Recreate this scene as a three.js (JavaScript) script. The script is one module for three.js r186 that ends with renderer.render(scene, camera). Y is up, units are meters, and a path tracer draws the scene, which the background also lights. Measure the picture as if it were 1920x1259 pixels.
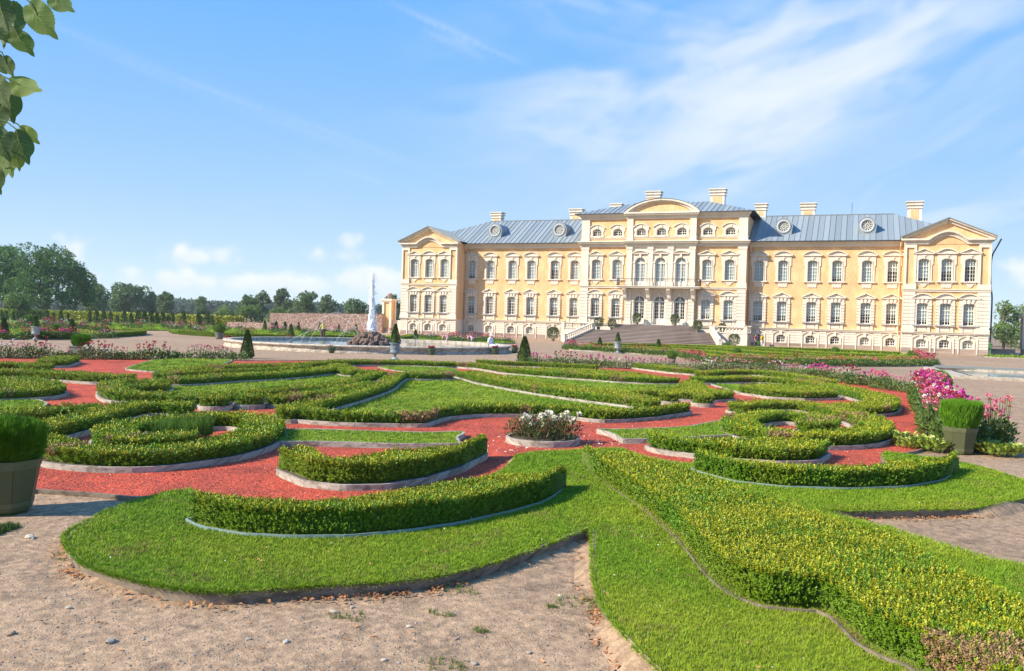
import * as THREE from 'three';
import { mergeGeometries, mergeVertices } from 'three/addons/utils/BufferGeometryUtils.js';

// ---------------------------------------------------------------- camera, sky, sun, exposure
// x runs along the palace front, z from the front towards the garden, y up; metres
const scene = new THREE.Scene();
const camera = new THREE.PerspectiveCamera(42.95, 1024 / 671, 0.1, 4000);
camera.position.set(23.362, 2.266, 110.703);
camera.rotation.order = 'YXZ';
camera.rotation.set(-0.016, 0.381, 0.029);
const renderer = new THREE.WebGLRenderer({ antialias: true });
renderer.toneMapping = THREE.LinearToneMapping;
renderer.toneMappingExposure = 1.58;
renderer.shadowMap.enabled = true;

const sunDir = new THREE.Vector3(-0.76, 0.70, 0.65).normalize();
const sun = new THREE.DirectionalLight(new THREE.Color().setRGB(1, 0.90, 0.73), 5.0);
sun.position.copy(sunDir).multiplyScalar(200).add(new THREE.Vector3(10, 0, 60));
sun.target.position.set(10, 0, 60);
sun.castShadow = true;
sun.shadow.mapSize.set(4096, 4096);
Object.assign(sun.shadow.camera, { left: -90, right: 90, top: 90, bottom: -90, near: 1, far: 500 });
scene.add(sun, sun.target);

// ---------------------------------------------------------------- small helpers
function rng(a) { return () => { a |= 0; a = a + 0x6D2B79F5 | 0; let t = Math.imul(a ^ a >>> 15, 1 | a); t = t + Math.imul(t ^ t >>> 7, 61 | t) ^ t; return ((t ^ t >>> 14) >>> 0) / 4294967296; }; }
const lin = (r, g, b) => new THREE.Color().setRGB(r, g, b);
const clamp = (v, a, b) => Math.min(b, Math.max(a, v));
const smooth = (a, b, v) => { const t = clamp((v - a) / (b - a), 0, 1); return t * t * (3 - 2 * t); };
const mixn = (a, b, t) => a + (b - a) * t;
function hash3(x, y, z) { let h = Math.imul(x, 374761393) + Math.imul(y, 668265263) + Math.imul(z, 2147483647 ^ 0x5bd1e995) | 0; h = Math.imul(h ^ h >>> 13, 1274126177); return ((h ^ h >>> 16) >>> 0) / 4294967296; }
function noise3(x, y, z) {
  const xi = Math.floor(x), yi = Math.floor(y), zi = Math.floor(z); let fx = x - xi, fy = y - yi, fz = z - zi;
  fx = fx * fx * (3 - 2 * fx); fy = fy * fy * (3 - 2 * fy); fz = fz * fz * (3 - 2 * fz);
  const L = mixn, h = hash3;
  return L(L(L(h(xi, yi, zi), h(xi + 1, yi, zi), fx), L(h(xi, yi + 1, zi), h(xi + 1, yi + 1, zi), fx), fy),
    L(L(h(xi, yi, zi + 1), h(xi + 1, yi, zi + 1), fx), L(h(xi, yi + 1, zi + 1), h(xi + 1, yi + 1, zi + 1), fx), fy), fz);
}
function fbm(x, y, z, o = 5) { let s = 0, a = 0.5, n = 0; for (let i = 0; i < o; i++) { s += a * noise3(x, y, z); n += a; a *= 0.5; x = x * 2.03 + 7.1; y = y * 2.03 + 3.7; z = z * 2.03 + 1.3; } return s / n; }

// ---------------------------------------------------------------- the sky: air, cirrus, low cumulus
{
  const W = 2048, H = 1024, d = new Float32Array(W * H * 4);
  const az0 = Math.atan2(-0.928, -0.372);      // the direction the garden is seen in
  // soft banks of cloud: azimuth from that direction (degrees), height, half width, half height, tilt, strength, kind
  const cir = [[17.5, 14, 14, 3.8, .42, .72], [21, 18, 18, 6.5, .35, .68], [10, 16, 13, 5.5, .1, .5], [8, 12, 9, 2.5, -.1, .4], [3.5, 14.5, 6, 1.7, .1, .36], [-4.5, 18.2, 5, .5, -.35, .4], [11, 8.2, 6, .9, .1, .26], [30, 11, 12, 2.6, .5, .42], [-28.2, 19.3, 3.4, .7, .03, .9], [-18, 13.2, 13, .45, -.27, .24], [5, 20.5, 12, 2.4, -.25, .3], [27, 7, 12, 1.6, .2, .4], [-8, 8.6, 9, .4, -.28, .15], [6, 10.8, 2.6, .6, .0, .3],
    [70, 18, 20, 4, .4, .8], [110, 25, 22, 6, -.3, .8], [150, 14, 18, 3, .3, .7], [-70, 22, 20, 5, -.3, .8], [-115, 15, 18, 3, .2, .7], [-160, 24, 22, 5, .4, .8], [180, 40, 30, 8, .2, .7], [-40, 42, 28, 7, .3, .7], [60, 50, 28, 8, -.2, .7]];
  const cum = [[-27.4, 3.6, 1.25, .8], [-20.9, 3.5, 1.6, .8], [-18.9, 3.7, 1.5, .65], [-10.9, 4.6, 1.3, .9], [-12.8, 3.7, 1.4, .6], [-22.5, 2.0, 5, .8], [-15, 1.9, 6, 1.0], [-9.4, 2.4, 4, 1.1], [31, 3.4, 1.6, 1.4], [38, 3, 5, 1.6],
    [60, 3, 6, 1.6], [85, 3.5, 5, 1.5], [120, 3, 6, 1.6], [155, 3.4, 5, 1.4], [-50, 3.2, 5, 1.5], [-80, 3.6, 6, 1.6], [-110, 3, 5, 1.4], [-140, 3.4, 6, 1.5], [-170, 3, 5, 1.5]];
  for (let j = 0; j < H; j++) {
    const el = ((j + 0.5) / H - 0.5) * Math.PI, y = Math.sin(el), ce = Math.cos(el), ed = el * 180 / Math.PI;
    for (let i = 0; i < W; i++) {
      const az = ((i + 0.5) / W - 0.5) * 2 * Math.PI, x = ce * Math.cos(az), z = ce * Math.sin(az);
      let rel = (az - az0) * 180 / Math.PI; rel = ((rel + 540) % 360) - 180;
      const t = Math.max(y, 0);
      const k = Math.pow(1 - t, 3.6), k2 = Math.pow(1 - t, 26);
      let r = mixn(mixn(0.035, 0.47, k), 0.60, k2), g = mixn(mixn(0.265, 0.615, k), 0.70, k2), b = mixn(0.69, 0.72, k);
      const s = Math.max(0, x * sunDir.x + y * sunDir.y + z * sunDir.z), gl = 0.10 * Math.pow(s, 6);
      r += gl * 1.1; g += gl; b += gl * 0.8;
      if (ed > -1) {
        let c = 0;
        for (const q of cir) {
          let dx = rel - q[0]; if (dx > 180) dx -= 360; if (dx < -180) dx += 360; dx *= ce; const dy = ed - q[1];
          if (Math.abs(dx) > q[2] * 2.2) continue;
          const ca = Math.cos(q[4]), sa = Math.sin(q[4]), a = (dx * ca + dy * sa) / q[2], bb = (-dx * sa + dy * ca) / q[3];
          const m = Math.exp(-(a * a + bb * bb) * 1.3); if (m < 0.01) continue;
          const f = fbm(a * 1.5 + q[0] + fbm(a * 3, bb * 3, q[1] + 4, 3) * 0.9, bb * 2.3 + fbm(a * 2 + 5, bb * 2, q[1], 3) * 2.6, q[1] * 1.7, 7);
          c = 1 - (1 - c) * (1 - q[5] * clamp(m * smooth(0.38, 0.74, f) * 1.05, 0, 0.9));
        }
        c = Math.max(c, 0.14 * smooth(0.45, 0.8, fbm(x * 3 + 9, y * 9, z * 3, 5)) * smooth(2, 12, ed));
        let q2 = 0, sh = 0;
        if (ed < 11) for (const q of cum) {
          let dx = rel - q[0]; if (dx > 180) dx -= 360; if (dx < -180) dx += 360; const dy = ed - q[1];
          if (Math.abs(dx) > q[2] * 2.5) continue;
          const f = fbm(dx * 0.9 + q[0] * 3, dy * 1.3, q[1] * 5, 5), a = dx / q[2], bb = dy / q[3];
          const m = smooth(0.05, 0.85, 1.05 - Math.sqrt(a * a + bb * bb) + (f - 0.5) * 2.0);
          const up = clamp(0.5 + dy / q[3] * 0.5 + (f - 0.5), 0, 1);
          if (m > q2) { q2 = m; sh = up; }
        }
        const cw = 0.70, cg = 0.715, cb = 0.74;
        r = mixn(r, cw, c * 0.85); g = mixn(g, cg, c * 0.85); b = mixn(b, cb, c * 0.85);
        const e = q2 * 0.75; r = mixn(r, mixn(0.52, 0.76, sh), e); g = mixn(g, mixn(0.61, 0.75, sh), e); b = mixn(b, mixn(0.70, 0.77, sh), e);
      } else { r *= 0.5; g *= 0.5; b *= 0.45; }
      const o = (j * W + i) * 4; d[o] = r * 0.93; d[o + 1] = g * 0.93; d[o + 2] = b * 0.93; d[o + 3] = 1;
    }
  }
  const tex = new THREE.DataTexture(d, W, H, THREE.RGBAFormat, THREE.FloatType);
  tex.mapping = THREE.EquirectangularReflectionMapping; tex.magFilter = tex.minFilter = THREE.LinearFilter; tex.wrapS = THREE.RepeatWrapping; tex.needsUpdate = true;
  scene.background = tex; scene.environment = tex;
  scene.fog = new THREE.FogExp2(new THREE.Color().setRGB(0.80, 0.88, 0.98), 0.0002);
}

// ---------------------------------------------------------------- naming and tagging
const taken = new Map();
function numbered(n) { const k = taken.get(n) || 0; taken.set(n, k + 1); return k ? n + '_' + String(k).padStart(3, '0') : n; }
function tag(o, label, category, group, kind) { o.userData.label = label; if (category) o.userData.category = category; if (group) o.userData.group = group; if (kind) o.userData.kind = kind; return o; }
function thing(name, label, category, pos = [0, 0, 0], turn = 0, group) {
  const o = new THREE.Group(); o.name = numbered(name); o.position.set(...pos); o.rotation.y = turn; scene.add(o); return tag(o, label, category, group);
}
function part(name, geo, mat, parent) { const m = new THREE.Mesh(geo, mat); m.name = name; m.castShadow = m.receiveShadow = true; parent.add(m); return m; }
function struct(name, geo, mat, label) { const m = part(numbered(name), geo, mat, scene); m.userData.kind = 'structure'; m.userData.label = label; return m; }
function copyOf(o, label, pos, turn, group) { const c = o.clone(); c.name = numbered(o.name.replace(/_\d+$/, '')); c.userData = { ...o.userData }; if (label) c.userData.label = label; if (group) c.userData.group = group; if (pos) c.position.set(...pos); if (turn !== undefined) c.rotation.y = turn; scene.add(c); return c; }
function part2(name, parent) { const g = new THREE.Group(); g.name = name; parent.add(g); return g; }

// geometry shorthands
function bx(x0, x1, y0, y1, z0, z1) { const g = new THREE.BoxGeometry(x1 - x0, y1 - y0, z1 - z0); g.translate((x0 + x1) / 2, (y0 + y1) / 2, (z0 + z1) / 2); return g; }
function merge(list) { list = list.filter(Boolean).map(g => { g = g.index ? g.toNonIndexed() : g; for (const k of Object.keys(g.attributes)) if (!['position', 'normal', 'uv', 'color'].includes(k)) g.deleteAttribute(k); if (!g.attributes.uv) g.setAttribute('uv', new THREE.BufferAttribute(new Float32Array(g.attributes.position.count * 2), 2)); return g; }); const m = list.length === 1 ? list[0] : mergeGeometries(list); return m; }
function lathe(pts, n = 20) { return new THREE.LatheGeometry(pts.map(p => new THREE.Vector2(p[0], p[1])), n); }
function tube(pts, r, seg = 12, rad = 6) { return new THREE.TubeGeometry(new THREE.CatmullRomCurve3(pts.map(p => new THREE.Vector3(...p))), seg, r, rad, false); }
function triGeo(pos, uv) { const g = new THREE.BufferGeometry(); g.setAttribute('position', new THREE.BufferAttribute(new Float32Array(pos), 3)); if (uv) g.setAttribute('uv', new THREE.BufferAttribute(new Float32Array(uv), 2)); g.computeVertexNormals(); return g; }
function quad(a, b, c, d) { return [...a, ...b, ...c, ...a, ...c, ...d]; }
const V = (x, y, z) => new THREE.Vector3(x, y, z);
function std(c, roughness = 0.8, o = {}) { return new THREE.MeshStandardMaterial({ color: c, roughness, metalness: 0, ...o }); }

// noise textures: grey grain that a colour multiplies
function grainTex(size, fn, colour = true) {
  const d = new Uint8Array(size * size * 4);
  for (let j = 0; j < size; j++) for (let i = 0; i < size; i++) { const c = fn(i / size, j / size, i, j), o = (j * size + i) * 4; d[o] = clamp(c[0] * 255, 0, 255); d[o + 1] = clamp(c[1] * 255, 0, 255); d[o + 2] = clamp(c[2] * 255, 0, 255); d[o + 3] = 255; }
  const t = new THREE.DataTexture(d, size, size, THREE.RGBAFormat); t.wrapS = t.wrapT = THREE.RepeatWrapping; t.magFilter = THREE.LinearFilter; t.minFilter = THREE.LinearMipmapLinearFilter; t.generateMipmaps = true; if (colour) t.colorSpace = THREE.SRGBColorSpace; t.needsUpdate = true; return t;
}
// tileable value noise
function tn(u, v, f, seed) {
  const x = u * f, y = v * f, xi = Math.floor(x), yi = Math.floor(y); let a = x - xi, b = y - yi; a = a * a * (3 - 2 * a); b = b * b * (3 - 2 * b);
  const h = (i, j) => hash3(((i % f) + f) % f, ((j % f) + f) % f, seed);
  return mixn(mixn(h(xi, yi), h(xi + 1, yi), a), mixn(h(xi, yi + 1), h(xi + 1, yi + 1), a), b);
}
function tfbm(u, v, f, seed, o = 4) { let s = 0, a = 0.5, n = 0; for (let i = 0; i < o; i++) { s += a * tn(u, v, f, seed + i); n += a; a *= 0.6; f *= 2; } return s / n; }
function reps(t, rx, ry = rx) { const c = t.clone(); c.repeat.set(rx, ry); c.needsUpdate = true; return c; }

// ---------------------------------------------------------------- measured plan of the garden (metres)
const DATA = {"HEDGE":[{"l":"crescent box hedge in the front lawn, lower left of the picture","p":[[17.07,103.69],[17.17,103.65],[17.29,103.66],[17.41,103.66],[17.54,103.66],[17.66,103.67],[17.75,103.64],[17.85,103.61],[17.94,103.58],[18.03,103.55],[18.12,103.53],[18.21,103.48],[18.29,103.44],[18.35,103.38],[18.41,103.3],[18.47,103.22],[18.53,103.15],[18.59,103.07],[18.65,102.99],[18.72,102.91],[18.76,102.79],[18.8,102.67],[18.85,102.54],[18.89,102.41],[18.94,102.28],[18.99,102.15],[19.04,102.02],[19.09,101.88],[19.15,101.75],[19.2,101.61],[19.26,101.47],[19.31,101.33],[19.37,101.18],[19.46,101.09],[19.55,101.02],[19.65,100.94],[19.74,100.87],[19.84,100.78],[19.85,100.44],[19.85,100.07],[19.88,100.09],[19.93,100.33],[19.97,100.8],[19.97,101.14],[19.92,101.33],[19.88,101.52],[19.84,101.7],[19.79,101.87],[19.74,102.02],[19.69,102.16],[19.64,102.31],[19.6,102.44],[19.55,102.58],[19.49,102.68],[19.43,102.78],[19.37,102.88],[19.32,102.97],[19.26,103.07],[19.2,103.15],[19.14,103.23],[19.07,103.3],[19.01,103.37],[18.94,103.44],[18.88,103.51],[18.81,103.57],[18.73,103.61],[18.66,103.66],[18.58,103.7],[18.5,103.75],[18.43,103.79],[18.35,103.83],[18.26,103.86],[18.17,103.88],[18.08,103.91],[17.99,103.94],[17.9,103.96],[17.78,103.96],[17.66,103.95],[17.54,103.94],[17.42,103.94],[17.26,103.89],[17.06,103.79]],"h":0.42},
 {"l":"crescent box hedge standing in red gravel just behind the front left hedge","p":[[15.92,100.7],[16.1,100.76],[15.97,100.42],[16.1,100.4],[16.35,100.56],[16.73,100.92],[16.93,101.01],[17.02,100.97],[17.11,100.92],[17.16,100.81],[17.2,100.67],[17.24,100.52],[17.25,100.33],[17.26,100.13],[17.29,99.94],[17.37,99.85],[17.45,99.76],[17.53,99.67],[17.61,99.57],[17.68,99.46],[17.76,99.35],[17.83,99.23],[17.88,99.04],[17.83,98.64],[17.77,98.21],[17.76,97.85],[17.8,97.87],[17.87,98.1],[17.93,98.55],[17.99,98.98],[18.05,99.38],[18.03,99.62],[18.02,99.86],[18.01,100.08],[18.0,100.3],[17.95,100.43],[17.89,100.57],[17.84,100.69],[17.79,100.82],[17.75,100.95],[17.68,101.03],[17.59,101.09],[17.51,101.16],[17.43,101.22],[17.35,101.28],[17.26,101.32],[17.14,101.33],[17.01,101.33],[16.89,101.33],[16.77,101.33],[16.57,101.23],[16.33,101.07],[16.08,100.92],[15.91,100.76]],"h":0.4},
 {"l":"broad tapering box hedge running diagonally into the lower right corner","p":[[19.66,98.24],[20.02,98.8],[20.16,98.55],[20.37,98.57],[20.61,98.75],[20.85,98.94],[21.07,99.07],[21.31,99.35],[21.55,99.73],[21.76,99.98],[21.95,100.18],[22.14,100.38],[22.32,100.59],[22.49,100.79],[22.65,100.98],[22.81,101.15],[22.95,101.29],[23.09,101.42],[23.22,101.55],[23.35,101.67],[23.48,101.79],[23.6,101.9],[23.71,102.02],[23.82,102.13],[23.93,102.28],[24.01,102.66],[24.1,102.88],[24.18,103.04],[24.26,103.16],[24.35,103.24],[24.42,103.38],[24.48,103.58],[24.54,103.75],[24.6,103.91],[24.65,104.06],[24.7,104.2],[24.77,104.25],[24.85,104.2],[24.94,104.16],[24.98,104.28],[25.19,104.59],[24.79,105.13],[24.68,105.3],[24.62,105.32],[24.55,105.33],[24.49,105.35],[24.42,105.36],[24.36,105.38],[24.29,105.39],[24.23,105.38],[24.17,105.3],[24.12,105.21],[24.06,105.11],[24.0,105.01],[23.93,104.91],[23.86,104.81],[23.79,104.71],[23.72,104.62],[23.64,104.58],[23.56,104.5],[23.47,104.38],[23.38,104.13],[23.29,103.9],[23.18,103.78],[23.09,103.81],[22.99,103.84],[22.89,103.85],[22.79,103.86],[22.68,103.8],[22.57,103.72],[22.43,103.54],[22.28,103.26],[22.09,102.81],[21.86,102.25],[21.62,101.75],[21.36,101.25],[21.1,100.78],[20.82,100.33],[20.51,99.82],[20.15,99.23],[19.74,98.5],[19.64,98.28]],"h":0.42},
 {"l":"crescent box hedge in the lawn at the right, below the octagonal planter","p":[[21.24,97.66],[21.36,97.68],[21.49,97.79],[21.62,97.9],[21.75,98.01],[21.86,98.08],[21.97,98.09],[22.08,98.1],[22.19,98.11],[22.3,98.12],[22.4,98.13],[22.51,98.14],[22.61,98.13],[22.71,98.09],[22.81,98.06],[22.92,98.02],[23.02,97.99],[23.12,97.95],[23.22,97.92],[23.32,97.88],[23.41,97.8],[23.51,97.72],[23.61,97.63],[23.71,97.55],[23.82,97.46],[23.92,97.31],[24.03,97.16],[24.14,97.0],[24.25,96.84],[24.37,96.68],[24.48,96.52],[24.6,96.35],[24.74,96.14],[24.9,95.56],[24.91,95.59],[24.87,95.83],[24.7,96.51],[24.57,96.88],[24.45,97.07],[24.34,97.26],[24.23,97.44],[24.12,97.62],[24.02,97.74],[23.92,97.81],[23.81,97.89],[23.71,97.97],[23.62,98.04],[23.52,98.11],[23.42,98.19],[23.32,98.26],[23.22,98.3],[23.13,98.33],[23.03,98.37],[22.93,98.4],[22.83,98.44],[22.73,98.47],[22.63,98.51],[22.54,98.52],[22.43,98.51],[22.33,98.5],[22.23,98.49],[22.12,98.48],[22.02,98.47],[21.91,98.46],[21.79,98.38],[21.67,98.28],[21.55,98.17],[21.42,98.06],[21.28,97.93],[21.17,97.74]],"h":0.4},
 {"l":"short straight box hedge on a pale kerb right of the white roses","p":[[20.04,95.44],[20.2,95.48],[20.36,95.57],[20.51,95.6],[20.65,95.63],[20.77,95.6],[20.9,95.53],[21.03,95.46],[21.15,95.39],[21.28,95.32],[21.41,95.24],[21.53,95.16],[21.66,95.07],[21.79,94.99],[21.91,94.9],[22.04,94.82],[22.17,94.73],[22.3,94.64],[22.43,94.56],[22.56,94.48],[22.69,94.47],[22.83,94.45],[22.97,94.53],[23.01,94.57],[22.98,94.81],[22.87,95.51],[22.76,95.67],[22.64,95.81],[22.52,95.9],[22.4,95.99],[22.28,96.08],[22.16,96.1],[22.04,96.11],[21.91,96.12],[21.79,96.13],[21.66,96.15],[21.53,96.16],[21.4,96.16],[21.27,96.13],[21.13,96.1],[21.0,96.07],[20.86,96.04],[20.72,96.01],[20.58,95.98],[20.43,95.94],[20.27,95.85],[20.1,95.71],[19.98,95.53]],"h":0.32},
 {"l":"spiral box hedge with tall grass in its eye, left foreground","c":[[11.68,101.27],[12.53,101.6],[13.16,101.69],[13.67,101.6],[14.09,101.33],[14.29,100.82],[14.37,100.11],[14.11,99.05],[13.63,98.14],[12.91,97.43],[12.21,97.28],[11.72,97.76],[11.56,98.54],[11.62,99.3],[12.06,100.06],[12.76,100.53],[13.13,100.43],[13.25,100.05],[13.23,99.58]],"w":0.63,"h":0.32},
 {"l":"curving arm of box hedge behind the left spiral","c":[[10.27,96.44],[9.52,96.3],[9.28,96.8],[9.55,97.7],[10.12,98.85],[10.48,99.73],[10.78,100.45],[10.86,100.9]],"w":0.65,"h":0.32},
 {"l":"low box hedge strip between lawn and red gravel, far left foreground","c":[[8.84,97.44],[8.73,97.81],[8.75,98.33],[8.69,98.75],[8.56,99.22],[8.23,99.82]],"w":0.48,"h":0.32},
 {"l":"rounded box hedge cut off by the left edge of the picture","p":[[1.09,96.12],[0.73,95.68],[0.68,95.44],[0.63,95.2],[0.58,94.95],[0.53,94.7],[0.48,94.44],[0.47,94.21],[0.6,94.07],[0.73,93.93],[0.86,93.79],[0.99,93.65],[1.07,93.47],[1.15,93.28],[1.23,93.1],[1.67,93.2],[2.18,93.36],[2.74,93.57],[3.33,93.81],[4.5,94.56],[4.7,94.67],[4.71,94.73],[5.0,95.21],[5.11,95.52],[5.07,95.72],[5.04,95.9],[5.0,96.08],[4.94,96.24],[4.87,96.4],[4.81,96.55],[4.72,96.68],[4.62,96.8],[4.52,96.92],[4.42,97.04],[4.25,97.11],[4.04,97.15],[3.84,97.19],[3.63,97.24],[3.43,97.28],[3.22,97.33],[2.7,97.17],[1.52,97.28]],"h":0.32},
 {"l":"long straight box hedge behind the rounded left edge hedge","c":[[-2.55,93.74],[-1.88,92.57],[-1.33,91.93],[-0.49,91.36],[0.94,91.3],[2.34,91.23],[2.89,90.63]],"w":0.88,"h":0.32},
 {"l":"curled box hedge lobe left of the small lawn wedge","c":[[8.14,94.52],[7.69,94.91],[7.08,95.05],[5.94,94.39],[4.91,93.43],[4.11,92.27],[4.54,91.85],[5.37,91.89]],"w":0.58,"h":0.32},
 {"l":"inner curl of the box hedge lobe beside the small lawn wedge","c":[[5.63,93.49],[5.57,92.78],[6.07,92.57]],"w":0.54,"h":0.32},
 {"l":"long box hedge along the far side of the left lawn wedge","c":[[4.36,90.78],[4.56,89.9],[4.63,88.38],[4.89,86.9],[4.97,85.52],[4.67,83.46],[4.14,81.35]],"w":0.82,"h":0.32},
 {"l":"thin box hedge in front of the flower border, left of the centre","c":[[3.01,89.77],[2.13,87.9],[1.54,86.22],[1.74,85.47]],"w":0.68,"h":0.32},
 {"l":"straight thin box hedge below the fountain, left part","c":[[0.7,85.14],[1.25,83.85],[1.91,82.4],[2.09,80.87],[1.92,78.99]],"w":0.75,"h":0.32},
 {"l":"slim box hedge row nested above the left lawn wedge","c":[[2.79,88.85],[2.77,87.6],[2.99,85.96],[3.45,84.42],[3.16,82.0]],"w":0.48,"h":0.32},
 {"l":"straight thin box hedge below the fountain, right part","c":[[1.73,78.5],[2.1,77.2],[2.7,76.34],[3.9,75.46],[5.35,75.02],[6.07,74.8]],"w":0.82,"h":0.32},
 {"l":"short box hedge knot where the thin hedges meet","c":[[3.16,80.11],[5.12,82.4],[6.25,83.58]],"w":0.75,"h":0.32},
 {"l":"long arm of box hedge along the near side of the left lawn wedge","c":[[8.5,95.15],[8.87,94.65],[8.99,93.57],[9.04,92.23],[9.02,91.05],[9.19,89.58],[8.6,87.42],[7.75,84.99],[7.28,83.34]],"w":0.51,"h":0.32},
 {"l":"short box hedge linking the knot to the long arm","c":[[6.3,83.52],[6.6,83.18],[6.87,82.87]],"w":0.48,"h":0.32},
 {"l":"box hedge bar on a pale kerb between two red paths","c":[[10.33,93.77],[10.31,92.82],[10.25,91.14],[9.81,89.26],[9.5,88.11]],"w":0.54,"h":0.32},
 {"l":"left arm of box hedge enclosing the central lawn","c":[[12.5,96.07],[12.2,95.2],[11.91,94.19],[11.5,92.58],[10.88,90.33],[9.95,87.67],[8.77,85.08],[8.06,83.37]],"w":0.54,"h":0.32},
 {"l":"top bar of box hedge closing the central lawn","c":[[8.16,83.26],[8.76,83.04],[9.6,82.1]],"w":0.61,"h":0.32},
 {"l":"front box hedge of the central lawn with a broken kerb line","p":[[11.86,95.43],[12.18,95.48],[12.36,95.38],[12.63,95.38],[12.9,95.39],[13.26,95.52],[13.48,95.46],[13.69,95.39],[13.89,95.3],[14.08,95.19],[14.27,95.08],[14.46,94.98],[14.65,94.87],[14.85,94.78],[14.98,94.57],[14.89,93.88],[14.83,93.25],[14.93,92.91],[15.04,92.57],[15.21,92.34],[15.4,92.17],[15.6,91.99],[15.79,91.81],[16.0,91.66],[16.23,91.55],[16.43,91.39],[16.66,91.26],[16.88,91.13],[17.11,91.02],[17.34,90.93],[17.61,90.95],[17.9,91.04],[18.18,91.13],[18.45,91.15],[18.62,90.83],[18.8,90.5],[18.98,90.17],[19.1,89.55],[19.23,88.9],[19.47,88.68],[19.54,88.73],[19.52,88.95],[19.36,89.52],[19.21,90.05],[19.06,90.54],[18.88,90.87],[18.71,91.2],[18.54,91.52],[18.35,91.75],[18.16,91.94],[17.92,91.96],[17.64,91.86],[17.35,91.77],[17.1,91.77],[16.84,91.78],[16.59,91.8],[16.36,91.91],[16.14,92.02],[15.94,92.17],[15.74,92.34],[15.55,92.52],[15.36,92.69],[15.2,92.92],[15.1,93.26],[15.0,93.59],[15.06,94.22],[15.16,94.9],[15.03,95.12],[14.83,95.21],[14.64,95.31],[14.46,95.41],[14.27,95.52],[14.09,95.62],[13.9,95.71],[13.68,95.77],[13.47,95.83],[13.23,95.86],[12.99,95.88],[12.74,95.89],[12.4,95.79],[12.02,95.65],[11.84,95.51]],"h":0.32},
 {"l":"right arm of box hedge beside the white kerb of the central lawn","p":[[9.13,80.91],[9.48,80.97],[9.59,80.49],[9.86,80.37],[10.46,80.98],[11.03,81.56],[11.57,82.12],[12.03,82.5],[12.45,82.79],[12.85,83.07],[13.24,83.35],[13.62,83.62],[13.99,83.88],[14.37,84.19],[14.75,84.51],[15.11,84.81],[15.46,85.11],[15.79,85.37],[16.06,85.44],[16.33,85.51],[16.59,85.57],[16.89,85.78],[17.19,86.03],[17.51,86.38],[17.86,86.89],[18.19,87.38],[18.57,88.08],[18.68,88.28],[18.62,88.35],[18.48,88.63],[18.28,88.65],[18.03,88.49],[17.78,88.32],[17.52,88.15],[17.25,87.99],[17.0,87.86],[16.74,87.74],[16.47,87.61],[16.19,87.43],[15.9,87.25],[15.6,87.06],[15.29,86.87],[14.98,86.66],[14.65,86.45],[14.31,86.19],[13.93,85.89],[13.55,85.58],[13.15,85.25],[12.73,84.88],[12.28,84.47],[11.8,84.04],[11.31,83.6],[10.69,82.88],[9.96,81.99],[9.24,81.16],[9.1,80.97]],"h":0.32},
 {"l":"second box hedge band right of the central lawn, two rows deep","p":[[6.0,74.52],[6.44,74.58],[6.77,74.41],[7.2,74.46],[7.9,75.14],[8.57,75.79],[9.06,76.07],[9.44,76.07],[9.82,76.08],[10.19,76.08],[10.52,75.96],[10.81,75.76],[11.11,75.56],[11.41,75.35],[11.72,75.2],[12.04,75.07],[12.37,74.94],[12.69,74.81],[13.02,74.69],[13.44,74.94],[13.86,75.17],[14.27,75.41],[14.68,75.64],[15.07,75.87],[15.53,76.39],[15.99,77.02],[16.44,77.62],[16.86,78.12],[17.14,78.01],[17.26,78.09],[17.2,78.28],[16.93,78.49],[16.66,78.65],[16.39,78.8],[16.11,78.91],[15.82,78.95],[15.52,78.99],[15.22,79.04],[14.92,79.08],[14.58,78.97],[14.23,78.86],[13.87,78.74],[13.52,78.65],[13.17,78.56],[12.81,78.48],[12.45,78.4],[12.08,78.32],[11.69,78.18],[11.29,78.03],[10.89,77.88],[10.47,77.72],[10.05,77.56],[9.56,77.25],[8.94,76.64],[8.28,76.01],[7.6,75.35],[7.08,75.07],[6.61,74.93],[6.12,74.77],[5.96,74.62]],"h":0.32},
 {"l":"narrow back box hedge below the pink flower border","p":[[5.75,71.32],[6.2,71.35],[6.7,71.49],[7.19,71.63],[7.57,71.52],[7.95,71.4],[8.33,71.28],[8.71,71.17],[9.13,71.17],[9.55,71.17],[9.96,71.17],[10.37,71.17],[10.78,71.17],[11.19,71.18],[11.59,71.18],[12.01,71.23],[12.15,71.36],[12.08,71.49],[11.7,71.54],[11.3,71.54],[10.9,71.54],[10.49,71.53],[10.08,71.53],[9.67,71.53],[9.26,71.52],[8.84,71.52],[8.46,71.64],[8.09,71.75],[7.71,71.87],[7.33,71.98],[6.85,71.84],[6.35,71.7],[5.86,71.57],[5.7,71.43]],"h":0.32},
 {"l":"box hedge knot at the end of the right lawn wedge","p":[[17.24,85.26],[17.44,85.03],[17.65,84.86],[17.88,84.73],[18.13,84.76],[18.09,83.31],[17.68,79.66],[17.87,79.09],[18.26,79.67],[19.0,82.54],[19.33,82.99],[19.51,82.47],[19.94,83.71],[20.02,83.93],[19.97,83.98],[19.78,84.36],[19.59,84.69],[19.38,84.91],[19.15,84.99],[18.93,85.06],[18.7,85.14],[18.46,85.16],[18.21,85.13],[17.96,85.1],[17.73,85.23],[17.53,85.4],[17.31,85.53],[17.19,85.46]],"h":0.32},
 {"l":"small box hedge row below the round potted bush","p":[[12.89,67.6],[13.37,68.12],[13.7,68.06],[14.0,67.84],[14.37,67.94],[14.74,68.05],[15.1,68.15],[15.67,69.37],[16.22,70.6],[16.56,70.74],[16.69,70.91],[16.61,71.01],[16.29,70.97],[15.94,70.8],[15.59,70.63],[15.23,70.45],[14.82,70.02],[14.38,69.53],[13.92,69.02],[13.46,68.49],[12.95,67.86],[12.85,67.65]],"h":0.32},
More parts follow.
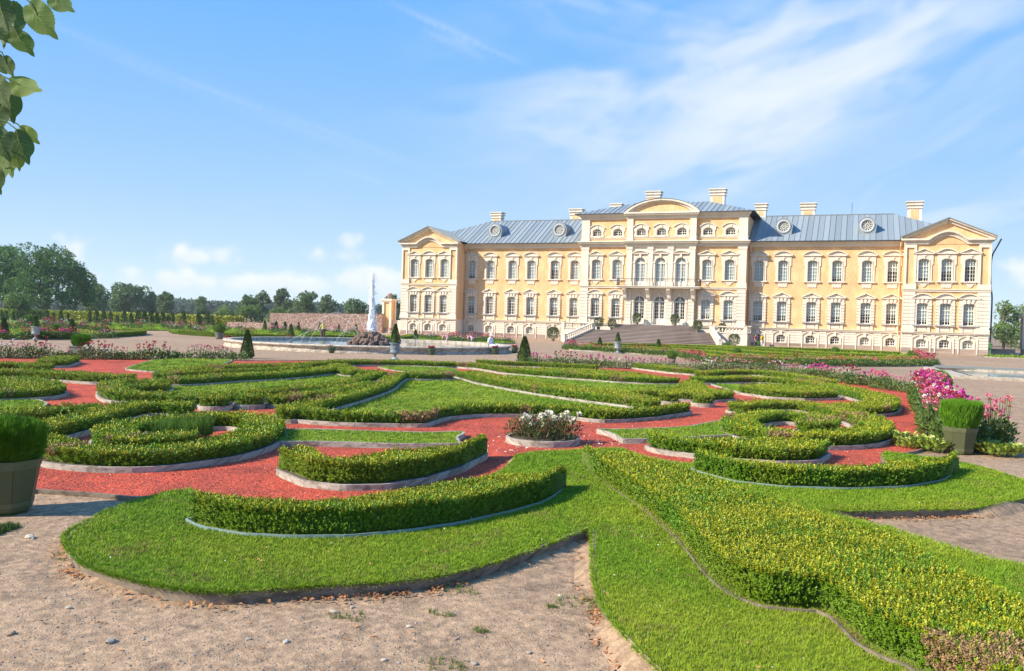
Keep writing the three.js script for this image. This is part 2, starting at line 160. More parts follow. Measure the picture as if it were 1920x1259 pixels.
 {"l":"outermost row of the far right box hedge swirl","c":[[17.11,72.75],[17.86,70.19],[18.93,68.95],[20.21,69.84],[21.48,72.08],[22.62,74.83]],"w":0.75,"h":0.32},
 {"l":"wide looping row of the far right box hedge swirl","c":[[17.58,77.06],[18.6,75.56],[19.73,74.38],[21.01,74.81],[22.28,76.67],[23.4,79.51],[24.06,81.61],[24.2,83.54],[23.95,85.34],[23.47,86.09],[23.03,85.7]],"w":0.92,"h":0.32},
 {"l":"inner lobe of the far right box hedge swirl","p":[[19.84,80.86],[19.95,79.58],[20.17,79.05],[20.4,78.51],[20.68,78.44],[20.96,78.43],[21.24,78.4],[21.51,78.35],[21.78,78.29],[22.06,78.24],[22.35,78.84],[22.63,79.53],[22.92,80.8],[22.97,81.03],[22.93,81.07],[22.69,81.33],[22.45,81.59],[22.22,81.87],[21.99,82.14],[21.74,82.18],[21.5,82.22],[21.26,82.27],[21.02,82.31],[20.75,82.1],[20.46,81.74],[20.16,81.37],[19.87,81.13],[19.81,81.09]],"h":0.32},
 {"l":"spiral box hedge beside the red path, right of the picture","c":[[20.56,88.05],[21.12,86.68],[22.05,86.11],[22.96,87.35],[23.64,89.11],[23.87,90.83],[23.61,92.29],[23.03,93.18],[22.37,93.54],[21.7,93.22],[21.17,92.19],[21.18,90.67],[21.63,89.48],[22.3,89.41],[22.77,90.15],[22.71,91.07],[22.35,91.45]],"w":0.65,"h":0.32},
 {"l":"round topped box hedge far left below the planter box","p":[[-5.59,87.1],[-6.16,86.46],[-6.62,85.9],[-7.09,85.32],[-7.38,84.9],[-7.3,84.77],[-7.22,84.65],[-7.14,84.52],[-7.06,84.4],[-6.77,84.46],[-6.48,84.44],[-5.65,85.42],[-4.97,86.2],[-4.52,86.77],[-4.54,86.92],[-4.57,87.07],[-4.6,87.22],[-4.62,87.37],[-4.67,87.51],[-4.75,87.61],[-4.95,87.61],[-5.12,87.62]],"h":0.32},
 {"l":"low box hedge behind the far left hedges","c":[[-5.28,91.26],[-4.7,89.38],[-3.94,88.93],[-2.58,89.32]],"w":0.88,"h":0.32}],
"LAWN":[{"l":"big front lawn with curved edges round the foreground hedges","p":[[16.47,104.74],[16.3,104.47],[16.02,103.84],[15.9,103.35],[15.86,102.86],[15.91,102.57],[16.2,102.73],[17.34,102.69],[18.12,101.91],[18.59,100.69],[18.75,99.69],[18.57,98.48],[18.41,97.91],[18.58,97.33],[19.14,96.69],[19.63,96.23],[20.2,96.9],[20.81,97.26],[21.19,97.26],[22.67,97.07],[23.73,96.43],[24.1,95.22],[24.01,94.96],[23.88,94.58],[23.96,93.89],[24.28,94.04],[24.62,94.18],[25.04,94.45],[25.48,95.2],[25.79,96.02],[26.09,96.94],[26.09,96.94],[25.55,97.54],[25.06,98.31],[24.67,98.78],[23.99,99.23],[23.33,99.67],[22.96,99.81],[23.7,100.35],[24.1,100.8],[24.43,101.14],[24.73,101.45],[24.91,101.5],[25.34,102.06],[25.55,104.23],[24.44,105.6],[22.56,105.67],[22.32,105.4],[22.12,105.14],[21.91,104.8],[21.66,104.37],[21.4,103.73],[21.14,102.89],[20.83,101.93],[20.67,102.74],[20.43,103.64],[20.16,104.25],[19.82,104.64],[19.44,104.92],[19.28,105.06],[18.94,105.35],[18.67,105.47],[18.3,105.49],[17.84,105.44],[17.34,105.32],[16.76,104.98]],"h":0.12},
 {"l":"thin lawn strip between two red paths left of the roses","p":[[13.37,97.71],[13.79,97.14],[15.18,96.56],[15.93,96.23],[16.37,95.74],[16.52,96.01],[16.64,96.54],[16.88,96.96],[16.99,97.28],[15.95,97.89],[14.93,98.33],[14.18,98.75]],"h":0.12},
 {"l":"tapering lawn strip right of the white roses","p":[[18.56,93.82],[18.99,93.52],[19.59,92.89],[20.17,91.93],[20.63,90.26],[21.12,90.29],[21.38,92.59],[20.72,93.61],[19.86,94.64],[19.39,94.95],[19.28,94.77],[18.87,94.11]],"h":0.12},
 {"l":"large central lawn framed by box hedges","p":[[11.88,93.92],[11.41,92.07],[10.77,89.48],[9.54,86.26],[7.61,82.27],[7.73,81.74],[9.0,80.84],[11.17,83.49],[12.98,85.11],[14.49,86.32],[15.46,87.06],[16.8,87.78],[18.17,88.48],[18.48,88.89],[17.25,90.29],[16.18,91.24],[14.54,93.68],[13.59,94.38]],"h":0.048},
 {"l":"left lawn wedge between long box hedge arms","p":[[4.24,90.55],[4.4,88.93],[4.37,86.23],[4.35,82.98],[4.4,81.52],[5.61,82.52],[6.13,82.4],[6.91,84.76],[7.55,87.13],[7.81,90.15],[7.48,92.45],[6.72,93.1]],"h":0.06},
 {"l":"right lawn wedge between the box hedge bands","p":[[9.95,77.87],[12.07,78.35],[13.83,79.02],[15.96,79.16],[17.29,78.26],[18.06,81.34],[16.96,83.38],[15.01,82.91],[12.32,80.87]],"h":0.06},
 {"l":"far lawn below the left flower border","p":[[-1.97,86.33],[-4.23,83.46],[-5.99,80.86],[-5.98,79.21],[-4.05,78.1],[-1.97,81.18],[-0.93,84.05],[0.01,86.42]],"h":0.08},
 {"l":"narrow back lawn below the fountain","p":[[3.43,77.08],[3.81,75.29],[4.71,74.85],[6.38,75.41],[7.44,77.61],[6.15,79.06],[5.06,78.7]],"h":0.06},
 {"l":"small lawn scrap beside the far right hedge swirl","p":[[18.29,76.94],[19.46,76.56],[20.03,80.75],[19.73,80.45],[19.0,78.69]],"h":0.08},
 {"l":"lawn corner left of the left spiral hedge","p":[[4.28,97.24],[5.15,96.02],[5.74,96.21],[6.18,96.5],[7.56,97.95],[7.27,99.34]],"h":0.08}],
"RED":[[4.24,99.26],[-5.41,92.55],[-11.12,87.93],[-11.24,84.41],[-8.86,80.87],[-4.07,78.15],[-0.81,73.62],[4.18,70.23],[8.0,69.26],[11.94,68.06],[15.53,65.21],[17.95,62.4],[20.88,64.96],[23.4,69.94],[25.37,73.43],[25.58,73.91],[25.3,81.19],[25.04,87.08],[24.95,90.75],[24.82,91.92],[24.52,92.84],[24.24,93.47],[23.75,95.24],[22.67,97.02],[21.13,97.42],[20.34,97.62],[19.87,98.94],[19.91,101.26],[18.68,102.82],[17.25,103.47],[15.89,102.59],[15.48,102.93],[14.84,103.01],[14.21,103.15],[13.0,103.23]],
"BALL":[{"p":[10.03,94.16],"r":0.33},
 {"p":[9.66,94.92],"r":0.33},
 {"p":[18.49,86.3],"r":0.29},
 {"p":[19.46,86.31],"r":0.29}],"ROSE":[18.03,95.69],
"FB":{"left":[[-11.94,85.36],[-11.29,84.37],[-9.79,82.95],[-7.84,80.91],[-6.52,78.98],[-4.56,76.99]],"right":[[7.85,68.46],[9.78,67.57],[12.12,67.66],[14.8,67.22],[17.18,65.15],[19.58,65.01],[21.48,66.98],[23.4,70.72],[24.61,73.07],[25.48,75.55]],"corner":[[25.57,76.91],[25.39,83.3],[25.23,87.92],[25.17,90.68],[25.38,91.71],[25.89,91.38]]},
"PT":{"planterR":[25.31,92.41],"planterL":[14.69,104.03],"planterBox":[-11.43,80.06],"pot1760":[26.68,71.43],"pot1262":[13.28,59.23],"pot1384":[15.23,43.97],"cone465":[-5.23,75.37],"cone985":[6.88,67.49],"cone136":[-35.88,59.34],"urn740":[0.33,70.18],"urn65":[-30.41,67.19],"urn1158":[5.94,44.49],"bowl518":[-6.87,65.24],"bowl795":[-2.53,61.35],"bowl910":[-0.26,56.78],"bowl953":[0.02,53.07],"sitter":[-1.19,53.51],"cone10":[-34.68,66.29],"cone1126":[2.71,38.09],"cone1236":[7.44,35.88],"round1568":[21.78,19.36],"round1715":[28.57,22.38],"round1425":[10.74,16.59],"postgreen":[36.82,5.82],"pfence":[38.43,1.08],"gp730":[-38.19,4.44],"wallL":[-41.88,25.19],"wallR":[-38.01,2.16],"person605":[-24.9,40.04],"person695":[-26.97,27.11],"kneel875":[-10.95,36.99],"kneel825":[-12.85,38.4],"p1419":[13.53,13.94],"p1428":[13.96,13.09],"bedRfar":[14.01,58.29],"bed0":[0.69,37.27],"bed1":[7.23,42.26],"bed2":[15.08,56.9],"bed3":[20.27,54.04],"bed4":[28.07,44.39],"bed5":[29.6,22.6],"bed6":[21.34,17.84],"bed7":[8.05,22.13],"pavbed0":[-19.15,35.48],"pavbed1":[-17.21,8.45],"pavbed2":[-9.28,28.42],"pavbed3":[-9.77,40.88],"pavbed4":[-14.65,43.43],"pool0":[27.66,50.37],"pool1":[33.15,51.08],"pool2":[31.53,61.01],"pool3":[27.95,62.0],"lb0":[-32.03,59.21],"lb1":[-37.8,53.84],"lb2":[-53.54,46.7],"lb3":[-49.93,55.07],"lb4":[-29.28,70.73],"fl0":[-53.89,39.27],"fl1":[-46.32,37.61],"fl2":[-32.85,40.92],"fl3":[-63.11,45.07],"grassR":[38.83,8.86]},"TREES":[[-166.2,-34.2,16.9,12.2,0,"dark broadleaf tree at the left edge of the picture"],[-152.3,-34.4,16.6,16.9,0,"tallest dark broadleaf tree on the left"],[-159.0,-47.9,13.0,9.4,0,"dark tree leaning out right of the tallest left tree"],[-131.1,-10.6,5.4,6.6,2,"light green bush below the big left trees"],[-191.5,-83.4,10.4,9.4,1,"grey green tree right of the big dark trees"],[-201.9,-106.1,11.2,13.9,1,"broad round tree standing alone on the left horizon"],[-198.6,-112.8,8.8,4.0,1,"slim tree right of the broad round tree"],[-186.7,-106.8,8.9,5.2,1,"upright tree with a pointed crown on the left horizon"],[-211.2,-150.9,8.7,5.0,1,"small tree rising from the far forest line"],[-135.4,-84.3,7.7,6.0,1,"leftmost tree of the row behind the rubble wall"],[-137.8,-94.1,9.3,5.3,3,"airy tree second in the row behind the rubble wall"],[-128.9,-92.3,10.1,6.7,3,"tallest loose crowned tree behind the rubble wall"],[-119.9,-90.5,9.4,7.8,1,"wide pointed tree behind the rubble wall"],[-111.3,-88.5,8.4,5.9,3,"pale airy tree behind the middle of the rubble wall"],[-101.3,-87.2,7.4,6.9,1,"round tree left of the fountain jet"],[-72.0,-55.8,7.7,5.0,3,"loose tree between gate pillar and palace"],[-117.8,-64.4,4.6,8.1,2,"low green thicket at the end of the rubble wall"],[-109.1,-62.5,4.0,7.9,2,"low green shrub behind the left end of the rubble wall"],[-137.8,-77.9,3.6,8.8,2,"low shrub left of the rubble wall"],[45.3,-43.5,8.1,8.0,2,"leafy tree behind the iron fence right of the palace"],[52.4,-62.5,9.0,11.2,2,"leafy tree cut off at the right edge of the picture"]],"FOREST":[[-567.3,-320.7,5.6],[-531.4,-335.1,6.4],[-495.4,-349.5,7.1],[-463.0,-362.5,8.9],[-430.6,-375.4,9.5],[-409.0,-384.1,9.4],[-387.4,-392.7,11.3],[-358.6,-404.3,9.8],[-329.8,-415.8,10.0],[-301.0,-427.3,9.7],[-272.3,-438.9,10.2]],"FARLAWN":[[-54.9,53.51],[-56.92,49.76],[-64.74,34.04],[-53.85,40.25],[-52.18,31.73],[-42.89,41.06],[-33.49,44.83],[-30.25,43.76],[-26.73,41.4],[-23.97,36.24],[-19.21,35.7],[-23.49,27.21],[-34.69,14.31],[-43.17,8.81],[-58.25,3.23],[-74.4,-1.25],[-85.06,-0.56],[-89.11,25.35],[-86.92,31.63]],"BEDLEFT":[[-31.88,68.76],[-31.24,66.13],[-30.74,64.07],[-33.09,58.22],[-43.43,49.69],[-51.82,44.62],[-55.39,46.12],[-51.56,53.83],[-39.27,64.92]],"BEDRIGHT":[[0.96,41.52],[5.36,43.65],[9.29,45.68],[12.6,50.49],[15.21,56.73],[20.27,54.04],[28.18,44.26],[29.02,17.97],[21.24,13.17],[12.66,15.71],[5.03,20.87],[-2.59,22.84]],"BEDPAV":[[-18.62,33.67],[-14.67,35.45],[-11.0,37.12],[-9.36,28.65],[-13.38,21.37],[-19.44,17.59],[-25.12,17.71]],"ROW":[[-106.75,11.73,1.67],[-107.34,10.43,1.59],[-108.21,8.49,1.53],[-108.76,7.27,1.45],[-114.9,1.62,1.72],[-115.79,-0.26,1.45],[-124.23,-9.65,1.46],[-107.23,2.85,1.86],[-108.14,0.7,1.51],[-103.71,3.04,1.93],[-104.62,0.74,1.5],[-125.41,-20.49,1.88],[-101.97,-1.39,2.07],[-97.7,1.0,2.2],[-93.64,3.26,2.33],[-104.58,-8.35,1.88],[-90.38,3.44,1.42],[-95.72,-3.12,2.16],[-91.63,-0.7,1.92],[-92.28,-2.87,2.32],[-88.27,-0.32,2.26],[-88.82,-2.29,2.38],[-84.9,0.37,2.05],[-85.36,-1.4,2.26],[-85.78,-3.05,1.64],[-86.12,-4.4,2.21],[-96.49,-16.81,2.14],[-87.06,-8.07,2.36],[-97.63,-20.57,2.19],[-92.81,-16.59,2.12],[-88.39,-13.25,2.25],[-88.79,-14.8,2.47],[-84.48,-11.2,2.49],[-84.88,-12.88,1.84],[-85.28,-14.61,2.06],[-85.65,-16.17,2.18]],"CONES":[[-60.77,6.14,1.28],[-50.36,16.34,1.44],[-50.38,13.9,1.39],[-48.05,15.01,1.37],[-27.0,42.31,1.39],[-50.43,8.74,1.3],[-50.48,3.42,1.35],[-50.53,-1.76,1.07],[-45.4,1.52,1.27],[-17.49,34.77,1.18],[2.64,38.11,1.08],[7.37,35.89,1.08],[-34.83,60.31,1.41],[-34.75,66.29,1.45],[-5.3,75.38,1.44],[7.02,68.04,1.48]],"VINE":[[-98.45,23.36],[-99.97,-35.39]],"WALL":[[-64.31,-3.0,2.51],[-58.93,-3.0,2.61],[-52.91,-3.0,2.71],[-47.09,-3.0,2.8],[-43.5,-3.0,2.83]],"WALL2":[[-60.29,11.66,1.08],[-55.2,13.3,1.12],[-50.38,14.61,1.17]],"PILLAR":[-43.05,-4.0,5.25],"PILLARR":[42.07,-7.21,4.93],"BUSHPOTS":[[-11.68,9.3,1.67],[8.0,0.66,1.15]],"ROUNDS":[[26.3,75.51,0.89],[13.35,59.96,0.83],[15.31,45.16,0.8],[21.7,19.39,0.69],[28.4,22.55,0.65],[28.73,23.8,0.59],[10.67,16.6,0.69],[-18.4,20.43,0.62],[-15.6,22.92,0.54],[-28.8,50.2,1.37],[-45.26,53.13,0.84],[-71.39,34.93,1.39],[13.49,10.81,0.9]],"SPRAY":[[-13.19,2.97,53.69],[-14.92,2.71,54.38],[-16.41,1.13,55.01],[-9.69,2.17,52.3]]};

// closed smooth outline, resampled
function outline(pts, step = 0.14, tension = 0.35) {
  const c = new THREE.CatmullRomCurve3(pts.map(p => V(p[0], 0, p[1])), true, 'catmullrom', tension), L = c.getLength(), n = Math.max(12, Math.min(420, Math.round(L / step)));
  const out = []; for (let i = 0; i < n; i++) { const q = c.getPoint(i / n); out.push([q.x, q.z]); } if (signed(out) > 0) out.reverse(); return out;
}
function signed(p) { let s = 0; for (let i = 0; i < p.length; i++) { const a = p[i], b = p[(i + 1) % p.length]; s += a[0] * b[1] - b[0] * a[1]; } return s / 2; }
function bandOutline(pts, w, step = 0.16) {
  const c = new THREE.CatmullRomCurve3(pts.map(p => V(p[0], 0, p[1])), false, 'centripetal'), n = Math.max(8, Math.round(c.getLength() / step)), l = [], r = [];
  for (let i = 0; i <= n; i++) { const q = c.getPointAt(i / n), t = c.getTangentAt(i / n), e = Math.min(i, n - i) * step, k = w / 2 * Math.sqrt(clamp(1 - Math.pow(1 - clamp(e / (w / 2), 0, 1), 2), 0.16, 1)); l.push([q.x - t.z * k, q.z + t.x * k]); r.push([q.x + t.z * k, q.z - t.x * k]); }
  const out = l.concat(r.reverse()); if (signed(out) > 0) out.reverse(); return out;
}
// offset outwards (outlines run so that the outside lies on the left of the path in x,z)
function offset(p, d) {
  const n = p.length, out = [];
  for (let i = 0; i < n; i++) { const a = p[(i + n - 1) % n], b = p[(i + 1) % n]; let tx = b[0] - a[0], tz = b[1] - a[1]; const l = Math.hypot(tx, tz) || 1; out.push([p[i][0] - tz / l * d, p[i][1] + tx / l * d]); }
  return out;
}
function inside(p, x, z) { let c = false; for (let i = 0, j = p.length - 1; i < p.length; j = i++) { const a = p[i], b = p[j]; if ((a[1] > z) !== (b[1] > z) && x < (b[0] - a[0]) * (z - a[1]) / (b[1] - a[1]) + a[0]) c = !c; } return c; }
function boundsOf(p) { let a = 1e9, b = -1e9, c = 1e9, d = -1e9; for (const q of p) { a = Math.min(a, q[0]); b = Math.max(b, q[0]); c = Math.min(c, q[1]); d = Math.max(d, q[1]); } return [a, b, c, d]; }
function shapeOf(p) { return new THREE.Shape(p.map(q => new THREE.Vector2(q[0], -q[1]))); }
function slab(p, y0, y1) { const g = new THREE.ExtrudeGeometry(shapeOf(p), { depth: y1 - y0, bevelEnabled: false }); g.rotateX(-Math.PI / 2); g.translate(0, y0, 0); return g; }
function sheet(p, y, uvScale = 1) { const g = new THREE.ShapeGeometry(shapeOf(p)); g.rotateX(-Math.PI / 2); g.translate(0, y, 0); const a = g.attributes.position, u = g.attributes.uv; for (let i = 0; i < a.count; i++) u.setXY(i, a.getX(i) * uvScale, a.getZ(i) * uvScale); return g; }
// a strip of edging that follows an outline: from offset d0 to d1, y0 to y1
function kerbGeo(p, d0, d1, y0, y1, wob = 0) {
  const a = offset(p, d0), b = offset(p, d1), n = p.length, pos = [];
  const yy = i => y1 + wob * (noise3(p[i][0] * 1.3, 5, p[i][1] * 1.3) - 0.5);
  for (let i = 0; i < n; i++) {
    const j = (i + 1) % n, A0 = [a[i][0], y0, a[i][1]], A1 = [a[i][0], yy(i), a[i][1]], B0 = [b[i][0], y0, b[i][1]], B1 = [b[i][0], yy(i), b[i][1]], a0 = [a[j][0], y0, a[j][1]], a1 = [a[j][0], yy(j), a[j][1]], b0 = [b[j][0], y0, b[j][1]], b1 = [b[j][0], yy(j), b[j][1]];
    pos.push(...quad(B0, B1, b1, b0), ...quad(B1, A1, a1, b1), ...quad(A1, A0, a0, a1));
  }
  const g = triGeo(pos), uv = new Float32Array(pos.length / 3 * 2); for (let i = 0; i < pos.length / 3; i++) { uv[i * 2] = pos[i * 3] * 0.9 + pos[i * 3 + 1] * 0.7; uv[i * 2 + 1] = pos[i * 3 + 2] * 0.9 + pos[i * 3 + 1] * 2.4; } g.setAttribute('uv', new THREE.BufferAttribute(uv, 2)); return g;
}
const camX = camera.position.x, camZ = camera.position.z;
const far = (x, z) => Math.hypot(x - camX, z - camZ);

// materials of the ground
const texSand = grainTex(1024, (u, v, i, j) => { const c = tfbm(u, v, 6, 11, 5), f = tfbm(u, v, 64, 31, 4), w = hash3(i, j, 3), p = tfbm(u, v, 14, 91, 3); let k = 0.70 + (c - 0.5) * 0.14 + (f - 0.5) * 0.36 + (w - 0.5) * 0.15; const d = smooth(0.58, 0.76, p) * 0.09; k -= d; return [k * 1.03, k * 0.885, k * 0.745]; });
const texSandB = grainTex(1024, (u, v, i, j) => { const f = tfbm(u, v, 60, 31, 4), c = tfbm(u, v, 12, 11, 4), w = hash3(i >> 1, j >> 1, 7); const k = 0.4 * c + 0.5 * f + (w > 0.93 ? 0.25 : 0); return [k, k, k]; }, false);
const texRed = grainTex(1024, (u, v, i, j) => { const f = tfbm(u, v, 90, 5, 3), c = tfbm(u, v, 4, 15, 5), w = hash3(i >> 2, j >> 2, 9), k = 0.74 + (f - 0.5) * 0.5 + (c - 0.5) * 0.42 + (w - 0.5) * 0.22, pale = hash3(i >> 2, j >> 2, 19) > 0.985 ? 0.25 : 0; return [k * 1.0 + pale, k * 0.415 + pale, k * 0.285 + pale]; });
const texRedB = grainTex(512, (u, v, i, j) => { const f = tfbm(u, v, 90, 5, 3), w = hash3(i >> 1, j >> 1, 9), k = f * 0.6 + w * 0.4; return [k, k, k]; }, false);
const texLawn = grainTex(512, (u, v, i, j) => { const f = tfbm(u, v, 80, 45, 3), c = tfbm(u, v, 6, 25, 4), y = tfbm(u, v, 9, 77, 3), k = 0.60 + (f - 0.5) * 0.5 + (c - 0.5) * 0.25; return [k * mixn(0.66, 0.86, y), k * 0.88, k * 0.20]; });
const texStone = grainTex(512, (u, v, i, j) => { const f = tfbm(u, v, 40, 145, 4), c = tfbm(u, v, 5, 125, 4), q = smooth(0.52, 0.72, tfbm(u, v, 9, 165, 4)), k = 0.90 + (f - 0.5) * 0.26 + (c - 0.5) * 0.28 - q * 0.2; return [k, k * (0.985 - q * 0.02), k * (0.96 - q * 0.05)]; });
const M = {
  sand: std(lin(0.76, 0.69, 0.605), 0.95, { vertexColors: true, map: reps(texSand, 1), bumpMap: reps(texSandB, 1), bumpScale: 0.022 }),
  red: std(lin(0.90, 0.82, 0.78), 0.95, { map: texRed, bumpMap: texRedB, bumpScale: 0.03 }),
  lawn: std(lin(0.75, 0.75, 0.75), 0.95, { map: texLawn }),
  kerb: std(lin(0.50, 0.47, 0.42), 0.85, { map: texStone }),
  kerbBrown: std(lin(0.26, 0.21, 0.165), 0.85, { map: texStone }),
  edgeBlue: std(lin(0.22, 0.30, 0.29), 0.6),
  core: std(lin(0.105, 0.15, 0.022), 1),
  soil: std(lin(0.12, 0.085, 0.06), 1),
  box: new THREE.MeshPhysicalMaterial({ color: lin(1, 1, 1), roughness: 0.45, specularIntensity: 0.55 }),
  grass: new THREE.MeshPhysicalMaterial({ color: lin(1, 1, 1), roughness: 0.65, specularIntensity: 0.35 }),
  chip: std(lin(1, 1, 1), 0.9),
};
// the ground: one sheet to the horizon, finer near the camera
{
  const ax = (lo, hi, st) => { const a = [-1500, -700, -350, -200, -130, -90]; for (let v = lo; v <= hi; v += st) a.push(v); return a.concat([...[hi + 30, hi + 80, hi + 160, hi + 350, hi + 700], 1500]); };
  const X = ax(-62, 50, 0.8), Z = ax(-30, 112, 0.8), N = X.length, pos = [], uv = [], col = [], idx = [];
  for (const z of Z) for (const x of X) { pos.push(x, 0, z); uv.push(x / 3.7, z / 3.7); const c = fbm(x * 0.09, 2, z * 0.16, 4), f = fbm(x * 0.55 + 9, 6, z * 0.55, 3), t = fbm(x * 0.3, 12, z * 0.3, 3), v = 0.96 + (c - 0.5) * 0.34 + (f - 0.5) * 0.20; col.push(v, v * (1 + (t - 0.5) * 0.06), v * (1 + (t - 0.5) * 0.12)); }
  for (let j = 0; j + 1 < Z.length; j++) for (let i = 0; i + 1 < N; i++) { const a = j * N + i; idx.push(a, a + N, a + 1, a + 1, a + N, a + N + 1); }
  const g = new THREE.BufferGeometry(); g.setAttribute('position', new THREE.Float32BufferAttribute(pos, 3)); g.setAttribute('uv', new THREE.Float32BufferAttribute(uv, 2)); g.setAttribute('color', new THREE.Float32BufferAttribute(col, 3)); g.setIndex(idx); g.computeVertexNormals();
  struct('gravel_ground', g, M.sand, 'pale sandy gravel of the paths and forecourt');
}
const red = offset(outline(DATA.RED, 0.25), 0);
{
  const g = sheet(red, 0.03, 1 / 2.6); struct('red_gravel', g, M.red, 'crushed red brick gravel between the box hedges');
  const k = part(numbered('gravel_edging'), kerbGeo(red, 0, 0.04, 0, 0.055, 0.01), M.kerbBrown, scene); k.userData = { kind: 'structure', label: 'dark timber edging round the red gravel' };
}

// instanced scatter: fills a mesh with copies
const dummy = new THREE.Object3D(), qa = new THREE.Quaternion(), up = V(0, 1, 0), tmpC = new THREE.Color();
function scatter(name, geo, mat, items, parent, label) {
  const m = new THREE.InstancedMesh(geo, mat, items.length); m.name = name; m.castShadow = m.receiveShadow = true;
  items.forEach((t, i) => {
    dummy.position.set(t.x, t.y, t.z);
    if (t.d) { dummy.quaternion.setFromUnitVectors(up, t.d); qa.setFromAxisAngle(up, t.r); dummy.quaternion.multiply(qa); } else dummy.rotation.set(t.rx || 0, t.r, t.rz || 0);
    if (t.s3) dummy.scale.set(...t.s3); else dummy.scale.setScalar(t.s); dummy.updateMatrix(); m.setMatrixAt(i, dummy.matrix); m.setColorAt(i, tmpC.setRGB(...t.c));
  });
  m.userData.kind = 'stuff'; if (label) m.userData.label = label; parent.add(m); return m;
}
// leaf sprig of a box hedge: small folded leaves in pairs up a shoot
function sprigGeo(seed, n = 9, L = 0.026, Wd = 0.0155, H = 0.055) {
  const R = rng(seed), pos = [];
  for (let k = 0; k < n; k++) {
    const y = H * (k / (n - 1)) * 0.9, a = k * 2.4 + R(), el = 0.25 + 0.75 * (k / n) + (R() - 0.5) * 0.4, l = L * (0.75 + R() * 0.5), w = Wd * (0.8 + R() * 0.4);
    const d = V(Math.cos(a) * Math.cos(el), Math.sin(el), Math.sin(a) * Math.cos(el)), s = V(-Math.sin(a), 0, Math.cos(a)), nn = V().crossVectors(s, d), b = V(0, y, 0);
    const t = b.clone().addScaledVector(d, l), m1 = b.clone().addScaledVector(d, l * 0.55).addScaledVector(s, w / 2).addScaledVector(nn, w * 0.2), m2 = b.clone().addScaledVector(d, l * 0.55).addScaledVector(s, -w / 2).addScaledVector(nn, w * 0.2);
    pos.push(b.x, b.y, b.z, m1.x, m1.y, m1.z, t.x, t.y, t.z, b.x, b.y, b.z, t.x, t.y, t.z, m2.x, m2.y, m2.z);
  }
  return triGeo(pos);
}
const sprigA = sprigGeo(3, 10, 0.0175, 0.0105, 0.050), sprigB = sprigGeo(8, 9, 0.020, 0.012, 0.040);
function grassGeo(seed, n, h, w) {
  const R = rng(seed), pos = [];
  for (let k = 0; k < n; k++) {
    const a = R() * 6.28, r = R() * 0.022, x = Math.cos(a) * r, z = Math.sin(a) * r, b = R() * 6.28, hh = h * (0.6 + R() * 0.7), ln = hh * (0.15 + R() * 0.7), dx = Math.cos(b), dz = Math.sin(b), sx = -dz * w / 2, sz = dx * w / 2;
    const mx = x + dx * ln * 0.35, mz = z + dz * ln * 0.35, my = hh * 0.6;
    pos.push(x - sx, 0, z - sz, x + sx, 0, z + sz, mx + sx * 0.8, my, mz + sz * 0.8, x - sx, 0, z - sz, mx + sx * 0.8, my, mz + sz * 0.8, mx - sx * 0.8, my, mz - sz * 0.8, mx - sx * 0.8, my, mz - sz * 0.8, mx + sx * 0.8, my, mz + sz * 0.8, x + dx * ln, hh, z + dz * ln);
  }
  return triGeo(pos);
}
const tuft = grassGeo(5, 11, 0.042, 0.0034);

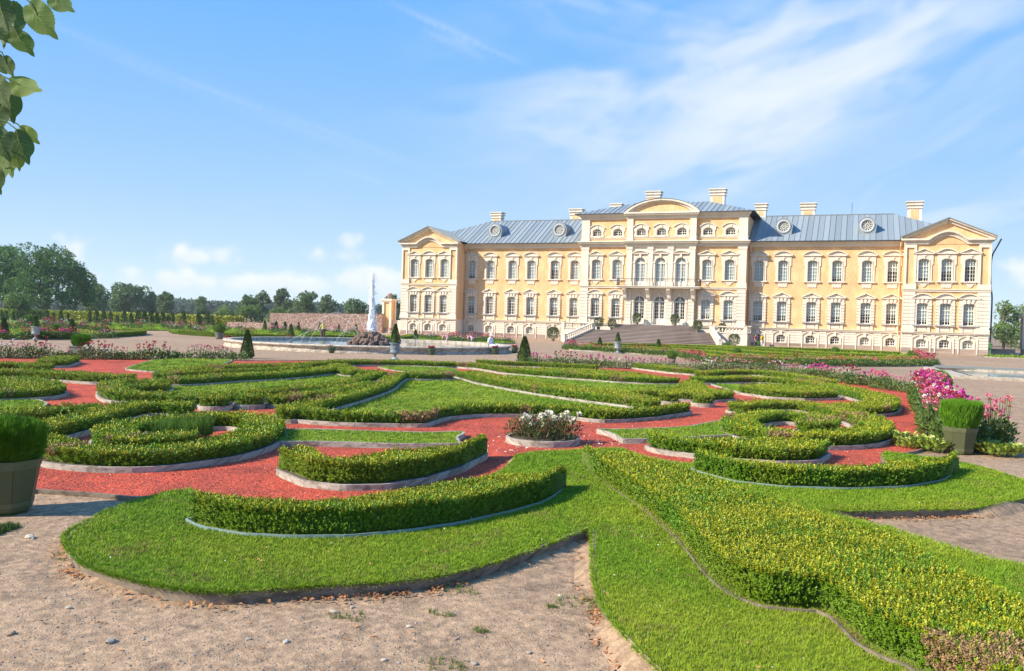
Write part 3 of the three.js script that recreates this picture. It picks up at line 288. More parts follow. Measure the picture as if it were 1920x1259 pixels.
function fillHedge(p, y0, y1, parent, seed, browns = 0) {
  const R = rng(seed), b = boundsOf(p), cx = (b[0] + b[1]) / 2, cz = (b[2] + b[3]) / 2, items = [], itemsB = [];
  const inner = offset(p, -0.01);
  const dNear = Math.max(5, Math.min(...p.map(q => far(q[0], q[1]))));
  const base = clamp(0.00215 * dNear, 0.0172, 0.05);
  const bump = (x, z) => 0.045 * (noise3(x * 2.1, 3, z * 2.1) - 0.5) + 0.03 * (noise3(x * 7, 8, z * 7) - 0.5);
  const brown = (x, z) => browns === 2 ? Math.hypot((x - 24.2) / 0.6, (z - 104.95) / 0.34) + (fbm(x * 4, 2, z * 4, 3) - 0.5) * 1.2 < 1 : browns && fbm(x * 1.4 + seed, 2, z * 1.4, 3) > 0.72;
  const col = (top, x, z) => {
    const v = 0.75 + R() * 0.5;
    if (brown(x, z) && R() < 0.75) return [0.33 * v, 0.21 * v, 0.10 * v];
    const pt = noise3(x * 1.7, 11, z * 1.7);
    if (top && R() < 0.34 + pt * 0.45) return [0.335 * v, 0.34 * v, 0.015 * v];
    return [mixn(0.11, 0.175, pt) * v, 0.24 * v, 0.012 * v];
  };
  for (let x = b[0]; x < b[1];) {
    const s0 = clamp(0.00215 * far(x, cz), 0.0172, 0.05), s = Math.max(base, Math.min(s0, base * 2.2));
    for (let z = b[2]; z < b[3];) {
      const s2 = Math.max(s, clamp(0.00215 * far(x, z), 0.0172, 0.05));
      const px = x + (R() - 0.5) * s2 * 1.2, pz = z + (R() - 0.5) * s2 * 1.2; z += s2;
      if (!inside(inner, px, pz)) continue;
      const d = V((R() - 0.5) * 0.9, 1, (R() - 0.5) * 0.9).normalize();
      (R() < 0.6 ? items : itemsB).push({ x: px, y: y1 - 0.05 * Math.min(1.8, s2 / 0.0172 * 0.85) * 1.25 + bump(px, pz) + (R() - 0.5) * 0.03, z: pz, d, r: R() * 6.28, s: (0.85 + R() * 0.5) * Math.min(1.8, s2 / 0.0172 * 0.85), c: col(true, px, pz) });
    }
    x += s;
  }
  const n = p.length;
  for (let i = 0; i < n; i++) {
    const a = p[i], c = p[(i + 1) % n], l = Math.hypot(c[0] - a[0], c[1] - a[1]), s = clamp(0.00215 * far(a[0], a[1]), 0.0172, 0.05);
    if (l > 1.2) continue;
    const nx = -(c[1] - a[1]) / l, nz = (c[0] - a[0]) / l, cnt = l * (y1 - y0) / (s * s) * 0.95;
    for (let k = 0; k < cnt; k++) {
      if (k > cnt - 1 && R() > cnt % 1) break;
      const t = R(), h = R(), o = -0.06 + (R() - 0.5) * 0.05 + bump(a[0], a[1] + h) * 0.8 - (h < 0.2 ? 0.04 * (0.2 - h) / 0.2 : 0), x = a[0] + (c[0] - a[0]) * t + nx * o, z = a[1] + (c[1] - a[1]) * t + nz * o;
      const d = V(nx * 0.9 + (R() - 0.5) * 0.9, 0.35 + R() * 0.7, nz * 0.9 + (R() - 0.5) * 0.9).normalize();
      (R() < 0.5 ? items : itemsB).push({ x, y: y0 + h * (y1 - y0 - 0.03), z, d, r: R() * 6.28, s: (0.85 + R() * 0.5) * Math.min(1.8, s / 0.0172 * 0.85), c: col(h > 0.88, x, z) });
    }
  }
  scatter('foliage', sprigA, M.box, items, parent); scatter('foliage', sprigB, M.box, itemsB, parent);
}
function fillGrass(p, y, parent, seed, k = 1, hk = 1) {
  const R = rng(seed), b = boundsOf(p), items = [];
  for (let x = b[0]; x < b[1];) {
    let smin = 1;
    for (let z = b[2]; z < b[3];) {
      const s = clamp(0.0033 * far(x, z), 0.0215, 0.16) * k; smin = Math.min(smin, s);
      const px = x + (R() - 0.5) * s * 1.4, pz = z + (R() - 0.5) * s * 1.4; z += s;
      if (pz > 106.6 || far(px, pz) < 3.5 || !inside(p, px, pz)) continue;
      const v = 0.75 + R() * 0.5, pt = fbm(px * 0.9, 4, pz * 0.9, 3), yl = clamp((pt - 0.3) * 1.6, 0, 1);
      const dry = R() < 0.025 + 0.22 * smooth(0.60, 0.74, fbm(px * 1.9 + 7, 9, pz * 1.9, 3));
      items.push({ x: px, y: y - 0.004, z: pz, r: R() * 6.28, rx: (R() - 0.5) * 0.5, rz: (R() - 0.5) * 0.5, s3: [1.1 * s / 0.026, (0.55 + R() * 0.55) * hk * Math.pow(s / 0.026, 0.4), 1.1 * s / 0.026], c: dry ? [0.26 * v, 0.22 * v, 0.06 * v] : [mixn(0.165, 0.30, yl) * v, mixn(0.285, 0.36, yl) * v, mixn(0.013, 0.024, yl) * v] });
    }
    x += smin < 1 ? smin : 0.1;
  }
  return scatter('grass_blades', tuft, M.grass, items, parent);
}
DATA.LAWN.forEach((l, i) => {
  const p = outline(l.p, 0.18, i === 0 ? 0.25 : 0.3), big = i === 0, y = l.h;
  const s = struct('lawn', sheet(p, y - 0.012, 1 / 1.7), M.lawn, l.l);
  if (y > 0.05) part('edging', kerbGeo(p, -0.012, big ? 0.018 : 0.035, -0.01, big ? y - 0.012 : y + 0.004, 0.012), big ? M.kerbBrown : M.kerb, s);
  fillGrass(offset(p, -0.01), y - 0.012, s, 100 + i, big ? 1 : 1.1, big ? 0.72 : 0.5);
  if (big) { // earth banked against the edging, and grass leaning over it
    const n = p.length, a = offset(p, 0.0185), b = offset(p, 0.19), pos = [], R = rng(12), it = [], hh = q => 0.004 + 0.125 * smooth(0.38, 0.66, fbm(q[0] * 0.7 + 3, 1, q[1] * 0.7, 3));
    for (let k = 0; k < n; k++) { const e = (k + 1) % n; pos.push(...quad([a[k][0], hh(a[k]), a[k][1]], [b[k][0], -0.004, b[k][1]], [b[e][0], -0.004, b[e][1]], [a[e][0], hh(a[e]), a[e][1]])); if (far(...p[k]) < 16) for (let m = 0; m < 14; m++) { const t = R(), x = mixn(p[k][0], p[e][0], t), z = mixn(p[k][1], p[e][1], t), nx = a[k][0] - p[k][0], nz = a[k][1] - p[k][1], l = Math.hypot(nx, nz) || 1, v = 0.8 + R() * 0.5; it.push({ x: x + nx / l * 0.012, y: y - 0.02, z: z + nz / l * 0.012, d: V(nx / l * (0.3 + R() * 1.2), 0.7, nz / l * (0.3 + R() * 1.2)).normalize(), r: R() * 6, s: 0.7 + R() * 0.6, c: [0.19 * v, 0.30 * v, 0.016 * v] }); } }
    const g = triGeo(pos), pa = g.attributes.position, uv = new Float32Array(pa.count * 2); for (let k = 0; k < pa.count; k++) { uv[k * 2] = pa.getX(k) / 3.7; uv[k * 2 + 1] = pa.getZ(k) / 3.7; } g.setAttribute('uv', new THREE.BufferAttribute(uv, 2)); g.setAttribute('color', new THREE.BufferAttribute(new Float32Array(pa.count * 3).fill(0.94), 3)); part('earth_bank', g, M.sand, s); scatter('grass_fringe', tuft, M.grass, it, s);
  }
});
DATA.HEDGE.forEach((h, i) => {
  const p = h.p ? outline(h.p, 0.14, 0.3) : bandOutline(h.c, h.w), onLawn = i === 0 || i === 2 || i === 3, y0 = onLawn ? 0.11 : 0.10, b = boundsOf(p);
  const cx = (b[0] + b[1]) / 2, cz = (b[2] + b[3]) / 2;
  const t = thing('box_hedge', h.l, 'hedge', [0, 0, 0], 0, 'clipped box hedges of the parterre');
  part('hedge_core', slab(offset(p, -0.085), 0.02, h.h - 0.075), M.core, t);
  part('soil_bed', slab(offset(p, 0.02), 0.0, y0 + 0.005), M.soil, t);
  part('kerb', kerbGeo(p, 0.015, onLawn ? 0.03 : 0.06, 0, onLawn ? (i === 2 ? 0.132 : 0.146) : 0.112, 0.012), i === 2 ? M.kerbBrown : onLawn ? M.edgeBlue : M.kerb, t);
  fillHedge(offset(p, -0.015), y0, h.h, t, 500 + i, i === 2 ? 2 : 1);
});

// ---------------------------------------------------------------- the palace
const texPlaster = grainTex(512, (u, v, i, j) => { const f = tfbm(u, v, 50, 345, 4), c = tfbm(u, v, 4, 325, 4), st = tfbm(u, Math.abs(v * 2 - 1) * 0.12, 32, 355, 3), k = 0.92 + (f - 0.5) * 0.08 + (c - 0.5) * 0.16 + (st - 0.5) * 0.12; return [k, k * (0.99 + (c - 0.5) * 0.03), k * (0.97 + (c - 0.5) * 0.06)]; });
M.cream = std(lin(0.87, 0.565, 0.295), 0.9, { map: reps(texPlaster, 0.22) });
M.white = std(lin(0.83, 0.74, 0.63), 0.85, { map: reps(texPlaster, 0.35) });
M.plinth = std(lin(0.50, 0.385, 0.325), 0.9, { map: reps(texStone, 0.3) });
M.roofs = [0, 1, 2, 3].map(i => std(lin(0.205 + i * 0.022, 0.242 + i * 0.023, 0.268 + i * 0.022), 0.6));
M.glass = new THREE.MeshPhysicalMaterial({ color: lin(0.93, 0.97, 0.98), roughness: 0.03, transmission: 1, thickness: 0, ior: 1.5 });
M.sash = std(lin(0.70, 0.68, 0.60), 0.6);
M.blind = std(lin(0.42, 0.52, 0.55), 0.9);
M.blindWarm = std(lin(0.62, 0.55, 0.45), 0.9);
M.room = std(lin(0.16, 0.13, 0.10), 1);
M.iron = std(lin(0.05, 0.05, 0.05), 0.5, { metalness: 0.4 });
M.pipe = std(lin(0.62, 0.46, 0.30), 0.6);
M.step = std(lin(0.50, 0.415, 0.39), 0.9, { map: reps(texStone, 0.5) });
M.doorWhite = std(lin(0.72, 0.68, 0.60), 0.5);
M.lead = std(lin(0.42, 0.44, 0.45), 0.6);

const palace = thing('palace', 'long cream and white baroque palace with blue grey metal roof', 'palace');
const UPi = 28.5, UPo = 37.3, UC = 10.75, UR = 4.5, PW = 2.55, CW = 1.45, RW = 1.8, HB = 2.35, HS = 7.2, HE = 12.5;
// opening outline: flat sill, straight sides, segmental or round head
function opening(u, y0, y1, w, rise, cls = THREE.Path) {
  const p = new cls(); p.moveTo(u - w / 2, y0); p.lineTo(u + w / 2, y0); p.lineTo(u + w / 2, y1 - rise);
  if (rise > 0.01) { const R = (w * w / 4 + rise * rise) / (2 * rise), cy = y1 - R, a = Math.asin(Math.min(1, w / 2 / R)); for (let k = 1; k < 9; k++) { const t = a - 2 * a * k / 9; p.lineTo(u + R * Math.sin(t), cy + R * Math.cos(t)); } }
  p.lineTo(u - w / 2, y1 - rise); p.closePath(); return p;
}
// an open arched band: outer and inner outline share their feet
function archBand(y0, yo, wo, ro, yi, wi, ri) {
  const a = opening(0, y0, yo, wo, ro, THREE.Shape).getPoints(), b = opening(0, y0, yi, wi, ri, THREE.Shape).getPoints(), s = new THREE.Shape();
  const strip = q => { const r = q.slice(1); r.pop(); if (r.length && r[r.length - 1].y <= y0 + 1e-6) r.pop(); return r; };
  const A = [...strip(a), new THREE.Vector2(-wo / 2, y0)], B = [...strip(b), new THREE.Vector2(-wi / 2, y0)].reverse();
  s.setFromPoints([...A, ...B]); return s;
}
function extr(shape, depth, z) { const g = new THREE.ExtrudeGeometry(shape, { depth, bevelEnabled: false, curveSegments: 10 }); g.translate(0, 0, z); return g; }
function rectShape(u0, u1, y0, y1) { const s = new THREE.Shape(); s.moveTo(u0, y0); s.lineTo(u1, y0); s.lineTo(u1, y1); s.lineTo(u0, y1); s.closePath(); return s; }
function segShape(w, h, base) { // a low segmental gable on a base band
  const s = new THREE.Shape(); s.moveTo(-w / 2, 0); s.lineTo(w / 2, 0); s.lineTo(w / 2, base); for (let k = 0; k <= 12; k++) { const t = 1 - 2 * k / 12; s.lineTo(w / 2 * t, base + (h - base) * (1 - t * t)); } s.closePath(); return s;
}
function triShape(w, h, base) { const s = new THREE.Shape(); s.moveTo(-w / 2, 0); s.lineTo(w / 2, 0); s.lineTo(w / 2, base); s.lineTo(0, h); s.lineTo(-w / 2, base); s.closePath(); return s; }
// raking mouldings of a hood
function hoodGeo(kind, w, h) {
  const list = [bx(-w / 2 - 0.06, w / 2 + 0.06, 0, 0.10, 0, 0.26)];
  const inner = kind === 'tri' ? triShape(w - 0.1, h - 0.14, 0.10) : segShape(w - 0.1, h - 0.10, 0.10); list.push(extr(inner, 0.10, 0.0));
  const n = kind === 'tri' ? 2 : 10, pts = [];
  for (let k = 0; k <= n; k++) { const t = -1 + 2 * k / n; pts.push([t * (w / 2 + 0.08), kind === 'tri' ? mixn(0.11, h, 1 - Math.abs(t)) : 0.11 + (h - 0.11) * (1 - t * t)]); }
  for (let k = 0; k < n; k++) { const a = pts[k], b = pts[k + 1], l = Math.hypot(b[0] - a[0], b[1] - a[1]), g = new THREE.BoxGeometry(l + 0.03, 0.12, 0.30); g.rotateZ(Math.atan2(b[1] - a[1], b[0] - a[0])); g.translate((a[0] + b[0]) / 2, (a[1] + b[1]) / 2, 0.152); list.push(g); }
  return merge(list);
}
function sashGeo(w, h, rise, cols, rows, bar = 0.045) {
  const o = opening(0, 0, h, w, rise, THREE.Shape); o.holes.push(opening(0, 0.07, h - 0.07, w - 0.14, rise)); const list = [extr(o, 0.07, 0)];
  for (let k = 1; k < cols; k++) { const x = -w / 2 + w * k / cols, t = k * 2 === cols ? bar * 1.7 : bar; list.push(bx(x - t / 2, x + t / 2, 0.06, h - 0.06 - rise * Math.pow(Math.abs(2 * k / cols - 1), 2), 0.01, 0.06)); }
  for (let k = 1; k < rows; k++) { const y = h * k / rows, t = k === Math.round(rows * 0.62) ? bar * 2.2 : bar; if (y < h - rise * 0.7) list.push(bx(-w / 2 + 0.05, w / 2 - 0.05, y - t / 2, y + t / 2, 0.015, 0.055)); }
  return merge(list);
}
function paneGeo(w, h, rise) { return new THREE.ShapeGeometry(opening(0, 0, h, w, rise, THREE.Shape), 8); }
const styles = {};
const AP = { // clear opening sizes: width, height, rise
  up: [1.12, 2.6, 0.22], low: [1.12, 2.5, 0.14], base: [1.05, 0.98, 0.26], attic: [1.2, 0.95, 0.32], arch: [1.36, 3.75, 0.68], door: [1.42, 3.75, 0.71]
};
function makeStyle(kind, hood) {
  const [w, h, rise] = AP[kind], S = [];
  const add = (n, g, m) => S.push([n, g, m]);
  if (kind === 'up' || kind === 'low') {
    const s = new THREE.Shape(); const e = 0.30, ex = kind === 'up' ? 0.42 : 0.40;
    s.moveTo(-w / 2 - e, -0.02); s.lineTo(w / 2 + e, -0.02); s.lineTo(w / 2 + e, h * 0.72); s.lineTo(w / 2 + ex, h * 0.74); s.lineTo(w / 2 + ex, h + 0.30); s.lineTo(w / 2 + e, h + 0.52); s.lineTo(-w / 2 - e, h + 0.52); s.lineTo(-w / 2 - ex, h + 0.30); s.lineTo(-w / 2 - ex, h * 0.74); s.lineTo(-w / 2 - e, h * 0.72); s.closePath();
    s.holes.push(opening(0, 0, h, w, rise)); const L = [extr(s, 0.10, 0)];
    L.push(extr(archBand(0, h + 0.09, w + 0.18, rise, h, w, rise), 0.15, 0.003));
    if (kind === 'low') for (let k = 0; k < 7; k++) for (const sd of [-1, 1]) { const y = 0.05 + k * (h / 7.2); L.push(bx(sd > 0 ? w / 2 + 0.1 : -w / 2 - 0.42, sd > 0 ? w / 2 + 0.42 : -w / 2 - 0.1, y, y + h / 7.2 * 0.78, 0.02, 0.155)); }
    add('surround', merge(L), M.white);
    const hg = hoodGeo(hood, w + 0.98, kind === 'up' ? 0.60 : 0.62); hg.translate(0, h + (kind === 'up' ? 0.52 : 0.46), 0.0); add('hood', hg, M.white);
    if (kind === 'up') { const k1 = new THREE.SphereGeometry(0.15, 10, 8); k1.scale(1.2, 1, 0.6); k1.translate(0, h + 0.24, 0.14); const k2 = bx(-0.12, 0.12, h - 0.02, h + 0.2, 0.1, 0.2), k3 = new THREE.TorusGeometry(0.24, 0.045, 6, 12, Math.PI); k3.rotateZ(Math.PI); k3.translate(0, h + 0.40, 0.13); add('keystone', merge([k1, k2, k3]), M.white); }
    else { const L2 = []; for (const a of [-0.55, 0, 0.55]) { const g = new THREE.CylinderGeometry(0.21, 0.14, 0.46, 4, 1); g.rotateY(Math.PI / 4); g.scale(1, 1, 0.45); g.rotateZ(-a * 0.45); g.translate(a * 0.75, h + 0.17, 0.13); L2.push(g); } add('keystone', merge(L2), M.white); }
    add('sill', merge([bx(-w / 2 - 0.46, w / 2 + 0.46, -0.12, 0.0, 0.0, kind === 'up' ? 0.22 : 0.32)]), kind === 'up' ? M.white : M.lead);
    if (kind === 'up') { const L3 = [bx(-0.62, 0.62, -0.32, -0.12, 0, 0.09)]; if (hood === 'tri') { const d = new THREE.CylinderGeometry(0.36, 0.36, 0.09, 18, 1, false, Math.PI / 2, Math.PI); d.rotateX(Math.PI / 2); d.rotateZ(0); const dd = segShape(0.74, 0.36, 0.02), g = extr(dd, 0.09, 0.002); g.rotateZ(Math.PI); g.translate(0, -0.32, 0); L3.push(g); } else { L3.push(bx(-0.52, 0.52, -0.66, -0.32, 0.0, 0.07)); for (let k = 0; k < 6; k++) L3.push(bx(-0.48 + k * 0.17, -0.48 + k * 0.17 + 0.1, -0.76, -0.66, 0, 0.07)); } add('apron', merge(L3), M.white); }
    else add('apron', merge([bx(-w / 2 - 0.3, -w / 2 + 0.0, -0.9, -0.12, 0, 0.12), bx(w / 2 - 0.0, w / 2 + 0.3, -0.9, -0.12, 0, 0.12), bx(-w / 2 + 0.1, w / 2 - 0.1, -0.72, -0.22, 0, 0.05)]), M.white);
  } else if (kind === 'base') {
    const s = new THREE.Shape(); s.setFromPoints(opening(0, -0.06, h + 0.2, w + 0.4, rise + 0.1, THREE.Shape).getPoints()); s.holes.push(opening(0, 0, h, w, rise));
    const L = [extr(s, 0.10, 0)], a = archBand(-0.66, h + 0.52, w + 0.96, 0.44, h + 0.42, w + 0.72, 0.38); L.push(extr(a, 0.14, 0)); L.push(bx(-0.16, 0.16, h - 0.03, h + 0.46, 0.02, 0.2)); add('surround', merge(L), M.white);
  } else if (kind === 'attic') {
    const s = new THREE.Shape(); const pts = [[-.95, -.15], [.95, -.15], [.95, .1], [.86, .2], [.86, .55], [.98, .7], [.98, 1.0]]; pts.forEach((p, i) => i ? s.lineTo(...p) : s.moveTo(...p)); for (let k = 1; k < 12; k++) { const t = 1 - 2 * k / 12; s.lineTo(0.98 * t, 1.0 + 0.42 * (1 - t * t)); } [[-.98, 1.0], [-.98, .7], [-.86, .55], [-.86, .2], [-.95, .1]].forEach(p => s.lineTo(...p)); s.closePath(); s.holes.push(opening(0, 0, h, w, rise));
    const L = [extr(s, 0.10, 0)]; for (let k = 0; k < 10; k++) { const f = t => [1.06 * t, 1.04 + 0.46 * (1 - t * t)], a = f(-1 + 0.2 * k), b = f(-1 + 0.2 * (k + 1)), l = Math.hypot(b[0] - a[0], b[1] - a[1]), g = new THREE.BoxGeometry(l + 0.02, 0.11, 0.22); g.rotateZ(Math.atan2(b[1] - a[1], b[0] - a[0])); g.translate((a[0] + b[0]) / 2, (a[1] + b[1]) / 2, 0.112); L.push(g); }
    const ap = segShape(0.9, 0.22, 0.02); const g = extr(ap, 0.08, 0.002); g.rotateZ(Math.PI); g.translate(0, -0.15, 0); L.push(g); L.push(bx(-0.14, 0.14, h, h + 0.36, 0.05, 0.17)); add('surround', merge(L), M.white);
  } else {
    const L = [extr(archBand(0, h + 0.22, w + 0.44, (w + 0.44) / 2 - 0.001, h, w, rise - 0.001), 0.12, 0)]; L.push(bx(-0.13, 0.13, h - 0.02, h + 0.42, 0.05, 0.24)); for (const sd of [-1, 1]) L.push(bx(sd > 0 ? w / 2 : -w / 2 - 0.3, sd > 0 ? w / 2 + 0.3 : -w / 2, h - rise - 0.1, h - rise + 0.06, 0.02, 0.2)); add('surround', merge(L), M.white);
    if (kind === 'arch') { const g = hoodGeo('seg', w + 0.55, 0.42); g.translate(0, h + 0.45, 0); add('hood', g, M.white); }
  }
  const deep = -0.26;
  if (kind === 'arch' || kind === 'door') {
    const g0 = sashGeo(w, h, rise, 2, 1, 0.07), L = [g0]; L.push(bx(-w / 2 + 0.05, w / 2 - 0.05, h - rise - 0.12, h - rise + 0.04, 0, 0.09)); for (const sd of [-1, 1]) { const x0 = sd > 0 ? 0.05 : -w / 2 + 0.06, x1 = sd > 0 ? w / 2 - 0.06 : -0.05; L.push(bx(x0, x1, 0.02, kind === 'door' ? 0.85 : 0.7, 0.01, 0.05)); for (let k = 1; k < 5; k++) { const y = 0.75 + k * (h - rise - 0.85) / 5; L.push(bx(x0, x1, y - 0.02, y + 0.02, 0.015, 0.05)); } L.push(bx((x0 + x1) / 2 - 0.02, (x0 + x1) / 2 + 0.02, 0.8, h - rise - 0.1, 0.015, 0.05)); L.push(bx(x0 - 0.02, x0 + 0.06, 0.02, h - rise, 0.01, 0.06), bx(x1 - 0.06, x1 + 0.02, 0.02, h - rise, 0.01, 0.06)); }
    for (let k = 1; k < 6; k++) { const a = Math.PI * k / 6, g = bx(0, rise - 0.05, -0.02, 0.02, 0.015, 0.05); g.rotateZ(a); g.translate(0, h - rise, 0); L.push(g); } const ring = new THREE.TorusGeometry(rise * 0.45, 0.02, 5, 14, Math.PI); ring.translate(0, h - rise, 0.03); L.push(ring);
    const g = merge(L); g.translate(0, 0, deep); add('frame', g, M.doorWhite);
  } else { const g = sashGeo(w, h, rise, kind === 'attic' ? 4 : 4, kind === 'base' ? 3 : kind === 'attic' ? 3 : 6, kind === 'base' || kind === 'attic' ? 0.05 : 0.042); g.translate(0, 0, deep); add('frame', g, M.sash); }
  const pg = paneGeo(w - 0.02, h - 0.01, rise); pg.translate(0, 0.005, deep + 0.03); add('pane', pg, M.glass);
  return S;
}
const blindGeo = {};
function placeWindow(kind, hood, u, y, w, blind = 1, name = 'window') {
  const key = kind + hood; const S = styles[key] || (styles[key] = makeStyle(kind, hood)), g = part2(name, palace); g.position.set(u, y, w);
  for (const [n, geo, m] of S) part(n, geo, m, g);
  const [aw, ah, ar] = AP[kind], bk = kind + blind.toFixed(2);
  if (blind > 0) { const b = blindGeo[bk] || (blindGeo[bk] = (() => { const q = new THREE.BoxGeometry(aw - 0.1, ah * blind - 0.06, 0.012); q.translate(0, ah - ah * blind / 2, -0.36); return q; })()); part('blind', b, kind === 'base' ? M.blindWarm : M.blind, g); }
  return g;
}
// which window stands where: kind, hood, u, sill height, wall plane
const wins = []; const WY = { up: 8.27, low: 3.3, base: 0.70, attic: 13.95, arch: 7.35, door: 2.40 };
const wing = [12.1, 14.95, 18.4, 21.22, 24.56, 27.38], pavU = [-2.37, 0, 2.37];
{
  const R = rng(77);
  for (const s of [-1, 1]) {
    wing.forEach((u, k) => { wins.push(['up', 'seg', s * u, 0, [1, 1, 0.5, 1, 0.8, 1][(k * 5 + (s > 0 ? 1 : 3)) % 6]]); wins.push(['low', 'tri', s * u, 0, (s > 0 && k < 4) ? 0.75 : R() < 0.5 ? 0.6 : 0.25]); if (u > 13 || s > 0) wins.push(['base', '', s * u, 0, R() < 0.4 ? 1 : 0]); });
    pavU.forEach((d, k) => { const u = s * 32.9 + d; wins.push(['up', k === 1 ? 'seg' : 'tri', u, PW, s > 0 ? [0.85, 0.6, 0.3][k] : 1]); wins.push(['low', 'seg', u, PW, s > 0 ? 0.8 : 0.5]); wins.push(['base', '', u, PW, k === 1 ? 0 : 1]); });
    for (const u of [5.85, 8.65]) { wins.push(['up', 'tri', s * u, CW, 1]); wins.push(['low', 'seg', s * u, CW, s > 0 ? 0.8 : 0.3]); wins.push(['attic', '', s * u, CW, 0.4]); }
  }
  for (const u of [-2.63, 0, 2.63]) { wins.push(['arch', '', u, RW, 0.9]); wins.push(['door', '', u, RW, 0]); wins.push(['attic', '', u, RW, 0.4]); }
}
// walls: one panel per stretch, pierced by its openings
function wallPanel(u0, u1, y0, y1, w, mat, name, filter, th = 0.45) {
  const s = rectShape(u0, u1, y0, y1);
  for (const [k, , u, ww] of wins) if (ww === w && u > u0 && u < u1 && filter(k)) { const [aw, ah, ar] = AP[k]; const yy = WY[k]; s.holes.push(opening(u, yy, yy + ah, aw, ar)); }
  return part(name, extr(s, th, w - th), mat, palace);
}
const upper = k => k === 'up' || k === 'low' || k === 'arch' || k === 'door', bas = k => k === 'base', att = k => k === 'attic';
for (const s of [-1, 1]) {
  const a = s > 0 ? UC : -UPi, b = s > 0 ? UPi : -UC;
  wallPanel(a, b, HB, HE + 0.7, 0, M.cream, 'wing_wall', upper); wallPanel(a, b, 0.6, HB, 0, M.white, 'basement_wall', bas); part('plinth', bx(a, b, 0, 0.6, -0.4, 0.06), M.plinth, palace);
  const c = s > 0 ? UPi : -UPo, d = s > 0 ? UPo : -UPi;
  wallPanel(c, d, HB, HE + 0.7, PW, M.cream, 'pavilion_wall', upper); wallPanel(c, d, 0.6, HB, PW, M.white, 'basement_wall', bas); part('plinth', bx(c - 0.05, d + 0.05, 0, 0.6, PW - 0.4, PW + 0.06), M.plinth, palace);
  // returns of the pavilions and the far end walls
  part('return_wall', bx(s * UPi - 0.225 + s * 0.225, s * UPi + 0.225 + s * 0.225, HB, HE + 0.7, -0.45, PW - 0.451), M.cream, palace);
  part('return_basement', bx(s * UPi - 0.225 + s * 0.22, s * UPi + 0.225 + s * 0.22, 0, HB, -0.45, PW - 0.452), M.white, palace);
  part('end_wall', bx(s * UPo - 0.225 - s * 0.225, s * UPo + 0.225 - s * 0.225, HB, HE + 0.7, -14, PW - 0.451), M.cream, palace);
  part('end_basement', bx(s * UPo - 0.225 - s * 0.22, s * UPo + 0.225 - s * 0.22, 0, HB, -14, PW - 0.452), M.white, palace);
  const e = s > 0 ? UR : -UC, f = s > 0 ? UC : -UR;
  wallPanel(e, f, HB, HE + 0.7, CW, M.cream, 'centre_wall', upper); wallPanel(e, f, HE + 0.7, 16.4, CW, M.cream, 'attic_wall', att); part('basement_wall', bx(e, f, 0, HB, CW - 0.45, CW - 0.004), M.white, palace);
  part('centre_side', bx(s * UC - 0.225 - s * 0.225, s * UC + 0.225 - s * 0.225, 0, 16.4, -10, CW - 0.451), M.cream, palace);
}
wallPanel(-UR, UR, HB, HE + 0.7, RW, M.white, 'centre_wall', upper); wallPanel(-UR, UR, HE + 0.7, 16.4, RW, M.cream, 'attic_wall', att); part('basement_wall', bx(-UR, UR, 0, HB, RW - 0.45, RW - 0.004), M.white, palace);
part('back_wall', bx(-UPo, UPo, 0, HE + 0.7, -14.4, -14), M.cream, palace);
part('floor_slab', merge([bx(-UPo + 0.5, UPo - 0.5, HB - 0.05, HB, -13.9, -0.5), bx(-UPo + 0.5, UPo - 0.5, HS - 0.1, HS + 0.1, -13.9, -0.5), bx(-UC + 0.5, UC - 0.5, HE, HE + 0.3, -9.5, 0.5)]), M.room, palace);
part('inner_wall', bx(-UPo + 0.5, UPo - 0.5, 0.1, HE, -4.2, -4), M.room, palace);
for (const [k, hood, u, w, bl] of wins) placeWindow(k, hood, u, WY[k], w, bl, k === 'door' ? 'door' : 'window');

// pilasters: channelled below the string course, plain or panelled above
function pilaster(u, wd, w, panel, top = HE) {
  const L = [], n = 10, h = (HS - 0.15 - HB - 0.55) / n; L.push(bx(u - wd / 2 - 0.06, u + wd / 2 + 0.06, HB, HB + 0.55, w - 0.02, w + 0.26));
  for (let k = 0; k < n; k++) L.push(bx(u - wd / 2, u + wd / 2, HB + 0.55 + k * h, HB + 0.55 + k * h + h * 0.84, w - 0.01, w + 0.22));
  L.push(bx(u - wd / 2 + 0.03, u + wd / 2 - 0.03, HB + 0.55, HS - 0.15, w - 0.02, w + 0.165));
  L.push(bx(u - wd / 2 - 0.05, u + wd / 2 + 0.05, HS + 0.12, HS + 0.75, w - 0.01, w + 0.24));
  if (panel) { L.push(bx(u - wd / 2, u - wd / 2 + 0.24, HS + 0.75, top, w - 0.01, w + 0.18), bx(u + wd / 2 - 0.24, u + wd / 2, HS + 0.75, top, w - 0.01, w + 0.18), bx(u - wd / 2 + 0.24, u + wd / 2 - 0.24, top - 0.4, top, w - 0.01, w + 0.18)); }
  else L.push(bx(u - wd / 2 + 0.04, u + wd / 2 - 0.04, HS + 0.75, top - 0.35, w - 0.01, w + 0.19), bx(u - wd / 2 - 0.03, u + wd / 2 + 0.03, top - 0.35, top, w - 0.01, w + 0.24));
  part('pilaster', merge(L), M.white, palace);
}
for (const s of [-1, 1]) { pilaster(s * (UPi + 0.62), 1.25, PW, true); pilaster(s * (UPo - 0.62), 1.25, PW, true); pilaster(s * (UC - 0.55), 1.1, CW, false); pilaster(s * (UR - 0.42), 0.78, RW, false); pilaster(s * 1.31, 0.72, RW, false); }
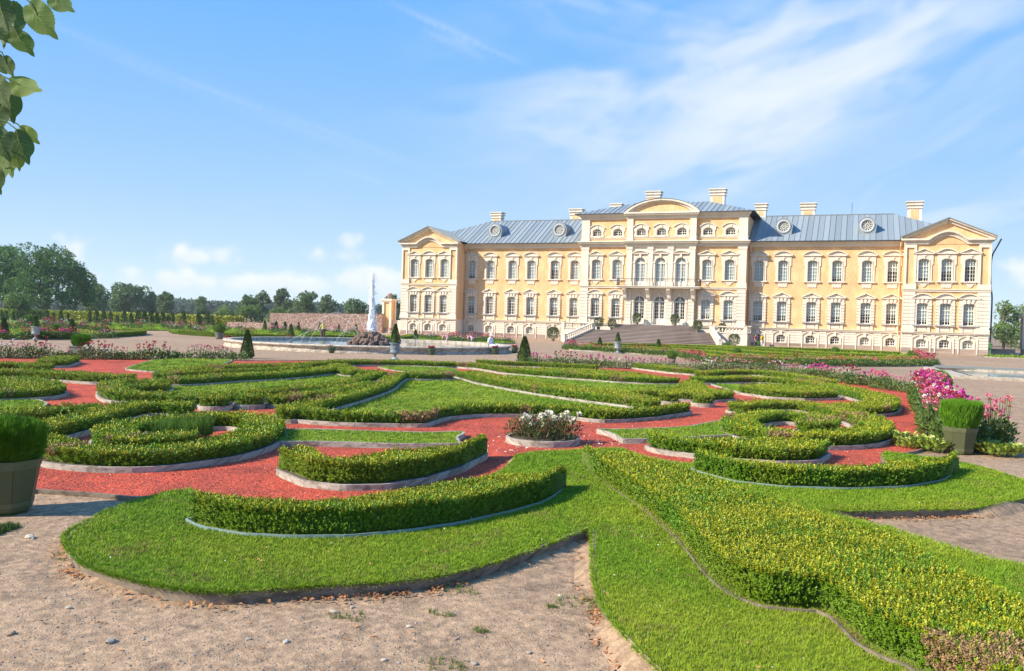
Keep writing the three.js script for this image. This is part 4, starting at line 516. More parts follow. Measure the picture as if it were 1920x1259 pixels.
// string course, basement cornice, main entablature, attic cornice
function course(u0, u1, w, y, d, h, name = 'string_course', mat = M.white) { part(name, merge([bx(u0, u1, y - h / 2, y + h / 2, w - 0.05, w + d), bx(u0 - 0.04, u1 + 0.04, y + h / 2, y + h / 2 + 0.06, w - 0.05, w + d + 0.09)]), mat, palace); }
const runs = [[-UPo - 0.1, -UPi + 0.1, PW], [-UPi + 0.1, -UC, 0], [-UC - 0.1, -UR - 0.0, CW], [-UR - 0.08, UR + 0.08, RW], [UR, UC + 0.1, CW], [UC, UPi - 0.1, 0], [UPi - 0.1, UPo + 0.1, PW]];
runs.forEach(([a, b, w], i) => {
  course(a, b, w, HB, 0.2, 0.16, 'basement_cornice');
  if (w !== 0) course(a, b, w, HS, 0.16, 0.2);
  const prof = (y, dd, n, m) => part(n, merge([bx(a, b, y, y + 0.28, w - 0.05, w + 0.24 + dd), bx(a - 0.1, b + 0.1, y + 0.28, y + 0.42, w - 0.05, w + 0.38 + dd), bx(a - 0.22, b + 0.22, y + 0.42, y + 0.60, w - 0.05, w + 0.62 + dd), bx(a - 0.3, b + 0.3, y + 0.60, y + 0.72, w - 0.05, w + 0.76 + dd)]), m, palace);
  if (w !== PW) prof(HE, w === 0 ? 0 : 0.05, 'entablature', M.white);
  if (w === CW || w === RW) { prof(16.1, 0, 'attic_cornice', M.white); course(a, b, w, HE + 1.1, 0.08, 0.16, 'attic_sill_course'); }
});
for (const s of [-1, 1]) { for (const [u, wd, w] of [[UC - 0.55, 1.1, CW], [UR - 0.42, 0.8, RW]]) part('attic_pilaster', merge([bx(s * u - wd / 2, s * u + wd / 2, HE + 0.72, 16.1, w - 0.01, w + 0.2), bx(s * u - wd / 2 - 0.05, s * u + wd / 2 + 0.05, HE + 0.72, HE + 1.05, w - 0.01, w + 0.26)]), M.white, palace); }
// rusticated courses of the basement between its windows
for (const [u0, u1, w] of [[-UPo, -UPi, PW], [-UPi, -UC, 0], [UC, UPi, 0], [UPi, UPo, PW]]) {
  const us = wins.filter(q => q[0] === 'base' && q[3] === w && q[2] > u0 && q[2] < u1).map(q => q[2]).sort((a, b) => a - b), L = []; let a = u0; for (const u of [...us, null]) { const b = u === null ? u1 : u - 0.98; if (b > a + 0.05) for (let k = 0; k < 5; k++) L.push(bx(a, b, 0.64 + k * 0.33, 0.64 + k * 0.33 + 0.28, w - 0.01, w + 0.07)); a = u + 0.98; } part('rusticated_courses', merge(L), M.white, palace);
}
// pavilion gables: entablature that arches over the middle window, raking cornices, roof
for (const s of [-1, 1]) {
  const c = s * 32.9, hw = 4.4, g = part2('gable', palace); g.position.set(c, 0, PW);
  const arch = x => { const t = Math.abs(x) / 1.95; return t < 1 ? 0.92 * (1 - t * t * (1.25 - 0.25 * t)) : 0; };
  const strip = (y0, y1, d, w2) => { const sh = new THREE.Shape(), N = 40, W2 = hw + w2; for (let k = 0; k <= N; k++) { const x = -W2 + 2 * W2 * k / N; k ? sh.lineTo(x, y0 + arch(x)) : sh.moveTo(x, y0 + arch(x)); } for (let k = N; k >= 0; k--) { const x = -W2 + 2 * W2 * k / N; sh.lineTo(x, y1 + arch(x)); } sh.closePath(); return extr(sh, d + 0.05, -0.05); };
  part('arched_cornice', merge([strip(HE, HE + 0.28, 0.24, 0), strip(HE + 0.28, HE + 0.42, 0.38, 0.1), strip(HE + 0.42, HE + 0.62, 0.58, 0.26)]), M.white, g);
  const apex = 15.25, tri = new THREE.Shape(); tri.moveTo(-hw, HE); tri.lineTo(hw, HE); tri.lineTo(hw, HE + 0.65); tri.lineTo(0, apex - 0.2); tri.lineTo(-hw, HE + 0.65); tri.closePath(); part('tympanum', extr(tri, 0.4, -0.35), M.cream, g);
  const rake = []; for (const d of [-1, 1]) { const x1 = d * (hw + 0.42), y1 = HE + 0.72, l = Math.hypot(x1, apex - y1), a = Math.atan2(apex - y1, -x1 * 1); for (const [th, dep, off] of [[0.30, 0.34, -0.16], [0.16, 0.66, 0.06]]) { const b = new THREE.BoxGeometry(l, th, dep); b.rotateZ(Math.atan2((apex - y1) * -d, l > 0 ? Math.abs(x1) : 1)); b.translate(x1 / 2, (apex + y1) / 2 + off, dep / 2); rake.push(b); } }
  part('raking_cornice', merge(rake), M.white, g);
  for (const d of [-1, 1]) { const x1 = d * (hw + 0.5), y1 = HE + 0.80, z0 = 0.78, z1 = -9, N = 14; for (let k = 0; k < N; k++) { const za = mixn(z0, z1, k / N), zb = mixn(z0, z1, (k + 1) / N), P = (t, z, o) => [x1 * t, mixn(apex + 0.17, y1, t) + o, z]; const q = triGeo([...quad(P(0, za, 0.02), P(1, za, 0.02), P(1, zb, 0.02), P(0, zb, 0.02)), ...quad(P(0, za, 0.07), P(1, za, 0.07), P(1, za - 0.05, 0.07), P(0, za - 0.05, 0.07)), ...quad(P(0, za, -0.03), P(1, za, -0.03), P(1, za, 0.07), P(0, za, 0.07))]); part('roof_panel', q, M.roofs[(k * 7 + (d > 0 ? 1 : 0)) % 4], g); } }
}
// main roof: hipped, of standing seam sheets
{
  const roof = part2('roof', palace), e = 13.18, r = 17.2, w0 = 0.84, w1 = -6.6, ul = 38.0, ur = 27.5, stp = 0.66; let idx = 0;
  const lim = u => clamp((ul - Math.abs(u)) / (ul - ur), 0, 1), P = (u, t, o) => [u, mixn(e, r, t) + o * 0.87, mixn(w0, w1, t) + o * 0.5];
  for (let u = -ul; u < ul - 0.01; u += stp) {
    const v = Math.min(ul, u + stp); if (v > -UC + 0.4 && u < UC - 0.4) continue; const ta = lim(u), tb = lim(v);
    part('roof_panel', triGeo([...quad(P(u, 0, 0), P(v, 0, 0), P(v, tb, 0), P(u, ta, 0)), ...quad(P(u, 0, 0.06), P(u + 0.05, 0, 0.06), P(u + 0.05, ta, 0.06), P(u, ta, 0.06)), ...quad(P(u, 0, 0), P(u, 0, 0.06), P(u, ta, 0.06), P(u, ta, 0)), ...quad(P(u + 0.05, 0, 0.06), P(u + 0.05, 0, 0), P(u + 0.05, ta, 0), P(u + 0.05, ta, 0.06))]), M.roofs[(idx++ * 5 + (idx % 3)) % 4], roof);
  }
  const back = -15.0; for (const s of [-1, 1]) part('hip_end', triGeo([s * ul, e, w0, s * ur, r, w1, s * ul, e, back]), M.roofs[1], roof);
  part('back_slope', triGeo([...quad([-ul, e, back], [-ur, r, w1], [ur, r, w1], [ul, e, back])]), M.roofs[1], roof);
  part('gutter', merge([bx(-UPi, -UC, e - 0.1, e + 0.02, w0 - 0.06, w0 + 0.08), bx(UC, UPi, e - 0.1, e + 0.02, w0 - 0.06, w0 + 0.08)]), M.iron, roof);
  part('ridge_cap', merge([bx(-ur, -UC + 1, r - 0.02, r + 0.07, w1 - 0.12, w1 + 0.12), bx(UC - 1, ur, r - 0.02, r + 0.07, w1 - 0.12, w1 + 0.12)]), M.roofs[0], roof);
}
// roof over the raised centre
{
  const roof = part2('roof', palace), e = 16.84, r = 18.95, ul = 11.6, w0 = 2.3, wb = -10.6, ur = 5.0, wm = -4.0, stp = 0.66; let idx = 0;
  const lim = u => clamp((ul - Math.abs(u)) / (ul - ur), 0, 1), P = (u, t, o) => [u, mixn(e, r, t) + o * 0.9, mixn(w0, wm, t) + o * 0.4];
  for (let u = -ul; u < ul - 0.01; u += stp) { const v = Math.min(ul, u + stp), ta = lim(u), tb = lim(v); part('roof_panel', triGeo([...quad(P(u, 0, 0), P(v, 0, 0), P(v, tb, 0), P(u, ta, 0)), ...quad(P(u, 0, 0.06), P(u + 0.05, 0, 0.06), P(u + 0.05, ta, 0.06), P(u, ta, 0.06)), ...quad(P(u + 0.05, 0, 0.06), P(u + 0.05, 0, 0), P(u + 0.05, ta, 0), P(u + 0.05, ta, 0.06))]), M.roofs[(idx++ * 3) % 4], roof); }
  const Q = (s, z, t, o) => [s * mixn(ul, ur, t), mixn(e, r, t) + o, mixn(z, wm, t)];
  for (const s of [-1, 1]) for (let k = 0; k < 18; k++) { const za = mixn(w0, wb, k / 18), zb = mixn(w0, wb, (k + 1) / 18); part('roof_panel', triGeo([...Q(s, za, 0, 0), ...Q(s, zb, 0, 0), ...Q(s, za, 1, 0), ...quad(Q(s, za, 0, 0.06), Q(s, za - 0.05, 0, 0.06), Q(s, za - 0.05, 0.98, 0.06), Q(s, za, 0.98, 0.06))]), M.roofs[(k * 3 + 1) % 4], roof); }
  part('back_slope', triGeo([...quad([-ul, e, wb], [-ur, r, wm], [ur, r, wm], [ul, e, wb])]), M.roofs[0], roof);
  part('eave_board', merge([bx(-ul, -UR - 0.3, e - 0.08, e, w0 - 0.3, w0 + 0.03), bx(UR + 0.3, ul, e - 0.08, e, w0 - 0.3, w0 + 0.03), bx(ul - 0.35, ul, e - 0.09, e - 0.01, wb, w0 - 0.3), bx(-ul, -ul + 0.35, e - 0.09, e - 0.01, wb, w0 - 0.3)]), M.iron, roof);
  // segmental gable over the three middle bays
  const g = part2('segmental_gable', palace); g.position.set(0, 16.8, RW); const W = 9.4, H = 1.68, f = t => [W / 2 * t, H * Math.pow(Math.max(0, 1 - t * t), 0.78)];
  const sh = new THREE.Shape(); sh.moveTo(-W / 2, 0); sh.lineTo(W / 2, 0); for (let k = 1; k < 24; k++) sh.lineTo(...f(1 - 2 * k / 24)); sh.closePath(); part('tympanum', extr(sh, 0.4, -0.3), M.cream, g);
  const band = (k0, k1, d) => { const s2 = new THREE.Shape(); for (let k = 0; k <= 24; k++) { const p = f(-1 + 2 * k / 24); k ? s2.lineTo(p[0] * k1, p[1] * k1 + 0.02) : s2.moveTo(p[0] * k1, p[1] * k1); } for (let k = 24; k >= 0; k--) { const p = f(-1 + 2 * k / 24); s2.lineTo(p[0] * k0, p[1] * k0 - 0.02); } s2.closePath(); return extr(s2, d, -0.02); };
  part('arched_cornice', merge([band(0.84, 0.96, 0.34), band(0.95, 1.06, 0.62), bx(-W / 2 - 0.2, W / 2 + 0.2, -0.03, 0.1, -0.02, 0.7)]), M.white, g);
  const top = []; for (let k = 0; k < 24; k++) { const a = f(-1 + 2 * k / 24), b = f(-1 + 2 * (k + 1) / 24); top.push(...quad([a[0] * 1.07, a[1] * 1.07 + 0.03, 0.68], [b[0] * 1.07, b[1] * 1.07 + 0.03, 0.68], [b[0] * 1.07, b[1] * 1.07 + 0.03, -5], [a[0] * 1.07, a[1] * 1.07 + 0.03, -5])); } part('barrel_roof', triGeo(top), M.roofs[1], g);
}
// oculus dormers
function dormer(u) {
  const g = part2('dormer', palace); g.position.set(u, 15.15, -1.05); const ring = new THREE.TorusGeometry(0.74, 0.16, 8, 28); ring.translate(0, 0, 0.05);
  const f = new THREE.Shape(); f.absarc(0, 0, 0.98, -0.25, Math.PI + 0.25, false); f.lineTo(-0.78, -0.95); f.lineTo(0.78, -0.95); f.closePath(); const ho = new THREE.Path(); ho.absarc(0, 0, 0.66, 0, Math.PI * 2, true); f.holes.push(ho); part('face', merge([extr(f, 0.16, -0.12), ring]), M.lead, g);
  const sp = []; for (let k = 0; k < 12; k++) { const b = bx(0.2, 0.66, -0.03, 0.03, -0.03, 0.03); b.rotateZ(k * Math.PI / 6); sp.push(b); } const t1 = new THREE.TorusGeometry(0.2, 0.035, 6, 16), t2 = new THREE.TorusGeometry(0.45, 0.025, 6, 20), t3 = new THREE.CircleGeometry(0.08, 10); sp.push(t1, t2, t3); part('spoked_frame', merge(sp), M.sash, g);
  const p = new THREE.CircleGeometry(0.66, 24); p.translate(0, 0, -0.05); part('pane', p, M.glass, g); const d = new THREE.CircleGeometry(0.9, 24); d.translate(0, 0, -0.5); part('dark_backing', d, M.room, g);
  const b = new THREE.Shape(); b.absarc(0, 0, 1.06, -0.3, Math.PI + 0.3, false); b.lineTo(-0.9, -1.4); b.lineTo(0.9, -1.4); b.closePath(); const bi = new THREE.Path(); bi.absarc(0, 0, 0.96, 0, Math.PI * 2, true); b.holes.push(bi); part('hood', extr(b, 3.4, -3.3), M.roofs[2], g);
}
for (const u of [-24.45, -14.8, 14.8, 24.45]) dormer(u);
// chimneys
function chimney(u, w, y0, y1, wd, name = 'chimney') {
  const L = [bx(-wd / 2, wd / 2, y0 - 2.5, y1 - 0.5, -0.6, 0.6), bx(-wd / 2 - 0.1, wd / 2 + 0.1, y1 - 0.9, y1 - 0.78, -0.7, 0.7), bx(-wd / 2 - 0.16, wd / 2 + 0.16, y1 - 0.5, y1 - 0.32, -0.76, 0.76), bx(-wd / 2 - 0.06, wd / 2 + 0.06, y1 - 0.32, y1 - 0.12, -0.66, 0.66), bx(-wd / 2 - 0.22, wd / 2 + 0.22, y1 - 0.12, y1, -0.82, 0.82)];
  const c = part2(name, palace); c.position.set(u, 0, w); part('stack', merge(L), M.white, c); part('cream_panel', bx(-wd / 2 + 0.35, wd / 2 - 0.35, y0, y1 - 1.0, 0.55, 0.63), M.cream, c);
}
for (const [u, w, y0, y1, wd] of [[-26.8, -7.4, 17, 18.6, 1.5], [-14.3, -7.2, 17.2, 18.8, 1.7], [-3.0, -6.6, 19.4, 20.9, 1.9], [5.8, -6.2, 18.6, 20.9, 1.9], [11.4, -7.0, 17.3, 18.9, 1.3], [17.3, -7.2, 17.3, 18.85, 1.7], [29.9, -7.2, 16.4, 18.75, 1.6], [-8.2, -6.5, 18, 19.3, 1.4]]) chimney(u, w, y0, y1, wd);
part('lightning_rod', bx(22.6, 22.65, 17, 18.7, -6.65, -6.6), M.iron, palace);
// downpipes
for (const [u, w] of [[-UPi + 0.35, 0.12], [-UC - 0.3, 0.12], [UC + 0.3, 0.12], [UPi - 0.35, 0.12]]) part('downpipe', merge([tube([[u, 12.9, w + 0.85], [u, 12.6, w + 0.75], [u, 12.0, w + 0.06], [u, 11.5, w]], 0.085, 14, 6), tube([[u, 11.5, w], [u, 7.35, w], [u, 7.1, w + 0.1], [u, 2.7, w + 0.1], [u, 2.3, w + 0.28], [u, 0.3, w + 0.28]], 0.085, 30, 6)]), M.pipe, palace);
part('downpipe', tube([[UPo + 0.85, 13.0, PW + 0.5], [UPo + 0.5, 12.1, PW - 0.1], [UPo + 0.14, 11.2, PW - 0.4], [UPo + 0.14, 7.4, PW - 0.4], [UPo + 0.24, 7, PW - 0.4], [UPo + 0.24, 0.3, PW - 0.4]], 0.085, 40, 6), M.iron, palace);
// balcony
{
  const b = part2('balcony', palace); b.position.set(0, 7.12, RW); part('slab', merge([bx(-5.3, 5.3, 0, 0.16, -0.5, 1.5), bx(-5.4, 5.4, 0.16, 0.24, -0.5, 1.6)]), M.white, b);
  for (const u of [-4.4, -1.35, 1.35, 4.4]) { const s = new THREE.Shape(); s.moveTo(0, 0); s.lineTo(1.25, 0); s.bezierCurveTo(1.3, -0.5, 0.7, -0.5, 0.55, -1.0); s.bezierCurveTo(0.5, -1.4, 0.2, -1.5, 0, -1.55); s.closePath(); const g = new THREE.ExtrudeGeometry(s, { depth: 0.42, bevelEnabled: true, bevelSize: 0.03, bevelThickness: 0.03, bevelSegments: 1 }); g.rotateY(-Math.PI / 2); g.translate(u + 0.21, 0, 0.1); part('console', g, M.white, b); }
  const L = [bx(-5.3, 5.3, 1.12, 1.17, 1.45, 1.5), bx(-5.3, 5.3, 0.32, 0.35, 1.45, 1.5)]; for (const u of [-5.3, -3, -1, 1, 3, 5.26]) L.push(bx(u, u + 0.05, 0.2, 1.2, 1.45, 1.5)); for (const s of [-5.3, 5.27]) { L.push(bx(s, s + 0.04, 1.12, 1.17, 0, 1.45), bx(s, s + 0.04, 0.32, 0.35, 0, 1.45)); for (let k = 1; k < 8; k++) L.push(bx(s, s + 0.03, 0.3, 1.15, k * 0.18, k * 0.18 + 0.03)); } for (let k = 0; k < 66; k++) L.push(bx(-5.25 + k * 0.16, -5.235 + k * 0.16, 0.34, 1.13, 1.465, 1.48)); part('iron_railing', merge(L), M.iron, b);
}
// garden stair: terrace, two flights, sloping balustrades
{
  const st = part2('garden_stair', palace);
  part('landing', bx(-5.2, 5.2, 0, 2.36, RW + 0.01, 3.3), M.step, st);
  for (let k = 0; k < 5; k++) part('step', merge([bx(-5.2, 5.2, 1.6 + 0.152 * k, 1.6 + 0.152 * (k + 1) - 0.05, 3.3 + 0.004, 5.3 - k * 0.4 - 0.12), bx(-5.23, 5.23, 1.6 + 0.152 * (k + 1) - 0.05, 1.6 + 0.152 * (k + 1) - 0.003, 3.3 + 0.004, 5.3 - k * 0.4)]), M.step, st);
  part('terrace', bx(-11.6, 11.6, 0, 1.598, CW + 0.45, 6.4), M.step, st); part('terrace_front', merge([bx(-11.65, -7.3, 0, 1.52, 6.4, 6.46), bx(7.3, 11.65, 0, 1.52, 6.4, 6.46)]), M.white, st);
  for (let k = 0; k < 10; k++) { const hw = mixn(9.0, 7.2, k / 9), z1 = 12.0 - k * 0.56, s = new THREE.Shape(); part('step', merge([bx(-hw, hw, 0.16 * k, 0.16 * (k + 1) - 0.055, 6.404, z1 - 0.13), bx(-hw - 0.02, hw + 0.02, 0.16 * (k + 1) - 0.055, 0.16 * (k + 1) - 0.003, 6.404, z1)]), M.step, st); }
  const bal = lathe([[0.0, 0], [0.085, 0], [0.085, 0.06], [0.04, 0.1], [0.1, 0.24], [0.09, 0.32], [0.04, 0.44], [0.035, 0.5], [0.08, 0.53], [0.08, 0.58], [0, 0.58]], 8);
  const run = (a, b, n) => { const g = part2('balustrade', palace), dx = b[0] - a[0], dy = b[1] - a[1], dz = b[2] - a[2], l = Math.hypot(dx, dz), ang = Math.atan2(-dz, dx), sl = Math.atan2(dy, l); g.position.set(...a); g.rotation.y = ang; const rail = (y, h, w) => { const q = new THREE.BoxGeometry(Math.hypot(l, dy) + 0.1, h, w); q.rotateZ(sl); q.translate(l / 2, y + dy / 2, 0); return q; }; part('rail', merge([rail(0.84, 0.13, 0.32), rail(0.11, 0.12, 0.28)]), M.white, g); for (let k = 0; k < n; k++) { const t = (k + 0.5) / n, m = part('baluster', bal, M.white, g); m.position.set(l * t, dy * t + 0.18, 0); } for (const t of [0, 1]) part('post', merge([bx(l * t - 0.2, l * t + 0.2, dy * t - 0.1, dy * t + 0.92, -0.2, 0.2), bx(l * t - 0.25, l * t + 0.25, dy * t + 0.92, dy * t + 1.0, -0.25, 0.25)]), M.white, g); };
  for (const s of [-1, 1]) { run([s * 7.4, 1.6, 6.3], [s * 9.3, 0, 12.1], 15); run([s * 7.7, 1.6, 6.25], [s * 11.4, 1.6, 6.25], 9); run([s * 11.4, 1.6, 6.0], [s * 11.4, 1.6, 2.4], 8);
    part('stair_cheek', triGeo([...quad([s * 7.25, 0, 6.42], [s * 9.15, 0, 12.3], [s * 9.15, 0.1, 12.3], [s * 7.25, 1.7, 6.42]), ...quad([s * 7.6, 0, 6.42], [s * 9.5, 0, 12.3], [s * 9.5, 0.1, 12.3], [s * 7.6, 1.7, 6.42]), ...quad([s * 7.25, 1.7, 6.42], [s * 9.15, 0.1, 12.3], [s * 9.5, 0.1, 12.3], [s * 7.6, 1.7, 6.42]), ...quad([s * 9.15, 0, 12.3], [s * 9.5, 0, 12.3], [s * 9.5, 0.1, 12.3], [s * 9.15, 0.1, 12.3])]), M.white, st); }
}

// ---------------------------------------------------------------- plants: shared builders
function leafQuad(pos, b, d, s, l, w, fold = 0.2) { // one folded leaf
  const n = V().crossVectors(s, d), t = b.clone().addScaledVector(d, l), m = b.clone().addScaledVector(d, l * 0.5), a = m.clone().addScaledVector(s, w / 2).addScaledVector(n, w * fold), c = m.clone().addScaledVector(s, -w / 2).addScaledVector(n, w * fold);
  pos.push(b.x, b.y, b.z, a.x, a.y, a.z, t.x, t.y, t.z, b.x, b.y, b.z, t.x, t.y, t.z, c.x, c.y, c.z);
}
function rdir(R) { const a = R() * 6.283, y = R() * 2 - 1, r = Math.sqrt(1 - y * y); return V(r * Math.cos(a), y, r * Math.sin(a)); }
function side(d) { const s = V().crossVectors(d, Math.abs(d.y) > 0.9 ? V(1, 0, 0) : V(0, 1, 0)); return s.normalize(); }
// evergreen leafage on a body of revolution: prof(t) -> radius at height t*h
function shrubGeo(seed, h, prof, n, leaf, inward = 0.12) {
  const R = rng(seed), pos = [];
  for (let k = 0; k < n; k++) {
    const t = Math.pow(R(), 0.85), r0 = prof(t), a = R() * 6.283, r = r0 * (1 - R() * R() * inward * 3) * (0.93 + 0.1 * noise3(Math.cos(a) * 3, t * 7, Math.sin(a) * 3)), b = V(Math.cos(a) * r, t * h, Math.sin(a) * r);
    const d = V(Math.cos(a) * 0.7 + (R() - 0.5) * 0.7, 0.55 + (R() - 0.3) * 0.7, Math.sin(a) * 0.7 + (R() - 0.5) * 0.7).normalize(); const q = side(d).applyAxisAngle(d, R() * 3.14);
    leafQuad(pos, b, d, q, leaf * (0.7 + R() * 0.7), leaf * 0.42);
  }
  return triGeo(pos);
}
function colourLeaves(g, seed, cols, per = 6) { // one colour per leaf
  const R = rng(seed), n = g.attributes.position.count, c = new Float32Array(n * 3);
  for (let i = 0; i < n; i += per) { const q = cols[Math.floor(R() * cols.length)], v = 0.75 + R() * 0.5; for (let k = i; k < Math.min(n, i + per); k++) { c[k * 3] = q[0] * v; c[k * 3 + 1] = q[1] * v; c[k * 3 + 2] = q[2] * v; } }
  g.setAttribute('color', new THREE.BufferAttribute(c, 3)); return g;
}
M.leaf = new THREE.MeshStandardMaterial({ color: lin(1, 1, 1), roughness: 0.55, vertexColors: true });
M.bark = std(lin(0.13, 0.10, 0.075), 1); M.stem = std(lin(0.10, 0.15, 0.04), 0.8);
M.darkGreen = std(lin(0.065, 0.115, 0.019), 1);
const thujaCols = [[0.055, 0.115, 0.018], [0.07, 0.14, 0.02], [0.05, 0.10, 0.018], [0.10, 0.145, 0.022]];
const limeCols = [[0.12, 0.24, 0.02], [0.16, 0.30, 0.022], [0.09, 0.19, 0.018], [0.20, 0.32, 0.03]];

// cone shaped thujas
function makeCone(seed, h, r, n, leaf) {
  const prof = t => r * Math.pow(1 - t, 0.8) * smooth(-0.12, 0.12, t);
  return { f: colourLeaves(shrubGeo(seed, h, prof, n, leaf), seed, thujaCols), c: (() => { const g = new THREE.ConeGeometry(r * 0.72, h * 0.92, 12); g.translate(0, h * 0.49, 0); return g; })(), t: (() => { const g = new THREE.CylinderGeometry(0.03, 0.04, 0.2, 6); g.translate(0, 0.08, 0); return g; })() };
}
function coneThing(G, label, x, z, s, y = 0, group, name = 'thuja') {
  const t = thing(name, label, 'topiary', [x, y, z], (x * 7.3) % 6, group); t.scale.set(s * (0.9 + 0.2 * ((x * 13.7) % 1 + 1) % 1), s, s * 0.97); part('trunk', G.t, M.bark, t); part('inner_branches', G.c, M.darkGreen, t); part('foliage', G.f, M.leaf, t); return t;
}
const coneBig = makeCone(21, 1, 0.27, 2600, 0.055), coneMid = makeCone(22, 1, 0.26, 900, 0.085), coneFar = makeCone(23, 1, 0.24, 420, 0.12), coneFar2 = makeCone(24, 1, 0.21, 420, 0.12);
{
  const L = ['pointed thuja in front of the left end of the grey rubble wall', 'pointed thuja at the corner of the rubble wall', 'second pointed thuja before the rubble wall', 'third pointed thuja before the rubble wall', 'dark pointed thuja on the lawn just behind the fountain rim', 'fourth pointed thuja before the rubble wall', 'thuja beside the woman in the yellow top', 'small thuja in front of the middle of the rubble wall', 'slim thuja before the wall just left of the fountain jet', 'slim thuja in the flower bed below the left pavilion', 'thuja in the bed left of the blue urn below the stair', 'thuja in the bed below the middle of the stair', 'thuja beside the white urn on the far left', 'dark thuja at the very left edge of the picture', 'broad thuja at the near side of the fountain basin', 'tall pointed thuja right of the fountain below the palace'];
  DATA.CONES.forEach(([x, z, h], i) => coneThing(i > 12 ? coneBig : coneMid, L[i], x, z, h, 0, 'pointed thujas in the garden'));
  DATA.ROW.forEach(([x, z, h], i) => coneThing(i % 2 ? coneFar : coneFar2, 'clipped thuja in the long row before the yellow green hedge', x, z, h, 0, 'row of clipped thujas on the far left', 'row_thuja'));
}
// ---------------------------------------------------------------- planters and pots
M.planter = std(lin(0.105, 0.118, 0.05), 0.6, { map: reps(texStone, 1) });
M.planterBand = std(lin(0.105, 0.115, 0.052), 0.6);
function octPlanter(label, x, z, s, turn) {
  const t = thing('octagonal_planter', label, 'planter', [x, 0, z], turn); t.scale.setScalar(s);
  const R0 = 0.245, R1 = 0.325, H = 0.52;
  for (let k = 0; k < 8; k++) { const a = k * Math.PI / 4, b = a + Math.PI / 4, P = (ang, r, y) => [Math.cos(ang) * r, y, Math.sin(ang) * r]; const e = 0.006; part('side_panel', triGeo([...quad(P(b - e, R0, 0.03), P(a + e, R0, 0.03), P(a + e, R1, H), P(b - e, R1, H)), ...quad(P(a + e, R1, H), P(a + e, R1 - 0.03, H), P(b - e, R1 - 0.03, H), P(b - e, R1, H)), ...quad(P(a + e, R0 - 0.03, 0.03), P(b - e, R0 - 0.03, 0.03), P(b - e, R1 - 0.03, H), P(a + e, R1 - 0.03, H))]), M.planter, t); }
  const ring = (y0, y1, o) => { const f = y => mixn(R0, R1, (y - 0.03) / (H - 0.03)) + o, g = lathe([[f(y0) - 0.03, y0], [f(y0), y0], [f(y1), y1], [f(y1) - 0.03, y1]], 8); g.rotateY(Math.PI / 2); return g.toNonIndexed(); };
  const rim = ring(0.44, 0.524, 0.008), low = ring(0.07, 0.12, 0.006); rim.computeVertexNormals(); low.computeVertexNormals(); part('upper_band', rim, M.planterBand, t); part('lower_band', low, M.planterBand, t);
  const so = new THREE.CircleGeometry(0.31, 16); so.rotateX(-Math.PI / 2); so.translate(0, 0.47, 0); part('soil', so, M.soil, t); const fl = new THREE.CylinderGeometry(0.2, 0.2, 0.035, 8); fl.translate(0, 0.017, 0); part('foot', fl, M.darkGreen, t); return t;
}
function broomPlant(label, x, y, z, s, seed, n, loose = 0.2, tone = 1, flat = 0) { // dense, fine, upright bright green plant
  const R = rng(seed), t = thing('broom_bush', label, 'plant', [x, y, z], R() * 6); t.scale.setScalar(s); const items = [];
  const blade = (() => { const p = []; for (let k = 0; k < 5; k++) { const a = k * 1.26, d = V(Math.cos(a) * 0.22, 1, Math.sin(a) * 0.22).normalize(), b = V(Math.cos(a) * 0.004, 0, Math.sin(a) * 0.004); leafQuad(p, b, d, side(d), 0.13, 0.006, 0.1); } return triGeo(p); })();
  for (let k = 0; k < n; k++) { const a = R() * 6.283, q = Math.sqrt(R()), h = R(), top = flat ? 0.53 + 0.06 * Math.sqrt(1 - q * q * 0.9) : 0.44 + 0.16 * Math.sqrt(1 - q * q * 0.95), rr = 0.33 * q * (0.78 + 0.3 * Math.min(1, h * 2.2)) , y2 = h * (top - 0.1); const out = q * (flat ? 0.06 : 0.35); items.push({ x: Math.cos(a) * rr, y: y2, z: Math.sin(a) * rr, d: V(Math.cos(a) * out * (1 + loose) + (R() - 0.5) * loose, 1 - loose * 0.4, Math.sin(a) * out * (1 + loose) + (R() - 0.5) * loose).normalize(), r: R() * 6, s: (0.8 + R() * 0.6) * (1 - loose * 0.25), c: (v => [0.10 * v, 0.24 * v, 0.012 * v])((0.7 + R() * 0.6) * tone) }); }
  const core = new THREE.SphereGeometry(0.26, 14, 10); core.scale(1, 0.9, 1); core.translate(0, 0.24, 0); part('inner_stems', core, M.core, t); scatter('foliage', blade, M.grass, items, t); return t;
}
{
  const [x, z] = DATA.PT.planterR, [x2, z2] = DATA.PT.planterL;
  octPlanter('olive green octagonal planter beside the pink flowers on the right', x, z, 0.98, 0.2); broomPlant('bright green broom bush in the right octagonal planter', x, 0.44, z, 0.98, 61, 8000, 0.15, 1, 1);
  octPlanter('dark green octagonal planter cut off by the left edge', x2, z2, 1.14, 0.34); broomPlant('feathery green broom bush in the left foreground planter', x2, 0.5, z2, 0.98, 62, 13000, 0.9, 0.85);
}
const ballF = colourLeaves(shrubGeo(31, 1, t => 0.5 * Math.sqrt(Math.max(0, 1 - Math.pow(2 * t - 1, 2))) * 1.04, 1500, 0.10), 31, limeCols), ballC = (() => { const g = new THREE.SphereGeometry(0.42, 14, 10); g.translate(0, 0.5, 0); return g; })();
const roundPot = lathe([[0, 0], [0.3, 0], [0.33, 0.1], [0.38, 0.5], [0.42, 0.52], [0.42, 0.6], [0.36, 0.6], [0.34, 0.45], [0, 0.45]], 16);
M.potGrey = std(lin(0.17, 0.16, 0.14), 0.7); M.potGreen = std(lin(0.06, 0.10, 0.06), 0.6);
